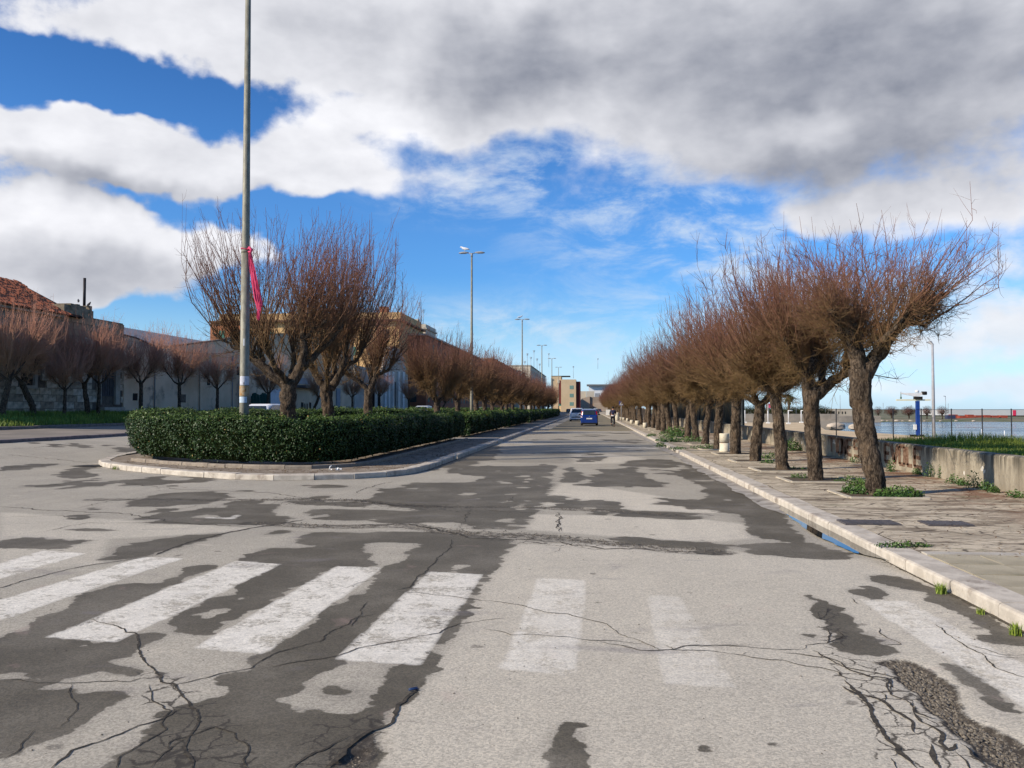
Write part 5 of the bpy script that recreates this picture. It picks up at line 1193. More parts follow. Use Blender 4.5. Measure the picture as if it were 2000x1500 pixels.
if b.v: tag(adopt(b.build('upper_stonework', plaster_br, hs_), hs_, I_), kind='stuff')
adopt(MB().box(FX - .5, FX - .10, wy0, wy1, wz0, wz1).build('window', dark_m, hs_), hs_, I_)
adopt(MB().box(FX - .1, FX + .1, wy0 - .2, wy1 + .2, wz0 - .2, wz0).build('window_sill', jamb_m, hs_), hs_, I_)
adopt(MB().box(FX - .1, FX + .06, wy1, wy1 + .25, wz0 + .003, wz1).build('window_jamb', jamb_m, hs_), hs_, I_)
dr = adopt(MB().box(FX - .4, FX - .08, dy0, dy1, dz0 + .6, dz1).build('door', wood_m, hs_), hs_, I_)
b = MB()
for k in range(6): b.box(FX - .08, FX - .05, dy0 + (dy1 - dy0) * k / 6 + .03, dy0 + (dy1 - dy0) * (k + 1) / 6 - .03, dz0 + .65, dz1 - .05)
o = b.build('door_board', wood_m, dr)
adopt(MB().box(FX - .1, FX + .08, dy0 - .35, dy0, dz0, dz1 + .1).build('door_jamb', jamb_m, hs_), hs_, I_); adopt(MB().box(FX - .1, FX + .08, dy1, dy1 + .55, dz0, dz1 + .1).build('door_jamb', jamb_m, hs_), hs_, I_)
for k in range(3): adopt(MB().box(FX - .1, FX + 1.2 - .35 * k, dy0 - .3, dy1 + .5, 1.1 + .2 * k, 1.295 + .2 * k).build('step', jamb_m, hs_), hs_, I_)
# terracotta roof: rows of half-round tiles, hipped at the far end
tile_m = mat('terracotta', (0.42, 0.125, 0.055), (0.27, 0.085, 0.04), .85, 2.5, .3, 14, c3=(0.17, 0.08, .045), s3=1.2)
zR = hz(545, AX(20, FX - 4.5), FX - 4.5); yR = AX(30, FX - 4.5)
V = []; F = []; rows = 17; cols = 190; rr = random.Random(2)
roofb = MB()
y_end = y_t + .2
for rI in range(rows):
    t0, t1 = rI / rows, (rI + 1) / rows + .012
    x0, x1 = FX + .45 - t0 * 4.95, FX + .45 - t1 * 4.95
    z0, z1_ = zE - .1 + (zR - zE) * t0, zE - .1 + (zR - zE) * t1
    ye0 = y_end - (y_end - yR) * t0 ** 0.9 + rr.uniform(-.3, .1); n = int((ye0 - (ya - 6)) / .24)
    bow = .10 * math.sin(rI)
    for c_ in range(n):
        yy = ye0 - c_ * .24; j = rr.uniform(-.025, .025)
        if rr.random() < .012 + (.10 if rI in (11, 12) and 10 < c_ < 40 else 0): continue
        P = []
        for s_, (xx, zz) in ((0, (x0, z0)), (1, (x1, z1_))):
            up = .055 + (.03 if s_ == 0 else 0)
            P += [(xx + j, yy - .12, zz + j), (xx + j, yy - .05, zz + up + j), (xx + j, yy + .05, zz + up + j), (xx + j, yy + .115, zz + j)]
        roofb.add(P, [(0, 1, 5, 4), (1, 2, 6, 5), (2, 3, 7, 6), (0, 3, 2, 1)])
tr = adopt(roofb.build('roof', mortar, hs_), hs_, I_); tr.data.materials.clear(); tr.data.materials.append(tile_m); tag(tr, kind='stuff')
adopt(MB().prism([(FX + .40, ya - 6, zE - .12), (FX - 4.5, ya - 6, zR - .14), (FX - 9.0, ya - 6, zE - .12)], (0, yR - ya + 6, 0)).build('roof_deck', dark_m, hs_), hs_, I_)
adopt(MB().add([(FX + .4, yR - .01, zE - .12), (FX - 4.5, yR - .01, zR - .14), (FX - 9, yR - .01, zE - .12), (FX + .4, y_t, zE - .12), (FX - 9, y_t, zE - .12)], [(0, 3, 1), (3, 4, 1), (4, 2, 1), (0, 1, 2), (0, 2, 4, 3)]).build('roof_hip', mat('tile_hip', (0.24, 0.10, 0.05), (0.17, .08, .05), .9, 3), hs_), hs_, I_)
adopt(MB().box(FX - .1, FX + .25, ya - 6, y_t, zE - .28, zE - .12).build('cornice', stone_m[3], hs_), hs_, I_)
# ruined square stack with a black flue pipe
cz0, cz1 = zW - .3, hz(592, (y_t + ych1) / 2)
b = MB().box(FX - 2.6, FX - .02, y_t + .25, ych1 - .1, cz0, cz1 - .35)
for k in range(9):
    yy = y_t + .3 + (ych1 - y_t - .5) * k / 9; b.box(FX - 2.5, FX - .05, yy, yy + (ych1 - y_t - .5) / 9 - .02, cz1 - .35, cz1 - .3 + rr.uniform(-.02, .42) * (1 if 2 < k < 9 else .5))
adopt(b.build('chimney', mat('stack_stone', (0.26, 0.215, 0.15), (0.15, .12, .085), .95, 3, .3, 20, .03, 8, c3=(.09, .09, .05), s3=1.2), hs_), hs_, I_)
yp = AX(161.5, FX - 1.3); adopt(MB().tube([(FX - 1.3, yp, cz1 - .2), (FX - 1.3, yp, hz(543, yp, FX - 1.3))], .095, 12).build('flue_pipe', mat('black_pipe', (0.02, .016, .018), (.03, .022, .022), .6, 3), hs_), hs_, I_)
def bird(name, loc, s, c1, label, cat, rz=0, parent=None):
    b = MB().tube([(-.20 * s, 0, .05 * s), (-.12 * s, 0, .085 * s), (0, 0, .10 * s), (.10 * s, 0, .13 * s), (.15 * s, 0, .17 * s), (.19 * s, 0, .185 * s), (.23 * s, 0, .18 * s)], [.008 * s, .035 * s, .058 * s, .05 * s, .033 * s, .03 * s, .004 * s], 10, sq=.85)
    for q in (-1, 1): b.tube([(.02 * s, q * .02 * s, .06 * s), (.02 * s, q * .02 * s, 0)], .006 * s, 5)
    m_ = mat(name + '_feathers', *c1, .7, 9); return tag(b.build(name, m_, None, loc, rz), label, cat)
for u, lb, rz in ((150, 'dark pigeon perched left of the black flue pipe', 2.2), (170, 'dark pigeon perched right of the black flue pipe', -.6)):
    yb = AX(u, FX - .6); bird('pigeon', (FX - .6, yb, cz1 + (.02 if u > 160 else .12)), 1.5, ((0.03, .03, .035), (.05, .05, .06)), lb, 'pigeon', rz)

# long plastered wall with a dipping top and a grey corrugated roof behind
pl_m = mat('tan_plaster', (0.68, 0.52, 0.36), (0.55, 0.42, 0.28), .95, .45, .2, 25, .01, 6, c3=(.27, .215, .165), s3=.35)
iron = mat('corrugated_grey', (0.30, .31, .33), (0.24, .25, .27), .6, .8, .1, 10, metal=.0)
y1 = AX(690, FX)
wh = empty('warehouse', (FX, yc, 1.2)); Iw = Matrix.Translation((-FX, -yc, -1.2)); tag(wh, 'long brown plastered warehouse wall with a dipping top and grey metal roof', 'warehouse')
top = [(241, 655), (262, 660), (308, 680), (430, 665), (480, 655), (560, 652), (640, 655), (690, 662)]
P = [(FX, AX(u, FX) if u > 241 else yc + .01, hz(v, AX(u, FX))) for u, v in top]
b = MB().prism([(FX, yc + .01, 1.0)] + P + [(FX, y1, 1.0)], (-.5, 0, 0)); adopt(b.build('wall', pl_m, wh), wh, Iw)
b = MB()
for (x, y, z), (x2, y2, z2) in zip(P[:-1], P[1:]): b.prism([(FX - .6, y, z - .02), (FX - .6, y2, z2 - .02), (FX + .06, y2, z2 - .02), (FX + .06, y, z - .02)], (0, 0, .10))
adopt(b.build('coping', mat('coping_dark', (.10, .085, .07), (.07, .06, .05), .9, 2), wh), wh, Iw)
rz_ = hz(652, AX(330, FX - 8), FX - 8); xs_ = FX - .7
n = 130; V = []; yA, yB = yc + 1.0, y1 - 1
for i in range(n * 2 + 1):
    yy = yA + (yB - yA) * i / (2 * n); o_ = .05 * (i % 2); V += [(xs_, yy, 5.6 + o_), (FX - 9, yy, rz_ + o_)]
i = np.arange(n * 2) * 2; adopt(obj('roof', np_mesh('roof', V, np.stack([i, i + 1, i + 3, i + 2], -1)), iron, wh), wh, Iw)
adopt(MB().box(FX - 14, FX - 9, yA, yB, 1, rz_).build('rear_block', pl_m, wh), wh, Iw)
def front(u0, u1, v0, v1, dx, mt, nm, par, M):
    a, c = AX(u0, FX), AX(u1, FX); return adopt(MB().box(FX - .02, FX + dx, a, c, hz(v1, a), hz(v0, a)).build(nm, mt, par), par, M)
front(526, 546, 758, 800, .05, mat('white_door', (.62, .63, .64), (.55, .56, .58), .6, 2), 'door', wh, Iw)
front(577, 612, 752, 757, 1.2, mat('canopy', (.10, .10, .11), (.14, .14, .15), .7, 2), 'canopy', wh, Iw); front(580, 604, 737, 749, .10, iron, 'sign_panel', wh, Iw)
front(588, 592, 786, 805, .06, dark_m, 'gate_post', wh, Iw); front(604, 607, 786, 805, .06, dark_m, 'gate_post', wh, Iw)
for u in (594, 597, 600): front(u, u + .7, 788, 805, .05, dark_m, 'gate_bar', wh, Iw)
front(66 + 590, 66 + 597, 758, 800, .12, mat('blue_grey_door', (.22, .27, .32), (.18, .22, .27), .7, 2), 'shutter', wh, Iw)
front(259, 268, 768, 782, -.01 + .03, dark_m, 'vent_hole', wh, Iw)
# green netting draped over something by the wall
gv = []; cl = MB()
ya_, yb_ = AX(490, FX + 1.2), AX(527, FX + 1.2); n = 26
for i in range(n + 1):
    t = i / n; yy = ya_ + (yb_ - ya_) * t; zt = float(HZ(774 - 7 * abs(math.sin(t * 7.5)) - (3 if t > .8 else 0), FX + 1.2, yy)); f = .14 * math.sin(t * 38)
    for k in range(7): gv.append((FX + 1.2 + f * (1 + k * .25), yy, zt + (1.15 - zt) * k / 6))
F = [(i * 7 + k, (i + 1) * 7 + k, (i + 1) * 7 + k + 1, i * 7 + k + 1) for i in range(n) for k in range(6)]
o = obj('green_netting', np_mesh('green_netting', gv, F, True), mat('green_net', (0.005, .065, .05), (.004, .04, .032), .8, 3)); md = o.modifiers.new('thick', 'SOLIDIFY'); md.thickness = .02
tag(o, 'dark green netting hung in folds against the brown warehouse wall', 'netting')

cb_ = MB(); a_, c_ = AX(336, FX + .12), AX(486, FX + .12); za_, zc2 = float(HZ(684, FX + .12, a_)), float(HZ(683, FX + .12, c_))
cb_.tube([(FX + .12, a_ + (c_ - a_) * t, za_ + (zc2 - za_) * t - 1.1 * 4 * t * (1 - t) * .32) for t in np.linspace(0, 1, 16)], .022, 5)
adopt(cb_.build('cable', dark_m, wh), wh, Iw)
for u in (300, 388, 452, 640): adopt(MB().tube([(FX + .08, AX(u, FX), 1.2), (FX + .08, AX(u, FX), 6.6)], .05, 6).build('downpipe', iron if u != 388 else jamb_m, wh), wh, Iw)
front(352, 362, 770, 786, .04, mortar, 'patched_plaster', wh, Iw); front(404, 409, 742, 752, .04, dark_m, 'vent_hole', wh, Iw); front(462, 470, 716, 732, .04, dark_m, 'window', wh, Iw)
# grey hall with a round-topped gable and pale pilasters
hall_m = mat('grey_render', (0.52, .46, .385), (0.42, .37, .31), .9, .5, .15, 20); pil_m = mat('pale_pilaster', (.66, .65, .62), (.58, .57, .54), .8, 1)
ha, hb = AX(692, FX), AX(796, FX)
hl = empty('arched_hall', (FX, ha, 1.2)); Ih = Matrix.Translation((-FX, -ha, -1.2)); tag(hl, 'grey rendered hall with a round-topped gable and pale pilasters', 'hall')
zt = hz(722, AX(740, FX)); b = MB().box(FX - 15, FX, ha + .02, hb, 1.0, zt); adopt(b.build('wall', hall_m, hl), hl, Ih)
ga, gb = AX(746, FX), AX(792, FX); zg = hz(676, AX(768, FX)); pts = []
for k in range(15): t = math.pi * k / 14; pts.append((FX + .06, (ga + gb) / 2 - math.cos(t) * (gb - ga) / 2, zt - .5 + (zg - zt + .5) * math.sin(t) ** .8))
adopt(MB().prism(pts, (-.6, 0, 0)).build('gable', hall_m, hl), hl, Ih)
for u in (727, 738, 749, 756, 764, 775, 784): front(u, u + (3.2 if u > 745 else 1.6), 726, 802, .28, pil_m if u > 745 else dark_m, 'pilaster', hl, Ih)
for k in range(2):
    a = ga + .8 + k * 7; 
front(766, 773, 745, 798, .03 + .02, wood_m, 'door', hl, Ih)

# ochre apartment block behind the warehouse
och = mat('ochre_render', (0.64, .42, .20), (0.56, .36, .165), .9, .3, .1, 12); och2 = mat('orange_side', (0.42, .17, .085), (.36, .145, .07), .9, .3)
shut_d = mat('dark_shutter', (.03, .035, .035), (.05, .055, .05), .7, 2); rail = mat('cornice_brown', (.16, .09, .055), (.12, .07, .045), .9, 1)
OY = 150.0
def UX(u, y): d = ray(u, 798); return d[0] / d[1] * y
ox0, ox1 = UX(411, OY), UX(786, OY); zo = hz(608, OY, ox1); zc_ = hz(627, OY, ox1)
ob = empty('apartment_block', (ox0, OY, 1.2)); Io = Matrix.Translation((-ox0, -OY, -1.2)); tag(ob, 'ochre apartment block with dark cornice rising behind the warehouse', 'apartment block')
adopt(MB().box(ox0, ox1 - .7, OY, OY + 22, 1, zc_).build('wall', och, ob), ob, Io); adopt(MB().box(ox0 + 1, ox1 - .7, OY + 1.2, OY + 20, zc_ + .3, zo).build('parapet', och, ob), ob, Io)
adopt(MB().box(ox0 - .1, ox1, OY - .9, OY + 22, zc_, zc_ + .3).build('cornice', rail, ob), ob, Io)
adopt(MB().box(ox0 - .05, ox0 + 6, OY - .35, OY - .01, 1, zc_ - .01).build('orange_bay', och2, ob), ob, Io)
for fl in range(4):
    for k in range(11):
        xx = ox0 + 2.2 + k * 3.15; zz = zc_ - 3.1 - fl * 3.2
        f = adopt(MB().box(xx - .55, xx + .55, OY - .04 - (.34 if k < 2 else 0), OY + .02, zz, zz + 1.6).build('window', shut_d if (k + fl) % 3 else mat('green_shutter', (.05, .16, .12), (.04, .12, .09), .7, 2), ob), ob, Io)
adopt(MB().box(ox1 - 5.2, ox1 - 3.8, OY + 3, OY + 5, zo, zo + 1.3).build('chimney', och2, ob), ob, Io)
# pale block and red block further up the street
crm = mat('cream_render', (.60, .52, .40), (.52, .45, .34), .9, .3); red_m = mat('brick_red_render', (.29, .10, .055), (.23, .08, .045), .9, .25, .12, 8)
RXF = -31.5
cb = empty('cream_block', (-36, 178, 1)); tag(cb, 'small cream rooftop block with a square chimney beside the ochre apartments', 'building'); Ic = Matrix.Translation((36, -178, -1))
cx0, cx1 = UX(783, 178), UX(831, 178); zt = hz(633, 178, cx1)
adopt(MB().box(cx0 - 6, cx1, 178, 190, 1, zt).build('wall', crm, cb), cb, Ic); adopt(MB().box(UX(801, 178), UX(810, 178), 181, 183, zt, hz(620, 178, cx1)).build('chimney', crm, cb), cb, Ic); adopt(MB().box(cx0 - 6, cx1 + .3, 177.6, 190, zt - 1.1, zt - .8).build('cornice', jamb_m, cb), cb, Ic)
rb = empty('red_apartment_block', (RXF, 168, 1)); tag(rb, 'long brick-red apartment block following the left side of the street', 'apartment block'); Ir = Matrix.Translation((-RXF, -168, -1))
ra = AX(832, RXF); re_ = AX(960, RXF); zr1 = hz(655, ra, RXF)
adopt(MB().box(RXF - 14, RXF, ra, re_, 1, zr1).build('wall', red_m, rb), rb, Ir); adopt(MB().box(RXF - 14.3, RXF + .3, ra - .3, re_ + .3, zr1, zr1 + .35).build('cornice', jamb_m, rb), rb, Ir)
for fl in range(4):
    for k in range(int((re_ - ra) / 4.6)):
        yy = ra + 2.6 + k * 4.6; zz = zr1 - 3.0 - fl * 3.3; adopt(MB().box(RXF - .05, RXF + .05, yy - .6, yy + .6, zz, zz + 1.6).build('window', MATS['green_shutter'] if (k + fl) % 2 else shut_d, rb), rb, Ir)
    for k in range(3):
        xx = RXF - 2.5 - k * 4; zz = zr1 - 3.0 - fl * 3.3; adopt(MB().box(xx - .6, xx + .6, ra - .05, ra + .02, zz, zz + 1.6).build('window', shut_d, rb), rb, Ir)
for k, (u0, u1, v, mt_2, nm, lb, X) in enumerate(((962, 1012, 716, red_m, 'roof_terrace_block', 'brown-red block with a flat roof beyond the long red apartments', -31), (1013, 1026, 728, crm, 'cream_house', 'cream house with rounded roofline before the far ochre flats', -29), (1036, 1066, 727, crm, 'buff_house', 'buff flat-roofed house next to the far ochre flats', -28))):
    a, c = AX(u0, X), AX(u1, X); zt = hz(v, (a + c) / 2, X); rt = empty(nm, (X, a, 1)); tag(rt, lb, 'building'); Ix = Matrix.Translation((-X, -a, -1))
    adopt(MB().box(X - 12, X, a + .1, c, 0, zt).build('wall', mt_2, rt), rt, Ix); adopt(MB().box(X - 12.2, X + .3, a - .1, c + .2, zt, zt + .4).build('cornice', jamb_m, rt), rt, Ix)
    for fl in range(3):
        for q in range(max(2, int((c - a) / 7))): yy = a + 3 + q * 7; zz = zt - 3.2 - fl * 3.3; adopt(MB().box(X - .05, X + .05, yy - .7, yy + .7, zz, zz + 1.6).build('window', shut_d, rt), rt, Ix)
# aerials on the roofs
am = mat('aerial_metal', (.30, .31, .33), (.25, .26, .28), .5, 3, metal=.5); rr = random.Random(5)
for k, (u, v, y) in enumerate(((818, 590, 182), (826, 604, 184), (1030, 690, 330), (1037, 697, 335), (1043, 684, 340), (1049, 700, 345), (1054, 710, 350), (1025, 705, 320), (1072, 690, 420), (1120, 715, 470), (1168, 700, 560), (1200, 735, 560))):
    x = UX(u, y); zt = float(HZ(v, x, y)); zb = zt - (4.5 if y < 300 else 7)
    b = MB().tube([(x, y, zb), (x, y, zt)], .035 + y * .00012, 5); 
    for q in range(4): b.tube([(x - .5 + .06 * q, y, zt - .15 - q * .22), (x + .5 - .06 * q, y, zt - .15 - q * .22)], .02 + y * .0001, 4)
    tag(b.build('roof_aerial', am), f'{ordinal(k + 1)} thin television aerial from the left above the rooftops', 'aerial', 'aerials on the distant roofs')

# ---------------------------------------------------------------- end of the street
EY = 395.0
och_f = mat('pale_ochre_render', (.56, .43, .27), (.50, .38, .235), .9, .2)
fo = empty('ochre_flats', (UX(1080, EY), EY, 0)); tag(fo, 'three-storey ochre flats with green shutters and a dark red side at the street end', 'apartment block')
x0, x1, x2, x3 = UX(1076, EY), UX(1105, EY), UX(1125, EY), UX(1133.5, EY); Iq = Matrix.Translation((-UX(1080, EY), -EY, 0)); zt = hz(741, EY, x2); zt0 = hz(735, EY, x0)
gsh = mat('teal_shutter', (.09, .26, .23), (.07, .21, .19), .7, 2); dred = mat('dark_red_render', (.15, .035, .03), (.12, .03, .025), .9, .4)
adopt(MB().box(x0, x1 - 2.2, EY + 2, EY + 16, 0, zt0).build('stair_wing', och_f, fo), fo, Iq); adopt(MB().box(x1 - 2.2, x2, EY, EY + 16, 0, zt).build('wall', och_f, fo), fo, Iq); adopt(MB().box(x2, x3, EY + 1, EY + 16, 0, hz(745, EY, x2)).build('side_wing', dred, fo), fo, Iq)
adopt(MB().box(x1 - 3.6, x1 - 2.2, EY + 1, EY + 16, 4, zt0 - 2).build('recess', dred, fo), fo, Iq); adopt(MB().box(x0 + 3, x1 - 3, EY + .8, EY + 2.0, zt0 - 3.2, zt0 - 1.6).build('balcony', crm, fo), fo, Iq)
adopt(MB().box(x0, x1 + 2, EY + 2.5, EY + 12, zt0, zt0 + .35).build('roof_edge', shut_d, fo), fo, Iq)
for k, v in enumerate((755, 771, 787.5)):
    xx = UX(1116.5, EY); zz = hz(v, EY, x2) - .9; f = adopt(MB().box(xx - .9, xx + .9, EY - .06, EY + .02, zz - .3, zz + 1.4).build('window', gsh, fo), fo, Iq)
    for q in (-.3, .3): o = MB().box(xx + q - .05, xx + q + .05, EY - .09, EY - .055, zz - .25, zz + 1.35).build('glazing_bar', crm, f)
    xx = UX(1097, EY); adopt(MB().box(xx - 1.5, xx + 1, EY + 1.94, EY + 2.02, zz - .4, zz + 1.7).build('window', gsh, fo), fo, Iq)
ft = MB(); 
fw = empty('fort_wall', (0, 520, 0)); tag(fw, 'massive tan stone bastion closing the far end of the street', 'wall')
tan = mat('fort_stone', (.40, .31, .235), (.33, .26, .195), .95, .12, .1, 4); Ifw = Matrix.Translation((0, -520, 0)); FY = 520.0
adopt(MB().prism([(UX(1118, FY), FY, 0), (UX(1137, FY), FY, hz(778, FY, 0)), (UX(1152, FY), FY, hz(774, FY, 0)), (UX(1152, FY), FY, 0)], (0, 8, 0)).build('bastion', tan, fw), fw, Ifw)
adopt(MB().prism([(UX(1152, FY), FY + 1, 0), (UX(1152, FY), FY + 1, hz(775, FY, 0)), (UX(1210, FY), FY + 1, hz(776, FY, 0)), (UX(1210, FY), FY + 1, 0)], (0, 8, 0)).build('curtain_wall', mat('fort_stone_b', (.31, .24, .185), (.25, .2, .155), .95, .12), fw), fw, Ifw)
adopt(MB().prism([(UX(1160, FY), FY - 4, 0), (UX(1160, FY), FY - 4, hz(787, FY, 0)), (UX(1200, FY), FY - 4, hz(786, FY, 0)), (UX(1200, FY), FY - 4, 0)], (0, 5, 0)).build('lower_wall', tan, fw), fw, Ifw)
cream_far = mat('pale_far_stone', (.52, .47, .38), (.46, .41, .33), .9, .1)
for nm, u0, u1, v, y, mt_2, lb in (('pale_tower', 1133.5, 1144.5, 764, 545, cream_far, 'small pale block left of the square cream house above the bastion'), ('pale_house', 1145, 1161, 764, 540, cream_far, 'square cream house standing above the bastion wall')):
    tag(MB().box(UX(u0, y), UX(u1, y), y, y + 10, 0, hz(v, y, 0)).build(nm, mt_2), lb, 'building')
wb = empty('white_hall', (UX(1147, 580), 580, 0)); tag(wb, 'white flat-roofed hall with a thin overhanging roof at the far end', 'building'); Iz = Matrix.Translation((-UX(1147, 580), -580, 0))
wx0, wx1 = UX(1150, 580), UX(1215, 580); zt = hz(753, 580, 0); whm = mat('white_far_wall', (.66, .68, .70), (.60, .62, .64), .8, .1)
adopt(MB().box(wx0, wx1, 580, 600, 0, zt).build('wall', whm, wb), wb, Iz); adopt(MB().box(UX(1146, 580), wx1 + 1, 577, 602, zt, zt + .8).build('roof', mat('grey_roof_slab', (.22, .23, .24), (.18, .19, .2), .8, .2), wb), wb, Iz)
adopt(MB().box(UX(1162, 560), UX(1172, 560), 560, 570, 0, hz(768, 560, 0)).build('annex', iron, wb), wb, Iz)

# ================================================================ SHORE AND HARBOUR ON THE RIGHT
field_m = mat('field_soil', (.05, .085, .02), (.075, .10, .03), .95, 1.4, .3, 30)
def fieldz(X, Y):
    edge = 25.5 + (X - 7.7) * .10 + 1.6 * (fbm(X * .4, X * 0, None, 3) - .5)
    t = np.clip((edge - Y) / 2.2, 0, 1); t = t * t * (3 - 2 * t)
    return -.02 + .66 * t + .05 * (fbm(X, Y, None, 5) - .5) * t - np.clip((X - 18.2) / 2, 0, 1) * np.clip((Y - 27) / 2, 0, 1) * 1.6
terrain('field_ground', np.linspace(WALLX + .30, 60, 130), np.linspace(-14, 34, 120), fieldz, field_m)
sand = mat('quay_sand', (.62, .48, .29), (.50, .38, .23), .95, .8, .15, 30, c3=(.34, .27, .18), s3=.5)
qp = [(WALLX + .30, 28), (G(1835, 862)[0], 30), (G(1835, 856)[0], G(1835, 856)[1]), G(1740, 848), G(1612, 840), G(1594, 829), G(1594, 825.5), (WALLX + .3, G(1594, 825.5)[1])]
b = MB().prism([(x, y, -3.0) for x, y in qp], (0, 0, 3.02)); tag(b.build('quay_ground', sand), kind='structure')
tag(MB().box(-3, 8.0, 60, 420, -.4, .03).build('roadside_ground', mat('roadside_earth', (.24, .20, .14), (.18, .16, .10), .95, .6)) , kind='structure')
# water
WZ = -2.4; LZ0 = -1.75
wt = bpy.data.materials.new('sea_water'); wt.use_nodes = True; B = NB(wt.node_tree); p = wt.node_tree.nodes['Principled BSDF']
tcn = wt.node_tree.nodes.new('ShaderNodeTexCoord'); co = tcn.outputs['Object']
p.inputs['Base Color'].default_value = (.05, .10, .14, 1); p.inputs['IOR'].default_value = 1.33
B.put(p.inputs['Roughness'], B.rng(B.noise(B.v('MULTIPLY', co, (.02, .10, 1)), 1.0, 5, .6), .35, .65, .05, .28))
bp = wt.node_tree.nodes.new('ShaderNodeBump'); bp.inputs['Distance'].default_value = .35; bp.inputs['Strength'].default_value = .8
B.put(bp.inputs['Height'], B.m('ADD', B.noise(B.v('MULTIPLY', co, (.6, 1, 1)), .8, 6, .65), B.m('MULTIPLY', B.noise(co, 4.0, 4, .6), .3))); B.put(p.inputs['Normal'], bp.outputs[0])
tag(obj('sea_water', np_mesh('sea_water', [(8, 24, WZ), (1500, 24, WZ), (1500, 500, WZ), (8, 500, WZ)], [(0, 1, 2, 3)]), wt), kind='structure')
# far shore: green bank, rocks, sheds
sh_y = G(1800, 824, WZ)[1]
shore_m = mat('far_shore_earth', (.085, .11, .045), (.20, .17, .11), .95, .08, .2, 2)
V = []; F = []; xs = np.linspace(9, 1600, 90); prof = [(0, -3.0), (3, -2.3), (12, -1.8), (30, -1.7), (150, -1.6), (3000, -1.2)]
for x in xs:
    for dy_, z in prof: V.append((x, sh_y + dy_ + (3 * math.sin(x * .05) + 2 * math.sin(x * .13)) * (dy_ < 100), z + .25 * math.sin(x * .21 + dy_)*(3 < dy_ < 40)))
n = len(prof); F = [(i * n + k, i * n + k + 1, (i + 1) * n + k + 1, (i + 1) * n + k) for i in range(len(xs) - 1) for k in range(n - 1)]
tag(obj('far_shore', np_mesh('far_shore', V, F), shore_m), kind='structure')
rock_m = mat('shore_rock', (.50, .43, .34), (.36, .30, .23), .95, 1.2, .2, 9)
def rock(x, y, z, s, label, seed, grp='pale rocks along the waterline'):
    r = np.random.default_rng(seed); bm = bmesh.new(); bmesh.ops.create_icosphere(bm, subdivisions=2, radius=1)
    for v in bm.verts: v.co = Vector((v.co.x * 1.4, v.co.y, v.co.z * .62)) * (s * (.8 + .45 * float(vnoise(np.array([v.co.x * 1.6 + seed]), np.array([v.co.y * 1.6]), np.array([v.co.z * 1.6]))[0])))
    me = bpy.data.meshes.new('rock'); bm.to_mesh(me); bm.free(); return tag(obj('shore_rock', me, rock_m, None, (x, y, z)), label, 'rock', grp)
x, y = G(1633, 838, -.1); rock(x, y, .1, .55, 'large pale boulder on the quay edge near the fence', 1); x, y = G(1672, 839, -.1); rock(x, y, .1, .45, 'pale boulder partly behind the nearest trunk on the quay edge', 2)
rr = random.Random(8)
for k, u in enumerate((1733, 1752, 1763, 1779, 1806, 1837, 1722, 1690, 1660, 1640, 1868, 1902)):
    x, y = G(u, 822.5, -2.2); rock(x, y, -2.15, rr.uniform(.25, .6), f'{ordinal(k + 1)} pale rock along the far waterline of the harbour', 10 + k)
# breakwater wall on the near left of the harbour
bwm = mat('breakwater_stone', (.33, .28, .22), (.25, .215, .17), .95, .6, .15, 10)
by = G(1500, 823, -.6)[1]; bk = empty('breakwater', (20, by, 0)); tag(bk, 'grey-brown stone breakwater wall behind the sandy quay', 'breakwater'); Ib = Matrix.Translation((-20, -by, 0))
adopt(MB().box(9, UX(1604, by) + 3, by + .5, by + 3, -3, hz(808.5, by, 30)).build('wall', bwm, bk), bk, Ib); adopt(MB().box(9, UX(1604, by) + 3, by, by + 4, -3, hz(822, by, 30) + .05).build('footing', bwm, bk), bk, Ib)
adopt(MB().box(UX(1600, sh_y - 9), UX(1720, sh_y - 9), sh_y - 9, sh_y - 3, -3.2, hz(812, sh_y - 9, 60)).build('spur', bwm, bk), bk, Ib)
# white goal-like frames on the quay
wp = mat('white_paint', (.72, .72, .70), (.66, .66, .64), .6, 3)
for k, (u, vt, vb, arm) in enumerate(((1455, 801, 826, 0), (1500, 802, 827, 0), (1540, 801, 828, -1), (1565, 801, 826, 1))):
    x, y = G(u, vb, .02); s = y / FPX; b = MB().tube([(x, y, 0), (x, y, hz(vt, y, x))], .05, 8)
    if arm: b.tube([(x, y, hz(vt, y, x) - .05), (x + 8 * s, y, hz(vt, y, x) - .05)], .045, 8)
    b.box(x - .18, x + .18, y - .18, y + .18, 0, .16); tag(b.build('white_post', wp), f'{ordinal(k + 1)} white metal post from the left on the sandy quay', 'post', 'white posts on the quay')
# low sheds, trees and masts on the far side
shed_m = mat('shed_beige', (.44, .38, .30), (.37, .32, .25), .9, .1); shed_g = mat('shed_grey', (.50, .51, .50), (.44, .45, .45), .7, .05); dkw = mat('dark_brush', (.025, .025, .018), (.045, .038, .025), 1, .6)
def far_box(nm, u0, u1, vt, vb, y, mt_2, lb, cat, d=8):
    zb = -.3; return tag(MB().box(UX(u0, y), UX(u1, y), y, y + d, zb, hz(vt, y, UX(u0, y))).build(nm, mt_2), lb, cat)
y0_ = sh_y + 60
r1 = empty('beige_shed', (UX(1600, y0_), y0_, 0)); tag(r1, 'long beige shed with dark openings on the far shore between the trunks', 'shed'); Is = Matrix.Translation((-UX(1600, y0_), -y0_, 0))
adopt(MB().box(UX(1598, y0_), UX(1664, y0_), y0_, y0_ + 10, -1.8, hz(798.5, y0_, 80)).build('wall', shed_m, r1), r1, Is)
for a, c in ((1602, 1616), (1618, 1630)): adopt(MB().box(UX(a, y0_), UX(c, y0_), y0_ - .06, y0_ + .02, -1.6, hz(803, y0_, 80)).build('opening', dark_m, r1), r1, Is)
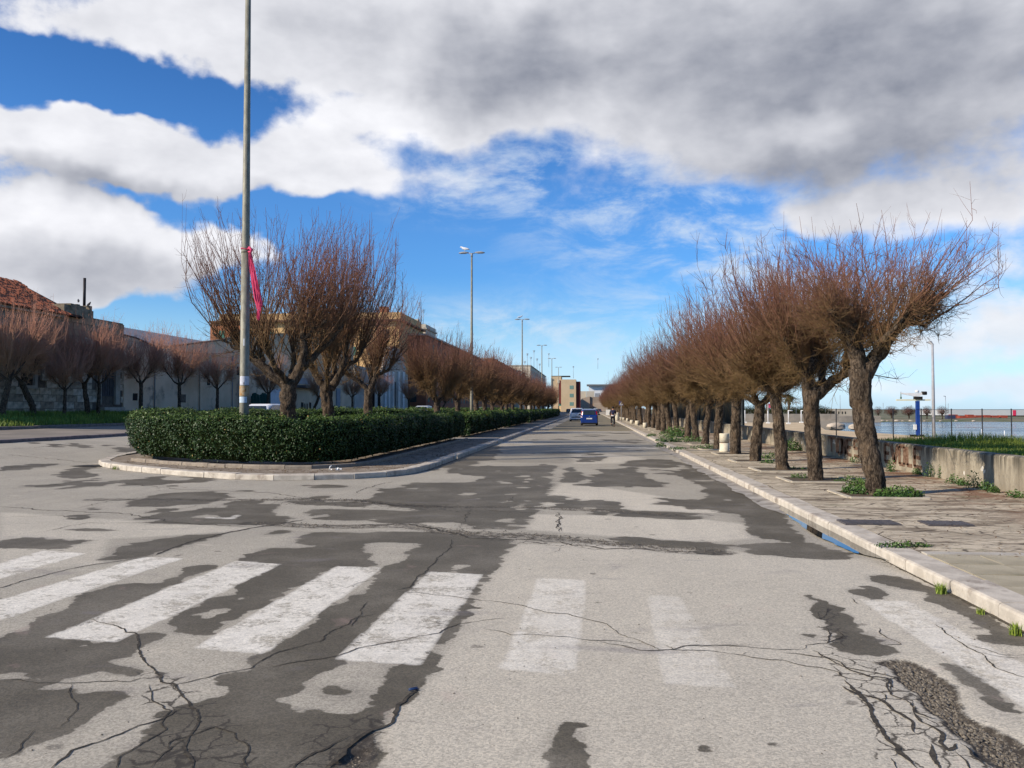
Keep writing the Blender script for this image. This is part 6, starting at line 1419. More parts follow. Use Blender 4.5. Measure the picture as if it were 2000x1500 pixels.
for u in (1637, 1644, 1650): adopt(MB().box(UX(u, y0_), UX(u + 2, y0_), y0_ - .06, y0_ + .02, -.4, .5).build('window', dark_m, r1), r1, Is)
y2_ = sh_y + 95
r2 = empty('grey_depot', (UX(1850, y2_), y2_, 0)); tag(r2, 'very long pale grey depot with one red panel on the far shore', 'depot'); Id = Matrix.Translation((-UX(1850, y2_), -y2_, 0))
adopt(MB().box(UX(1846, y2_), UX(2250, y2_), y2_, y2_ + 30, -1.2, hz(800, y2_, 120)).build('wall', shed_g, r2), r2, Id); adopt(MB().box(UX(1846, y2_) + .5, UX(2250, y2_), y2_ + 1, y2_ + 30, -1.8, -1.21).build('undercroft', dark_m, r2), r2, Id)
adopt(MB().box(UX(1978, y2_), UX(1984, y2_), y2_ - .08, y2_ + .02, -1.2, hz(801, y2_, 120)).build('red_panel', mat('red_panel', (.62, .03, .09), (.55, .03, .08), .6, 2), r2), r2, Id)
redc = mat('red_containers', (.32, .06, .035), (.24, .05, .03), .8, .3, .2, 2); rr = random.Random(6)
for k in range(7):
    u = 1858 + k * 16; y = sh_y + 34 + rr.uniform(0, 6); h = rr.uniform(1.0, 1.5)
    tag(MB().box(UX(u, y), UX(u + rr.uniform(10, 15), y), y, y + 2.4, -1.85, -1.85 + h).build('red_crate_stack', redc, None), f'{ordinal(k + 1)} low red stack from the left on the bank before the grey depot', 'crates', 'red stacks on the far bank')
tag(MB().box(UX(1850, sh_y + 30), UX(1866, sh_y + 30), sh_y + 30, sh_y + 32, -1.85, -.6).build('blue_skip', mat('dark_blue_skip', (.03, .04, .09), (.04, .05, .1), .8, 1)), 'dark blue skip at the left end of the red stacks', 'skip')
def clumptree(u, y, w, hgt, mt_2, label, seed, grp, z0=-1.75, bushy=2600, name='round_tree'):
    x = UX(u, y); r = np.random.default_rng(seed); root = empty(name, (x, y, z0)); tag(root, label, 'tree', grp)
    b = MB().tube([(0, 0, -.3), (.05, 0, hgt * .28), (0, .05, hgt * .5)], [w * .05, w * .04, w * .02], 7)
    for k in range(5): a = k * 1.26; b.tube([(0, 0, hgt * .25), (math.cos(a) * w * .22, math.sin(a) * w * .2, hgt * .6)], [w * .03, w * .012], 5)
    b.build('trunk', bark, root)
    n = bushy; P = r.normal(0, 1, (n, 3)); P /= np.linalg.norm(P, axis=1)[:, None]; rad = r.random(n) ** .45
    bump = .75 + .5 * fbm(P[:, 0] * 2 + seed, P[:, 1] * 2, P[:, 2] * 2, 3, 3); P = P * (rad * bump)[:, None] * np.array([w / 2, w / 2, hgt * .40]) + np.array([0, 0, hgt * .60])
    me = leaves('crown', P, P - np.array([0, 0, hgt * .5]), w * .055, .5, .25, None, seed, 1.2); c = obj('crown', me, mt_2, root); tag(c, kind='stuff'); return root
maroon = leafmat('maroon_twigs', (.075, .045, .035), (.12, .055, .05), .9, .1); dkg = leafmat('dark_evergreen', (.015, .022, .010), (.035, .045, .018), .8, .1)
yt = sh_y + 24
for k, (u, w_) in enumerate(((1741, 5.0), (1775, 5.2), (1810, 4.2), (1840, 4.0), (1715, 3.0))): clumptree(u, yt, w_, hz(792.5, yt, 70) + 1.75, maroon, f'{("first", "second", "third", "fourth", "smallest")[k]} round maroon bare tree on the far shore from the left' if k < 4 else 'small round tree just right of the nearest trunk on the far shore', 40 + k, 'round bare trees on the far shore')
rr = random.Random(12)
for k in range(11):
    u = 1440 + k * 17; yk = sh_y + 50 + rr.uniform(-8, 8); clumptree(u, yk, rr.uniform(5.5, 8), (hz(790, yk, 60) + 1.75) * rr.uniform(.85, 1.05), dkg, f'{ordinal(k + 1)} dark bushy tree from the left beyond the breakwater', 60 + k, 'dark trees beyond the breakwater', bushy=1500, name='dark_tree')
for k in range(9):
    u = 1862 + k * 30 - 260 * (k > 5); 
# palms
pm = leafmat('palm_leaf', (.03, .045, .02), (.07, .085, .03), .7, .2)
for k, (u, v, y) in enumerate(((1498, 777, 165), (1540, 775, 158))):
    x = UX(u, y); zt = float(HZ(v, x, y)); root = empty('palm_tree', (x, y, .2)); tag(root, ('palm tree standing between the third and fourth trunks beyond the breakwater', 'palm tree seen between the second and third trunks beyond the breakwater')[k], 'palm tree', 'palms beyond the breakwater')
    MB().tube([(0, 0, -.3), (.1, 0, (zt - .2) * .5), (0, 0, zt - .2)], [.28, .22, .2], 8).build('trunk', bark, root)
    r = random.Random(k); fr = MB()
    for q in range(30):
        a = r.uniform(0, 6.28); el_ = r.uniform(-.5, 1.2); L = 1.55; pts = []
        for i in range(6): t = i / 5; pts.append((math.cos(a) * math.cos(el_) * L * t, math.sin(a) * math.cos(el_) * L * t, zt - .2 + math.sin(el_) * L * t - .9 * t * t))
        for i in range(5):
            w0, w1 = .16 * math.sin(math.pi * (i + .3) / 5.6), .16 * math.sin(math.pi * (i + 1.3) / 5.6); s_, c_ = math.sin(a), math.cos(a); p0, p1 = pts[i], pts[i + 1]
            for sg in (-1, 1): fr.add([p0, p1, (p1[0] - s_ * w1 * sg, p1[1] + c_ * w1 * sg, p1[2] - w1 * .6), (p0[0] - s_ * w0 * sg, p0[1] + c_ * w0 * sg, p0[2] - w0 * .6)], [(0, 1, 2, 3)])
    o = fr.build('fronds', pm, root); attr(o.data, 'tone', np.random.default_rng(k).random(len(o.data.vertices))); tag(o, kind='stuff')
# masts of the harbour
for k, (u, v, y) in enumerate(((1555, 785, 230), (1641, 772, 300), (1612, 790, 300), (1725, 787, 300), (1847, 774, 260), (1852, 788, 300), (1700, 790, 320), (1780, 791, 330))):
    x = UX(u, y); zt = float(HZ(v, x, y)); b = MB().tube([(x, y, 0), (x, y, zt)], .07, 5)
    if u == 1847: b.tube([(x, y, zt), (x - .6, y, zt + .1)], .10, 5)
    tag(b.build('harbour_mast', am), f'{ordinal(k + 1)} thin harbour mast or lamp pole on the far shore', 'mast', 'thin poles on the far shore')
# pink buoy flag between trunks
x, y = UX(1500, 120), 120; b = MB().tube([(x, y, .6), (x, y, hz(786, y, x))], .04, 6); 
root = empty('flag_pole', (x, y, 0)); tag(root, 'thin pole with a crumpled pink-red flag behind the trunks', 'flag'); o = b.build('pole', wp, root); o.matrix_parent_inverse = Matrix.Translation((-x, -y, 0))
fl = [(x + .02, y, hz(788, y, x)), (x + .5, y + .1, hz(789, y, x)), (x + .62, y, hz(792, y, x)), (x + .45, y - .1, hz(796, y, x)), (x + .05, y, hz(797, y, x))]
o = MB().prism(fl, (0, .04, 0)).build('flag_cloth', mat('pink_flag', (.50, .06, .12), (.40, .05, .10), .8, 4), root); o.matrix_parent_inverse = Matrix.Translation((-x, -y, 0))

# dark garden screen behind the wall further up
scr = mat('dark_netting', (.035, .042, .036), (.055, .060, .05), .9, 2, .3, 20); scp = mat('screen_post', (.14, .14, .12), (.10, .10, .09), .8, 2)
sc_r = empty('fence_screen', (8.3, 46, 0)); tag(sc_r, 'tall dark slatted screen fence behind the low wall up the street', 'fence'); Isc = Matrix.Translation((-8.3, -46, 0)); rr = random.Random(4)
y = 46.0
while y < 106:
    b = MB(); k = 0
    while k < 20: b.box(8.25, 8.33, y + k * .15 + .02, y + k * .15 + .10 + rr.uniform(0, .03), .1, 2.55 + rr.uniform(-.1, .1)); k += 1
    b.box(8.34, 8.36, y, y + 3, .1, 2.45); adopt(b.build('slat_panel', scr, sc_r), sc_r, Isc); adopt(MB().box(8.16, 8.24, y - .04, y + .04, 0, 2.7).build('post', scp, sc_r), sc_r, Isc); y += 3.0
# garden wall continuing beyond the screen
wl2 = empty('street_wall', (7.4, 111, 0)); tag(wl2, 'plain pale wall with dark openings far up the right side', 'wall'); I2 = Matrix.Translation((-7.4, -111, 0))
for k in range(12): adopt(MB().box(7.4, 7.7, 111 + k * 8, 118.97 + k * 8, 0, 1.55 + .15 * (k % 3)).build('wall_section', shed_m if k % 2 else bwm, wl2), wl2, I2)
# wire fence on the quay
fm = mat('fence_post_metal', (.012, .013, .015), (.02, .02, .024), .6, 3); fY = 44.0
fr_ = empty('wire_fence', (12, fY, 0)); tag(fr_, 'thin dark wire fence with slim posts along the quay', 'fence'); If = Matrix.Translation((-12, -fY, 0))
posts = [1633, 1744, 1799, 1858, 1918, 1975, 2034, 2095, 2155]
P = [(UX(u, fY + (1858 - u) * .012), fY + (1858 - u) * .012) for u in posts]
for x, y in P: adopt(MB().tube([(x, y, -.9), (x, y, 1.60)], .030, 6).build('post', fm, fr_), fr_, If)
wire = MB()
for (xa, ya2), (xb, yb2) in zip(P[:-1], P[1:]):
    for z in (1.55,): wire.tube([(xa, ya2, z), (xb, yb2, z)], .009, 4)
    for z in (.2, .65, 1.1): wire.tube([(xa, ya2, z), (xb, yb2, z)], .003, 3)
tag(adopt(wire.build('wires', fm, fr_), fr_, If), kind='stuff')
# grass field behind the wall
r_ = np.random.default_rng(18); n = 120000; x = WALLX + .34 + r_.random(n) ** 1.3 * 17; y = 9 + r_.random(n) * 19
z = fieldz(x, y); k = z > .28; x, y, z = x[k], y[k], z[k]
bush = np.exp(-(((x - UX(1868, 24.0)) / 1.5) ** 2 + ((y - 24.0) / 1.6) ** 2)) * .16
h = .07 + .10 * fbm(x * .9, y * .9, None, 9) + bush * 1.3 + .06 * np.clip((y - 22) / 3, 0, 1)
blades('field_grass', x, y, z - .01, h, .011, leafmat('field_grass', (0.10, 0.15, 0.018), (0.27, 0.31, 0.045), .6, .3), 'green grass field behind the low wall on the right', 7, np.clip(fbm(x * 1.3, y * 1.3, None, 5) * 1.7 - .5 + r_.normal(0, .2, len(x)), 0, 1))

# ================================================================ STREET FURNITURE
galv = bpy.data.materials.new('galvanised_pole'); galv.use_nodes = True; B = NB(galv.node_tree); p = galv.node_tree.nodes['Principled BSDF']
tcn = galv.node_tree.nodes.new('ShaderNodeTexCoord'); co = tcn.outputs['Object']; X_, Y_, Z_ = B.sep(co)
n_a = B.noise(B.v('MULTIPLY', co, (6, 6, 1.6)), 2.0, 6, .7, .3); n_b = B.noise(B.v('MULTIPLY', co, (10, 10, 2)), 6, 5, .7)
c = B.mix(B.rng(n_a, .38, .62), (.27, .255, .19), (.17, .16, .12)); c = B.mix(B.rng(n_b, .55, .7, 0, .5), c, (.33, .32, .26))
c = B.mix(B.rng(B.noise(co, 3.3, 4, .7), .62, .70, 0, .5), c, (.20, .12, .06))
B.put(p.inputs['Base Color'], c); p.inputs['Roughness'].default_value = .62; p.inputs['Metallic'].default_value = .15
lampg = mat('lamp_shell', (.34, .34, .33), (.26, .26, .26), .5, 4); lampw = mat('lamp_lens', (.60, .62, .62), (.5, .52, .52), .2, 4, spec=.6)
LZ = 14.35
def lamp(x, y, label):
    r = empty('street_lamp', (x, y, .12)); tag(r, label, 'street lamp', 'twin-headed street lamps in the median')
    MB().tube([(0, 0, -.1), (0, 0, 2), (0, 0, 5.9)], [.132, .128, .120], 20).build('lower_pole', galv, r)
    MB().tube([(0, 0, 5.88), (0, 0, 6.0), (0, 0, LZ - .3)], [.112, .108, .072], 18).build('upper_pole', galv, r)
    MB().tube([(0, 0, 5.84), (0, 0, 5.93)], [.126, .116], 18).build('collar', galv, r)
    MB().tube([(-.35, 0, LZ - .10), (0, 0, LZ - .20), (.35, 0, LZ - .10)], .04, 8).tube([(0, 0, LZ - .45), (0, 0, LZ - .15)], .085, 10).build('bracket', lampg, r)
    for s in (-1, 1):
        b = MB(); prof = [(.26, .045, .05), (.36, .10, .085), (.55, .15, .12), (.78, .165, .12), (.98, .13, .08), (1.08, .05, .03)]
        vs = []
        for d, w, h in prof:
            zc = LZ - .12 - .02 * (d - .26)
            for k in range(12): an = 2 * math.pi * k / 12; vs.append((s * d, math.cos(an) * w, zc + math.sin(an) * h * (1.0 if math.sin(an) > 0 else .35)))
        n = 12; fs = [(i * n + k, i * n + (k + 1) % n, (i + 1) * n + (k + 1) % n, (i + 1) * n + k) for i in range(5) for k in range(n)] + [tuple(range(n)), tuple(5 * n + k for k in range(n))]
        b.add(vs, fs, True); h_ = b.build('lamp_head', lampg, r)
        o = MB().box(s * .45, s * .95, -.10, .10, LZ - .18, LZ - .168).build('lens', lampw, h_)
    return r
LX = -9.6; ly1 = lat(477, -9.6)[1]
LY = [ly1, AX(921, LX), AX(1020, LX), AX(1058.5, LX), AX(1078, LX), AX(1091, LX)]
l0 = lamp(LX, LY[0], 'tallest nearest street lamp pole with stickers, rust and a pink ribbon on it')
lbs = ['', 'second street lamp from the near end, a gull perched on its left head', 'third street lamp from the near end of the median', 'fourth street lamp from the near end of the median', 'fifth street lamp from the near end of the median', 'farthest street lamp in the median, seen above the ochre flats']
for i in range(1, 6):
    o = copy_tree(l0, loc=(LX, LY[i], .12), label=lbs[i])
# things stuck on the nearest pole
def zq(v, x=LX, y=None): return float(HZ(v, x, y or LY[0])) - .12
cr_ = math.atan2(-LX, -LY[0])              # not used for placement of faces, only which side faces the street corner
def band(nm, v0, v1, mt_, a0, a1, r=.1315, grp=None):
    za, zb = zq(v1), zq(v0); V = []; n = 10
    for i in range(n + 1): an = a0 + (a1 - a0) * i / n; V += [(math.cos(an) * r, math.sin(an) * r, za), (math.cos(an) * r, math.sin(an) * r, zb)]
    o = obj(nm, np_mesh(nm, V, [(2 * i, 2 * i + 2, 2 * i + 3, 2 * i + 1) for i in range(n)], True), mt_, l0); return o
A0 = math.atan2(-LY[0], -LX)               # bearing from the pole to the viewer's corner
stick = mat('sticker_white', (.62, .63, .66), (.52, .52, .56), .6, 18, .1, 60, c3=(.36, .32, .42), s3=14); stick2 = mat('sticker_blue', (.56, .64, .70), (.44, .54, .62), .6, 16, c3=(.70, .72, .74), s3=9)
band('sticker', 735, 752, stick, A0 - 1.15, A0 + 1.25); band('sticker', 775, 786.5, stick2, A0 - 1.35, A0 + .55)
band('sticker', 662, 676, mat('sticker_strip', (.70, .70, .68), (.6, .6, .58), .6, 12), A0 - .35, A0 - .05, .1325)
band('rust_band', 754, 773, mat('rust_glue', (.34, .18, .06), (.42, .33, .21), .9, 9, .3, 40, c3=(.16, .09, .04), s3=7), A0 - 1.5, A0 + 1.5, .1312)
band('letter_mark', 747, 751, dark_m, A0 - .2, A0 - .05, .1325)
# pink ribbon tied to the pole, hanging in a twist
pk = mat('pink_cloth', (.74, .075, .17), (.60, .05, .13), .75, 5, .1, 40)
rb_ = empty('pink_ribbon', (LX, LY[0], 0)); tag(rb_, 'crumpled pink cloth ribbon tied to the nearest lamp pole', 'ribbon')
sx = cR[0]; sy = cR[1]
def rp(du, v, dd=0): s = LY[0] / FPX * 1.02; z = float(HZ(v, LX, LY[0])); k = .125; return (sx * (du * s) + .0 - dd * .1, sy * du * s - .135 - dd, z)
top = rp(11, 489)
MB().tube([(top[0] - .06, top[1] + .05, top[2] + .02), (top[0], top[1], top[2] + .05), (top[0] + .07, top[1], top[2] - .01), (top[0] + .05, top[1] - .03, top[2] - .09), (top[0] - .02, top[1] - .02, top[2] - .06)], [.02, .042, .045, .035, .02], 9).build('knot', pk, rb_)
MB().tube([(math.cos(a) * .128, math.sin(a) * .128, top[2] + .03 + .02 * math.sin(a * 2)) for a in np.linspace(0, 6.28, 24)], .010, 6).build('loop', pk, rb_)
def streamer(keys, wd, ph):
    n = 40; V = []; m_ = 9; kk = np.array(keys, float); t = np.linspace(0, 1, n); L = np.linspace(0, 1, len(keys))
    for i in range(n):
        u = np.interp(t[i], L, kk[:, 0]); v = np.interp(t[i], L, kk[:, 1]); w = np.interp(t[i], L, kk[:, 2]) * wd
        x, y, z = rp(u, v)
        for k in range(m_):
            s = k / (m_ - 1) - .5; f = .035 * math.sin(s * 16 + ph + t[i] * 5) * (.4 + w * 3)
            V.append((x + s * w, y + f, z + s * w * .25 + .02 * math.sin(s * 9 + t[i] * 11)))
    F = [(i * m_ + k, i * m_ + k + 1, (i + 1) * m_ + k + 1, (i + 1) * m_ + k) for i in range(n - 1) for k in range(m_ - 1)]
    o = obj('streamer', np_mesh('streamer', V, F, True), pk, rb_); md = o.modifiers.new('t', 'SOLIDIFY'); md.thickness = .008
streamer([(12, 493, .05), (15, 515, .12), (21, 550, .15), (27, 585, .16), (32, 605, .13), (30, 618, .09), (31, 626, .05)], 1.0, 0)
streamer([(11, 493, .05), (18, 520, .10), (26, 560, .13), (33, 590, .12), (36, 602, .05)], 1.0, 2)
bird('seagull', (LX - .55, LY[1], LZ + .12 + .03), 2.0, ((.78, .78, .78), (.45, .46, .5)), 'white gull standing on the left head of the second street lamp', 'gull', 2.9)
bird('seagull', (LX - .35, LY[2], LZ + .12 + .03), 2.0, ((.30, .30, .32), (.2, .2, .22)), 'small gull perched on the third street lamp', 'gull', .4)
bird('small_bird', (7.2, 17, 4.0), .1, ((.05, .05, .05), (.05, .05, .05)), 'x', 'bird') if False else None

# ---------------------------------------------------------------- tree pits with stone edging
pit_m = mat('pit_edging', (.50, .44, .34), (.40, .35, .27), .9, 5, .2, 60); psoil = mat('pit_soil', (.11, .075, .05), (.07, .06, .035), .95, 8, .3, 60)
for i, (x, y) in enumerate(ypos[:26]):
    r = empty('tree_pit', (x, y, .12)); a = .62 + .02 * (i % 3); lift = .008
    tag(r, f'square stone-edged soil pit round the {ordinal(i + 1)} tree of the right pavement', 'tree pit', 'tree pits on the right pavement')
    for s in (-1, 1):
        MB().box(-a, a, s * a - .045, s * a + .045, -.05, .022 + lift).build('edging', pit_m, r); MB().box(s * a - .045, s * a + .045, -a + .047, a - .047, -.05, .020 + lift).build('edging', pit_m, r)
    MB().box(-a + .046, a - .046, -a + .046, a - .046, -.06, .006 + lift).build('soil', psoil, r)
# ---------------------------------------------------------------- pale concrete bollards
bol_m = mat('bollard_stone', (.66, .60, .46), (.54, .48, .36), .85, 6, .12, 50)
def bollard(u, v, rad, h, lab, ring=True):
    x, y = G(u, v, .12); r = empty('stone_bollard', (x, y, .12)); tag(r, lab, 'bollard', 'pale stone bollards by the trees')
    if ring:
        MB().lathe([(rad * 1.08, 0), (rad * 1.08, .06), (rad, .08), (rad, h * .49)], 20).build('lower_drum', bol_m, r); MB().lathe([(rad * .86, h * .49), (rad * .86, h * .53)], 20).build('joint', mat('bollard_joint', (.22, .13, .09), (.3, .2, .15), .9, 8), r)
        MB().lathe([(rad, h * .53), (rad, h - .02), (rad * .95, h)], 20).build('upper_drum', bol_m, r)
    else: MB().lathe([(rad, 0), (rad, h - .02), (rad * .9, h)], 12).build('drum', bol_m, r)
bollard(1415, 883, .165, .635, 'largest two-drum pale bollard beside the sixth pavement tree')
for k, (u, v, rd, h) in enumerate(((1260, 836, .17, .40), (1245, 831, .2, .42), (1234, 828, .17, .38), (1225.5, 823, .15, .36), (1218, 821, .15, .36), (1214, 820, .15, .36), (1210, 819, .14, .34))):
    bollard(u, v, rd, h, f'{ordinal(k + 1)} small pale stone block beyond the big bollard along the tree row', False)
x, y = G(1205, 821, .12); tag(MB().lathe([(.27, 0), (.30, .1), (.30, .85), (.22, 1.0)], 16).build('litter_drum', bol_m, None, (x, y, .12)), 'pale rounded drum at the kerb just left of the road sign', 'drum')

# ---------------------------------------------------------------- pedestrian crossing sign
x, y = G(1213.5, 824, .12); sg = empty('crossing_sign', (x, y, .12)); tag(sg, 'blue square pedestrian crossing sign on a thin pole', 'road sign')
sz = y / FPX; zt = float(HZ(783, x, y)) - .12; w = 4.4 * sz
MB().tube([(0, .03, 0), (0, .03, zt)], .035, 8).build('pole', lampg, sg)
pn = MB().box(-w, w, -.012, .012, zt - 2 * w, zt).build('sign_panel', mat('sign_blue', (.015, .04, .22), (.015, .04, .2), .4, 3), sg)
MB().prism([(-w * .78, -.018, zt - 1.85 * w), (w * .78, -.018, zt - 1.85 * w), (0, -.018, zt - .25 * w)], (0, .004, 0)).build('triangle', wp, pn)
f = MB().tube([(0, -.025, zt - .72 * w), (0, -.025, zt - 1.2 * w)], w * .10, 6); f.tube([(0, -.025, zt - 1.2 * w), (-.3 * w, -.025, zt - 1.7 * w)], w * .07, 5).tube([(0, -.025, zt - 1.2 * w), (.3 * w, -.025, zt - 1.7 * w)], w * .07, 5); f.build('walking_figure', dark_m, pn)

# ---------------------------------------------------------------- steel covers and litter
cov = mat('cast_iron', (.06, .056, .060), (.09, .08, .08), .6, 10, .3, 80)
for (u0, u1, vA, vB, lb) in ((1652, 1742, 1016, 1023, 'left rectangular cast iron cover in the right pavement'), (1815, 1880, 1018, 1025, 'right rectangular cast iron cover in the right pavement')):
    a, b_ = G(u0, vB, .13), G(u1, vA, .13); cvr = MB().box(a[0], b_[0] - .02, a[1], b_[1], .08, .134)
    for k in range(7): xx = a[0] + (b_[0] - a[0]) * (k + .5) / 7; cvr.box(xx - .012, xx + .012, a[1] + .02, b_[1] - .02, .134, .139)
    tag(cvr.build('drain_cover', cov), lb, 'drain cover')
# slots of a kerb drain
x, y = KERB_R, AX(1312, KERB_R); dn = empty('kerb_drain', (x, y, 0)); tag(dn, 'row of dark drain slots cut into the right kerb face', 'drain')
for k in range(7): MB().box(-.004, .02, -1.2 + k * .36, -1.02 + k * .36, .02, .085).build('slot', dark_m, dn)
x, y = G(268, 915, .03); 
x, y = G(182, 911, gz(-13.6, 0)); tag(MB().prism([(x - .62, y - .10, .012), (x + .1, y - .28, .012), (x + .5, y + .1, .014), (x + .3, y + .6, .016), (x - .45, y + .4, .014)], (0, 0, .004)).build('storm_drain', mat('drain_dark', (.02, .018, .016), (.04, .035, .03), .9, 12)), 'dark sunken storm drain beside the tip of the median', 'drain')
x, y = G(656, 920, .13); r = np.random.default_rng(3); b = MB()
for k in range(9):
    c0 = Vector((r.uniform(-.13, .13), r.uniform(-.05, .05), .0)); q = [c0 + Vector((r.uniform(-.08, .08), r.uniform(-.05, .05), r.uniform(0, .09))) for _ in range(4)]; b.add(q, [(0, 1, 2), (0, 2, 3), (0, 3, 1), (1, 3, 2)])
b.tube([(-.16, 0, .02), (-.14, 0, .10), (-.10, 0, .12)], .012, 5); tag(b.build('crumpled_paper', wp, None, (x, y, .135)), 'crumpled white paper lying on the median edge before the hedge', 'litter')
x, y = G(806, 1350, 0); pen = empty('pen_cap', (x, y, .004), .55); tag(pen, 'dark blue pen cap lying on the asphalt beside the seam', 'pen cap')
MB().tube([(-.022, 0, .008), (.02, 0, .008), (.034, 0, .007)], [.0075, .007, .004], 10).build('cap', mat('blue_plastic', (.02, .045, .12), (.015, .035, .10), .35, 9), pen); MB().box(-.015, .03, -.0015, .0015, .015, .0175).build('clip', MATS['blue_plastic'], pen)
x, y = G(923, 882, .0); tag(MB().lathe([(.02, 0), (.05, .03), (.02, .06)], 8).build('paper_ball', wp, None, (x, y, .01)), 'small white scrap of litter at the foot of the median kerb', 'litter')

# ---------------------------------------------------------------- harbour crane and grey post
hx, hy = G(1793, 853.5, 0); hc = empty('boat_crane', (hx, hy, 0)); tag(hc, 'small blue boat crane with a white jib and yellow beam on the quay', 'crane'); s = (hx * cF[0] + hy * cF[1]) / FPX
bl = mat('crane_blue', (.012, .05, .24), (.01, .04, .19), .5, 4); yl = mat('crane_cream', (.70, .66, .42), (.62, .6, .4), .6, 3); hzz = lambda v: float(HZ(v, hx, hy))
MB().box(-3.1 * s, 3.1 * s, -.09, .09, .0, hzz(783)).build('column', bl, hc); MB().box(-.30, .30, -.25, .25, .0, .09).box(-.42, .30, -.07, .07, .0, .14).build('base_plate', dark_m, hc)
MB().box(-40 * s, 24 * s, -.05, .05, hzz(782.6), hzz(780)).build('beam', yl, hc)
MB().prism([(-31 * s, -.06, hzz(769)), (-31 * s, -.06, hzz(767)), (-4 * s, -.06, hzz(768)), (12 * s, -.06, hzz(766)), (14 * s, -.06, hzz(769)), (0, -.06, hzz(775)), (-6 * s, -.06, hzz(774))], (0, .12, 0)).build('jib', wp, hc)
MB().box(-6 * s, 8 * s, -.14, .14, hzz(780), hzz(774.5)).build('slew_ring', dark_m, hc); MB().tube([(8 * s, 0, hzz(768)), (17 * s, 0, hzz(768))], .10, 12).build('motor', dark_m, hc); MB().lathe([(.10, 0), (.12, .08), (.05, .14)], 12, (-.02, 0, hzz(766.5))).build('cap', wp, hc)
MB().tube([(-31 * s, 0, hzz(768)), (-31 * s, 0, hzz(776))], .02, 5).tube([(-31 * s, 0, hzz(775)), (-31 * s, 0, hzz(779))], .045, 8).build('hook', mat('hook_green', (.06, .12, .05), (.05, .1, .04), .6, 5), hc); MB().tube([(-31 * s, 0, hzz(769)), (-31 * s, 0, hzz(765))], .02, 5).build('jib_pulley', lampg, hc)
MB().box(-8.5 * s, -3.6 * s, -.12, .0, hzz(839), hzz(829)).build('control_box', wp, hc)
gx, gy = G(1824, 858, 0); gp_ = empty('grey_post', (gx, gy, 0)); tag(gp_, 'plain grey lamp column standing right of the blue crane', 'lamp column')
MB().tube([(0, 0, -.6), (0, 0, 2.5), (0, 0, 5.0)], [.085, .075, .055], 14).build('pole', mat('grey_column', (.36, .36, .37), (.30, .30, .31), .6, 3), gp_); MB().tube([(0, 0, 4.95), (.0, .25, 5.08), (.0, .7, 5.12)], [.045, .09, .03], 10).build('lamp_head', lampg, gp_)
# small white masts of moored boats and a green marker
for k, (u, vt, vb, lb) in enumerate(((1920, 838, 862, 'thin white leaning boat mast behind the wire fence'), (1961, 841, 864, 'white boat mast with a small dark top right of the leaning one'))):
    y = 66.0; x = UX(u, y); bt = empty('moored_boat', (x, y, WZ)); tag(bt, lb, 'boat', 'small moored boats'); zt = float(HZ(vt, x, y)) - WZ
    hl_ = [(-1.9, 0, .34), (-1.2, -.6, .28), (1.6, -.6, .26), (1.9, 0, .26), (1.6, .6, .26), (-1.2, .6, .28)]; lo = [(-1.5, 0, -.1), (-1.0, -.4, -.1), (1.5, -.42, -.1), (1.7, 0, -.1), (1.5, .42, -.1), (-1.0, .4, -.1)]
    MB().add(hl_ + lo, [(0, 1, 2, 3, 4, 5), (11, 10, 9, 8, 7, 6)] + [(i, (i + 1) % 6, 6 + (i + 1) % 6, 6 + i) for i in range(6)]).build('hull', wp, bt)
    MB().tube([(.0, 0, .2), (-.12 if k == 0 else 0, 0, zt)], .035, 6).tube([(-.35, 0, zt * .75), (.1, 0, zt * .75)], .02, 4).build('mast', wp, bt)

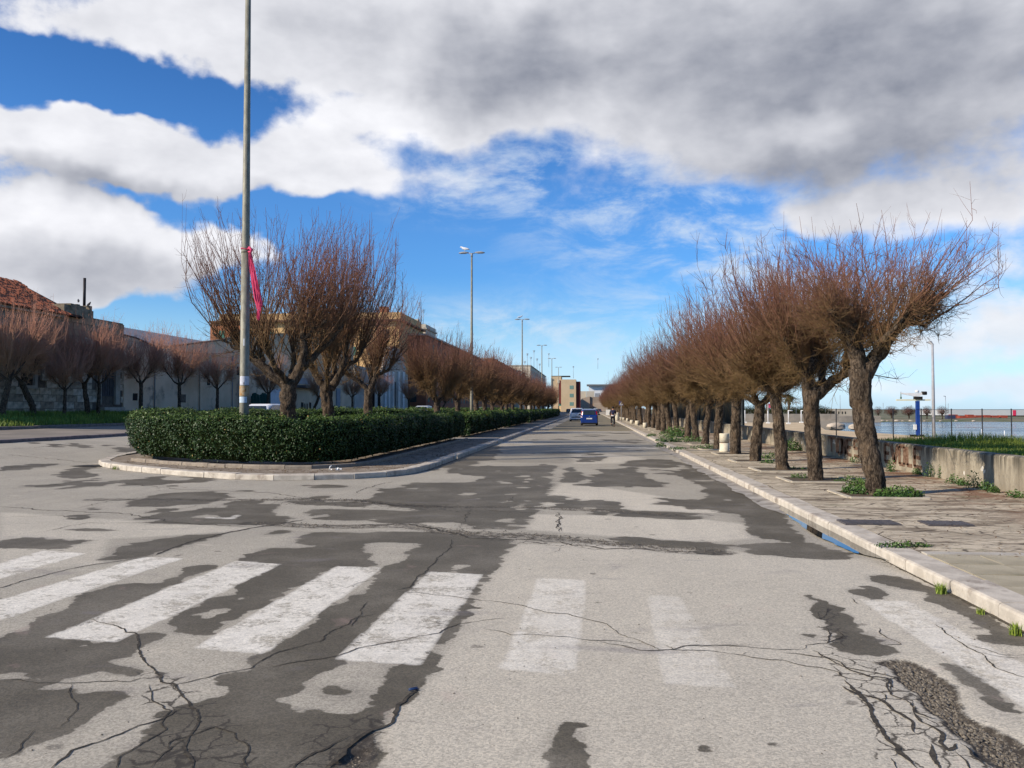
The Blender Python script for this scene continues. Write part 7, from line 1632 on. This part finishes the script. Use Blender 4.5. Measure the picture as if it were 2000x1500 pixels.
# ---------------------------------------------------------------- cars
tyre = mat('tyre', (.018, .018, .018), (.03, .03, .03), .9, 10); rimm = mat('wheel_rim', (.40, .40, .41), (.33, .33, .34), .4, 5, metal=.5)
glass = mat('car_glass', (.018, .026, .028), (.025, .034, .036), .06, 2, spec=.8); plate = mat('plate_white', (.70, .70, .68), (.62, .62, .6), .5, 9); redl = mat('tail_lamp', (.42, .012, .012), (.30, .01, .01), .2, 6, spec=.7); blk = mat('black_trim', (.02, .02, .02), (.03, .03, .03), .6, 6)
def car(loc, rz, W_, L_, H_, paint, label, tall=1.0, high_lamps=True, blackband=False, name='parked_car', group=None):
    r = empty(name, loc, rz); tag(r, label, 'car', group); hw = W_ / 2
    # local axes: +y forward, rear at y=0
    zb = .92 * H_ / 1.5; S = [  # y, half width low, belt height, roof height, roof half width, sill z
        (0.0, .86, .88, .88, .80, .40), (.05, .95, .93, .96, .84, .28), (.14, .985, .95, 1.12, .80, .24), (.32, 1.0, .96, 1.42, .74, .22), (.55, 1.0, .97, 1.485, .74, .22), (1.2, 1.0, .97, 1.5, .745, .22), (2.0, 1.0, .96, 1.49, .74, .22), (2.5, 1.0, .95, 1.38, .72, .22), (3.05, .99, .94, .97, .80, .22), (3.35, .97, .88, .90, .80, .22), (L_ - .12, .90, .72, .74, .76, .24), (L_, .80, .52, .54, .7, .34)]
    vs = []; kx = H_ / 1.5
    for y, wl, zbelt, zr, wr, zs in S:
        y = y * (L_ / 3.7) if y < L_ - .2 else y
        half = [(wl * hw * .93, zs), (wl * hw, .50), (wl * hw * 1.0, .72 * kx), (wl * hw * .965, zbelt * kx), (wr * hw + .05, (zr - .05) * kx if zr > zbelt + .1 else (zbelt + .012) * kx), (wr * hw - .06, zr * kx)]
        ring = [(x, y, z) for x, z in half] + [(-x, y, z) for x, z in reversed(half)]; vs += ring
    n = 12; fs = [(i * n + k, (i + 1) * n + k, (i + 1) * n + (k + 1) % n, i * n + (k + 1) % n) for i in range(len(S) - 1) for k in range(n)] + [tuple(range(n)), tuple((len(S) - 1) * n + k for k in reversed(range(n)))]
    b = MB().add(vs, fs, False); bo = b.build('body', paint, r); md = bo.modifiers.new('b', 'BEVEL'); md.width = .035; md.segments = 2; md.limit_method = 'ANGLE'; md.angle_limit = R(20)
    def P(i, k): return Vector(vs[i * n + k])
    def q4(a, b_, c, d, off, inset=.06, nm='window'):
        c0 = (a + b_ + c + d) / 4; qs = [p_.lerp(c0, inset) + Vector(off) for p_ in (a, b_, c, d)]; return MB().prism(qs, tuple(-x * 1.2 for x in off)).build(nm, glass, r)
    # rear screen leaning over the tailgate
    a, b_, c, d = P(1, 8), P(1, 3), P(3, 5), P(3, 6); a = a.lerp(P(3, 7), .12); b_ = b_.lerp(P(3, 4), .12)
    MB().prism([Vector((x_ * hw, y_ * (L_ / 3.7), z_ * kx)) for x_, y_, z_ in ((-.70, .045, .99), (.70, .045, .99), (.62, .265, 1.40), (-.62, .265, 1.40))], (0, .10, 0)).build('rear_window', glass, r)
    for s_, ks in ((1, (3, 4)), (-1, (8, 7))):
        for i0, i1 in ((3, 5), (5, 6), (6, 8)):
            A_, B_, C_, D_ = P(i0, ks[0]), P(i1, ks[0]), P(i1, ks[1]), P(i0, ks[1]); q4(A_, B_, C_, D_, (s_ * .012, 0, .002), .07, 'side_window')
    q4(P(8, 8), P(8, 3), P(7, 5), P(7, 6), (0, .012, .014), .05, 'windscreen')
    for s_ in (-1, 1):
        for yy in (.62 * L_ / 3.7, L_ - .75):
            w_ = MB().tube([(s_ * (hw - .20), yy, .30), (s_ * (hw - .01), yy, .30)], .30, 20).build('wheel', tyre, r); MB().tube([(s_ * (hw - .008), yy, .30), (s_ * (hw + .004), yy, .30)], .19, 14).build('rim', rimm, w_)
        zt_ = 1.30 if high_lamps else .92
        MB().prism([(s_ * hw * .80, -.015, .78 * kx), (s_ * hw * .97, .05, .78 * kx), (s_ * hw * .90, .20 if high_lamps else .08, zt_ * kx), (s_ * hw * .74, .16 if high_lamps else .04, zt_ * kx)], (0, .06, 0)).build('tail_light', redl, r)
        MB().box(s_ * (hw + .02), s_ * (hw + .20), L_ * .64, L_ * .64 + .10, .95 * kx, 1.08 * kx).build('door_mirror', blk, r)
        MB().prism([(s_ * hw * .55, L_ + .002, .60 * kx), (s_ * hw * .86, L_ - .06, .60 * kx), (s_ * hw * .84, L_ - .10, .70 * kx), (s_ * hw * .55, L_ - .07, .70 * kx)], (0, -.02, 0)).build('headlight', lampw, r)
    MB().box(-.26, .26, -.03, .0, .60 * kx, .71 * kx).build('number_plate', plate, r); MB().box(-hw * .90, hw * .90, -.05, .10, .30, .52).build('rear_bumper', paint, r); MB().box(-hw * .88, hw * .88, -.055, .0, .24, .30).build('bumper_lip', blk, r)
    MB().lathe([(.04, 0), (.04, .01)], 12, M=Matrix.Translation((0, -.012, .84 * kx)) @ Matrix.Rotation(R(90), 4, 'X')).build('badge', rimm, r)
    if blackband: MB().box(-hw * .7, hw * .7, -.06, -.0, .50, .60).build('bumper_insert', blk, r)
    MB().box(-hw * .82, hw * .82, .2, L_ - .2, .16, .26).build('underside', blk, r)
    return r
bluep = mat('blue_car_paint', (.003, .030, .19), (.003, .026, .165), .28, 1, coat=.6); whitep = mat('white_car_paint', (.86, .85, .82), (.82, .81, .78), .4, 1, coat=.2)
bx, by_ = G(1151, 832, 0); blue = car((bx, by_, 0), 0, 1.60, 3.65, 1.56, bluep, 'small blue hatchback driving away on the right side of the road', high_lamps=True, name='blue_car')
wx_, wy_ = G(1126.5, 823.5, 0); white = car((wx_, wy_, 0), 0, 1.80, 4.2, 1.66, whitep, 'white family car driving away just left of and beyond the blue hatchback', high_lamps=False, blackband=True, name='white_car')
silver = mat('silver_paint', (.42, .44, .46), (.38, .40, .42), .3, 1, metal=.4, coat=.4); dgr = mat('dark_car_paint', (.03, .035, .045), (.025, .03, .04), .3, 1, coat=.4); grn = mat('dull_green_paint', (.10, .20, .19), (.08, .16, .15), .3, 1, coat=.4)
def behind(u, X, L=4.2): return (X, AX(u, X))
x, y = behind(540, -19.0); car((x, y, .32), R(180), 1.78, 4.4, 1.56, whitep, 'white car parked beyond the curved hedge, roof showing beside the big median tree')
x, y = behind(833, -19.2); car((x, y, .38), R(180), 1.78, 4.3, 1.56, silver, 'silver car whose roof shows over the hedge in front of the red block')
x, y = behind(985, -19.2); car((x, y, .38), R(180), 1.78, 4.3, 1.6, grn, 'dull green car whose roof shows over the hedge near the third lamp')
x, y = behind(945, -19.2); car((x, y, .38), R(180), 1.75, 4.1, 1.5, dgr, 'dark car parked beyond the far hedge, left of the dull green one')
rr = random.Random(31); k = 0; base_cars = {}
for (u, yy, pc_, nm) in ((1138, 262, dgr, 'dark'), (1147, 270, silver, 'silver'), (1156, 300, dgr, 'dark'), (1163, 285, whitep, 'white'), (1170, 250, dgr, 'dark'), (1128, 320, silver, 'silver'), (1175, 330, dgr, 'dark'), (1110, 330, dgr, 'dark'), (1119, 350, whitep, 'white'), (1144, 345, grn, 'dull green'), (1152, 250, grn, 'dull green'), (1160, 360, dgr, 'dark')):
    k += 1; x = UX(u, yy); lb = f'{ordinal(k)} of the tiny distant cars massed at the street end, {nm}'
    if nm not in base_cars: base_cars[nm] = car((x, yy, .0), rr.choice((0, R(180))) , 1.75, 4.1, rr.uniform(1.45, 1.6), pc_, lb, name='distant_car', group='distant cars at the street end')
    else: copy_tree(base_cars[nm], loc=(x, yy, 0), rz=rr.choice((0, R(180), R(90))), label=lb)
tag(MB().prism([(G(1175, 808)[0], 190, 0), (G(1184, 808)[0], 190, 0), (G(1184, 808)[0], 190, 1.35), (G(1175, 808)[0], 190, 1.35)], (0, .6, 0)).build('white_kiosk', wp), 'pale low kiosk wall at the kerb where the tree row ends', 'kiosk')

# ---------------------------------------------------------------- cyclist seen from behind
cx_, cy_ = G(1197.5, 834, 0); bk_ = empty('bicycle', (cx_, cy_, 0)); tag(bk_, 'bicycle ridden away along the right kerb', 'bicycle')
def ring(c, r_, t, nm, mt_, par): 
    MB().tube([(c[0], c[1] + math.cos(a) * r_, c[2] + math.sin(a) * r_) for a in np.linspace(0, 2 * math.pi, 29)], t, 6, cap=False).build(nm, mt_, par)
for y_, nm in ((0, 'rear_wheel'), (1.05, 'front_wheel')):
    w_ = MB().tube([(-.04, y_, .33), (.04, y_, .33)], .03, 8).build(nm, rimm, bk_); ring((0, y_, .33), .32, .018, 'tyre', tyre, w_)
    sp_ = MB(); [sp_.tube([(0, y_, .33), (0, y_ + math.cos(a) * .31, .33 + math.sin(a) * .31)], .003, 3) for a in np.linspace(0, 6.28, 13)]; sp_.build('spokes', rimm, w_)
fr = MB(); [fr.tube([a, b_], .017, 7) for a, b_ in (((0, 0, .33), (0, .42, .28)), ((0, .42, .28), (0, .30, .85)), ((0, 0, .33), (0, .33, .72)), ((0, .42, .28), (0, .88, .80)), ((0, .33, .74), (0, .86, .86)), ((0, .86, .98), (0, 1.05, .33)))]; fr.build('frame', blk, bk_)
MB().tube([(0, .22, .88), (0, .32, .90), (0, .44, .89)], [.08, .06, .02], 8, sq=.4).build('saddle', blk, bk_); MB().tube([(-.27, .74, 1.02), (-.2, .84, 1.03), (0, .86, 1.0), (.2, .84, 1.03), (.27, .74, 1.02)], .014, 6).build('handlebar', blk, bk_); MB().box(-.03, .03, -.20, -.16, .50, .60).build('mudguard', wp, bk_)
for s in (-1, 1): MB().box(s * .09, s * .17, .36, .48, .27 + s * .15 - .02, .27 + s * .15).build('pedal', blk, bk_)
def skin(name, pts, edges, rad, mt_, parent, loc=(0, 0, 0), lvl=2):
    me = bpy.data.meshes.new(name); me.from_pydata(pts, edges, []); me.update(); o = obj(name, me, mt_, parent, loc)
    s_ = o.modifiers.new('skin', 'SKIN'); s_.use_smooth_shade = True
    for i, r_ in enumerate(rad): me.skin_vertices[0].data[i].radius = (r_, r_) if not hasattr(r_, '__len__') else r_
    me.skin_vertices[0].data[0].use_root = True
    sb = o.modifiers.new('sub', 'SUBSURF'); sb.levels = lvl; sb.render_levels = lvl; return o
navy = mat('navy_jacket', (.012, .015, .04), (.018, .02, .05), .85, 12); trou = mat('dark_trousers', (.015, .015, .02), (.022, .022, .028), .9, 9); hair = mat('dark_hair', (.012, .010, .009), (.02, .017, .015), .7, 30); skn = mat('skin', (.42, .24, .16), (.36, .2, .13), .6, 8); shirt = mat('white_shirt', (.62, .62, .62), (.56, .56, .57), .8, 9)
pe = empty('person', (cx_, cy_, 0)); tag(pe, 'person in a dark navy jacket riding a bicycle away from the camera', 'person')
body = skin('body', [(0, .30, .97), (0, .34, 1.18), (0, .40, 1.38), (0, .43, 1.50), (0, .46, 1.60), (0, .47, 1.70),
                     (-.17, .40, 1.40), (-.25, .52, 1.20), (-.25, .74, 1.06), (.17, .40, 1.40), (.25, .52, 1.20), (.25, .74, 1.06),
                     (-.10, .34, .93), (-.13, .66, .72), (-.13, .46, .24), (-.13, .58, .18), (.10, .34, .93), (.13, .58, .58), (.13, .40, .52 - .38), (.13, .54, .09)],
            [(0, 1), (1, 2), (2, 3), (3, 4), (4, 5), (2, 6), (6, 7), (7, 8), (2, 9), (9, 10), (10, 11), (0, 12), (12, 13), (13, 14), (14, 15), (0, 16), (16, 17), (17, 18), (18, 19)],
            [.13, .13, .14, .06, .085, .075, .06, .05, .033, .06, .05, .033, .085, .065, .042, .035, .085, .065, .042, .035], skn, pe)
skin('jacket', [(0, .30, 1.02), (0, .34, 1.18), (0, .40, 1.38), (0, .42, 1.46), (-.17, .40, 1.41), (-.25, .52, 1.20), (-.25, .72, 1.07), (.17, .40, 1.41), (.25, .52, 1.20), (.25, .72, 1.07)], [(0, 1), (1, 2), (2, 3), (2, 4), (4, 5), (5, 6), (2, 7), (7, 8), (8, 9)], [.165, .165, .17, .08, .085, .07, .05, .085, .07, .05], navy, pe)
skin('trousers', [(0, .31, .96), (-.10, .34, .92), (-.13, .66, .72), (-.13, .47, .30), (.10, .34, .92), (.13, .58, .58), (.13, .41, .20)], [(0, 1), (1, 2), (2, 3), (0, 4), (4, 5), (5, 6)], [.15, .10, .08, .06, .10, .08, .06], trou, pe)
MB().lathe([(.165, .93), (.17, .99), (.16, 1.02)], 16, M=Matrix.Translation((0, .29, 0))).build('shirt_hem', shirt, pe)
MB().lathe([(.03, -.11), (.085, -.07), (.105, 0), (.09, .07), (.04, .105)], 14, M=Matrix.Translation((0, .455, 1.68))).build('hair', hair, pe)
for s in (-1, 1): MB().tube([(s * .13, .40, .22 if s < 0 else .10), (s * .13, .50, .17 if s < 0 else .06), (s * .13, .64, .16 if s < 0 else .05)], [.04, .045, .03], 8).build('shoe', blk, pe)
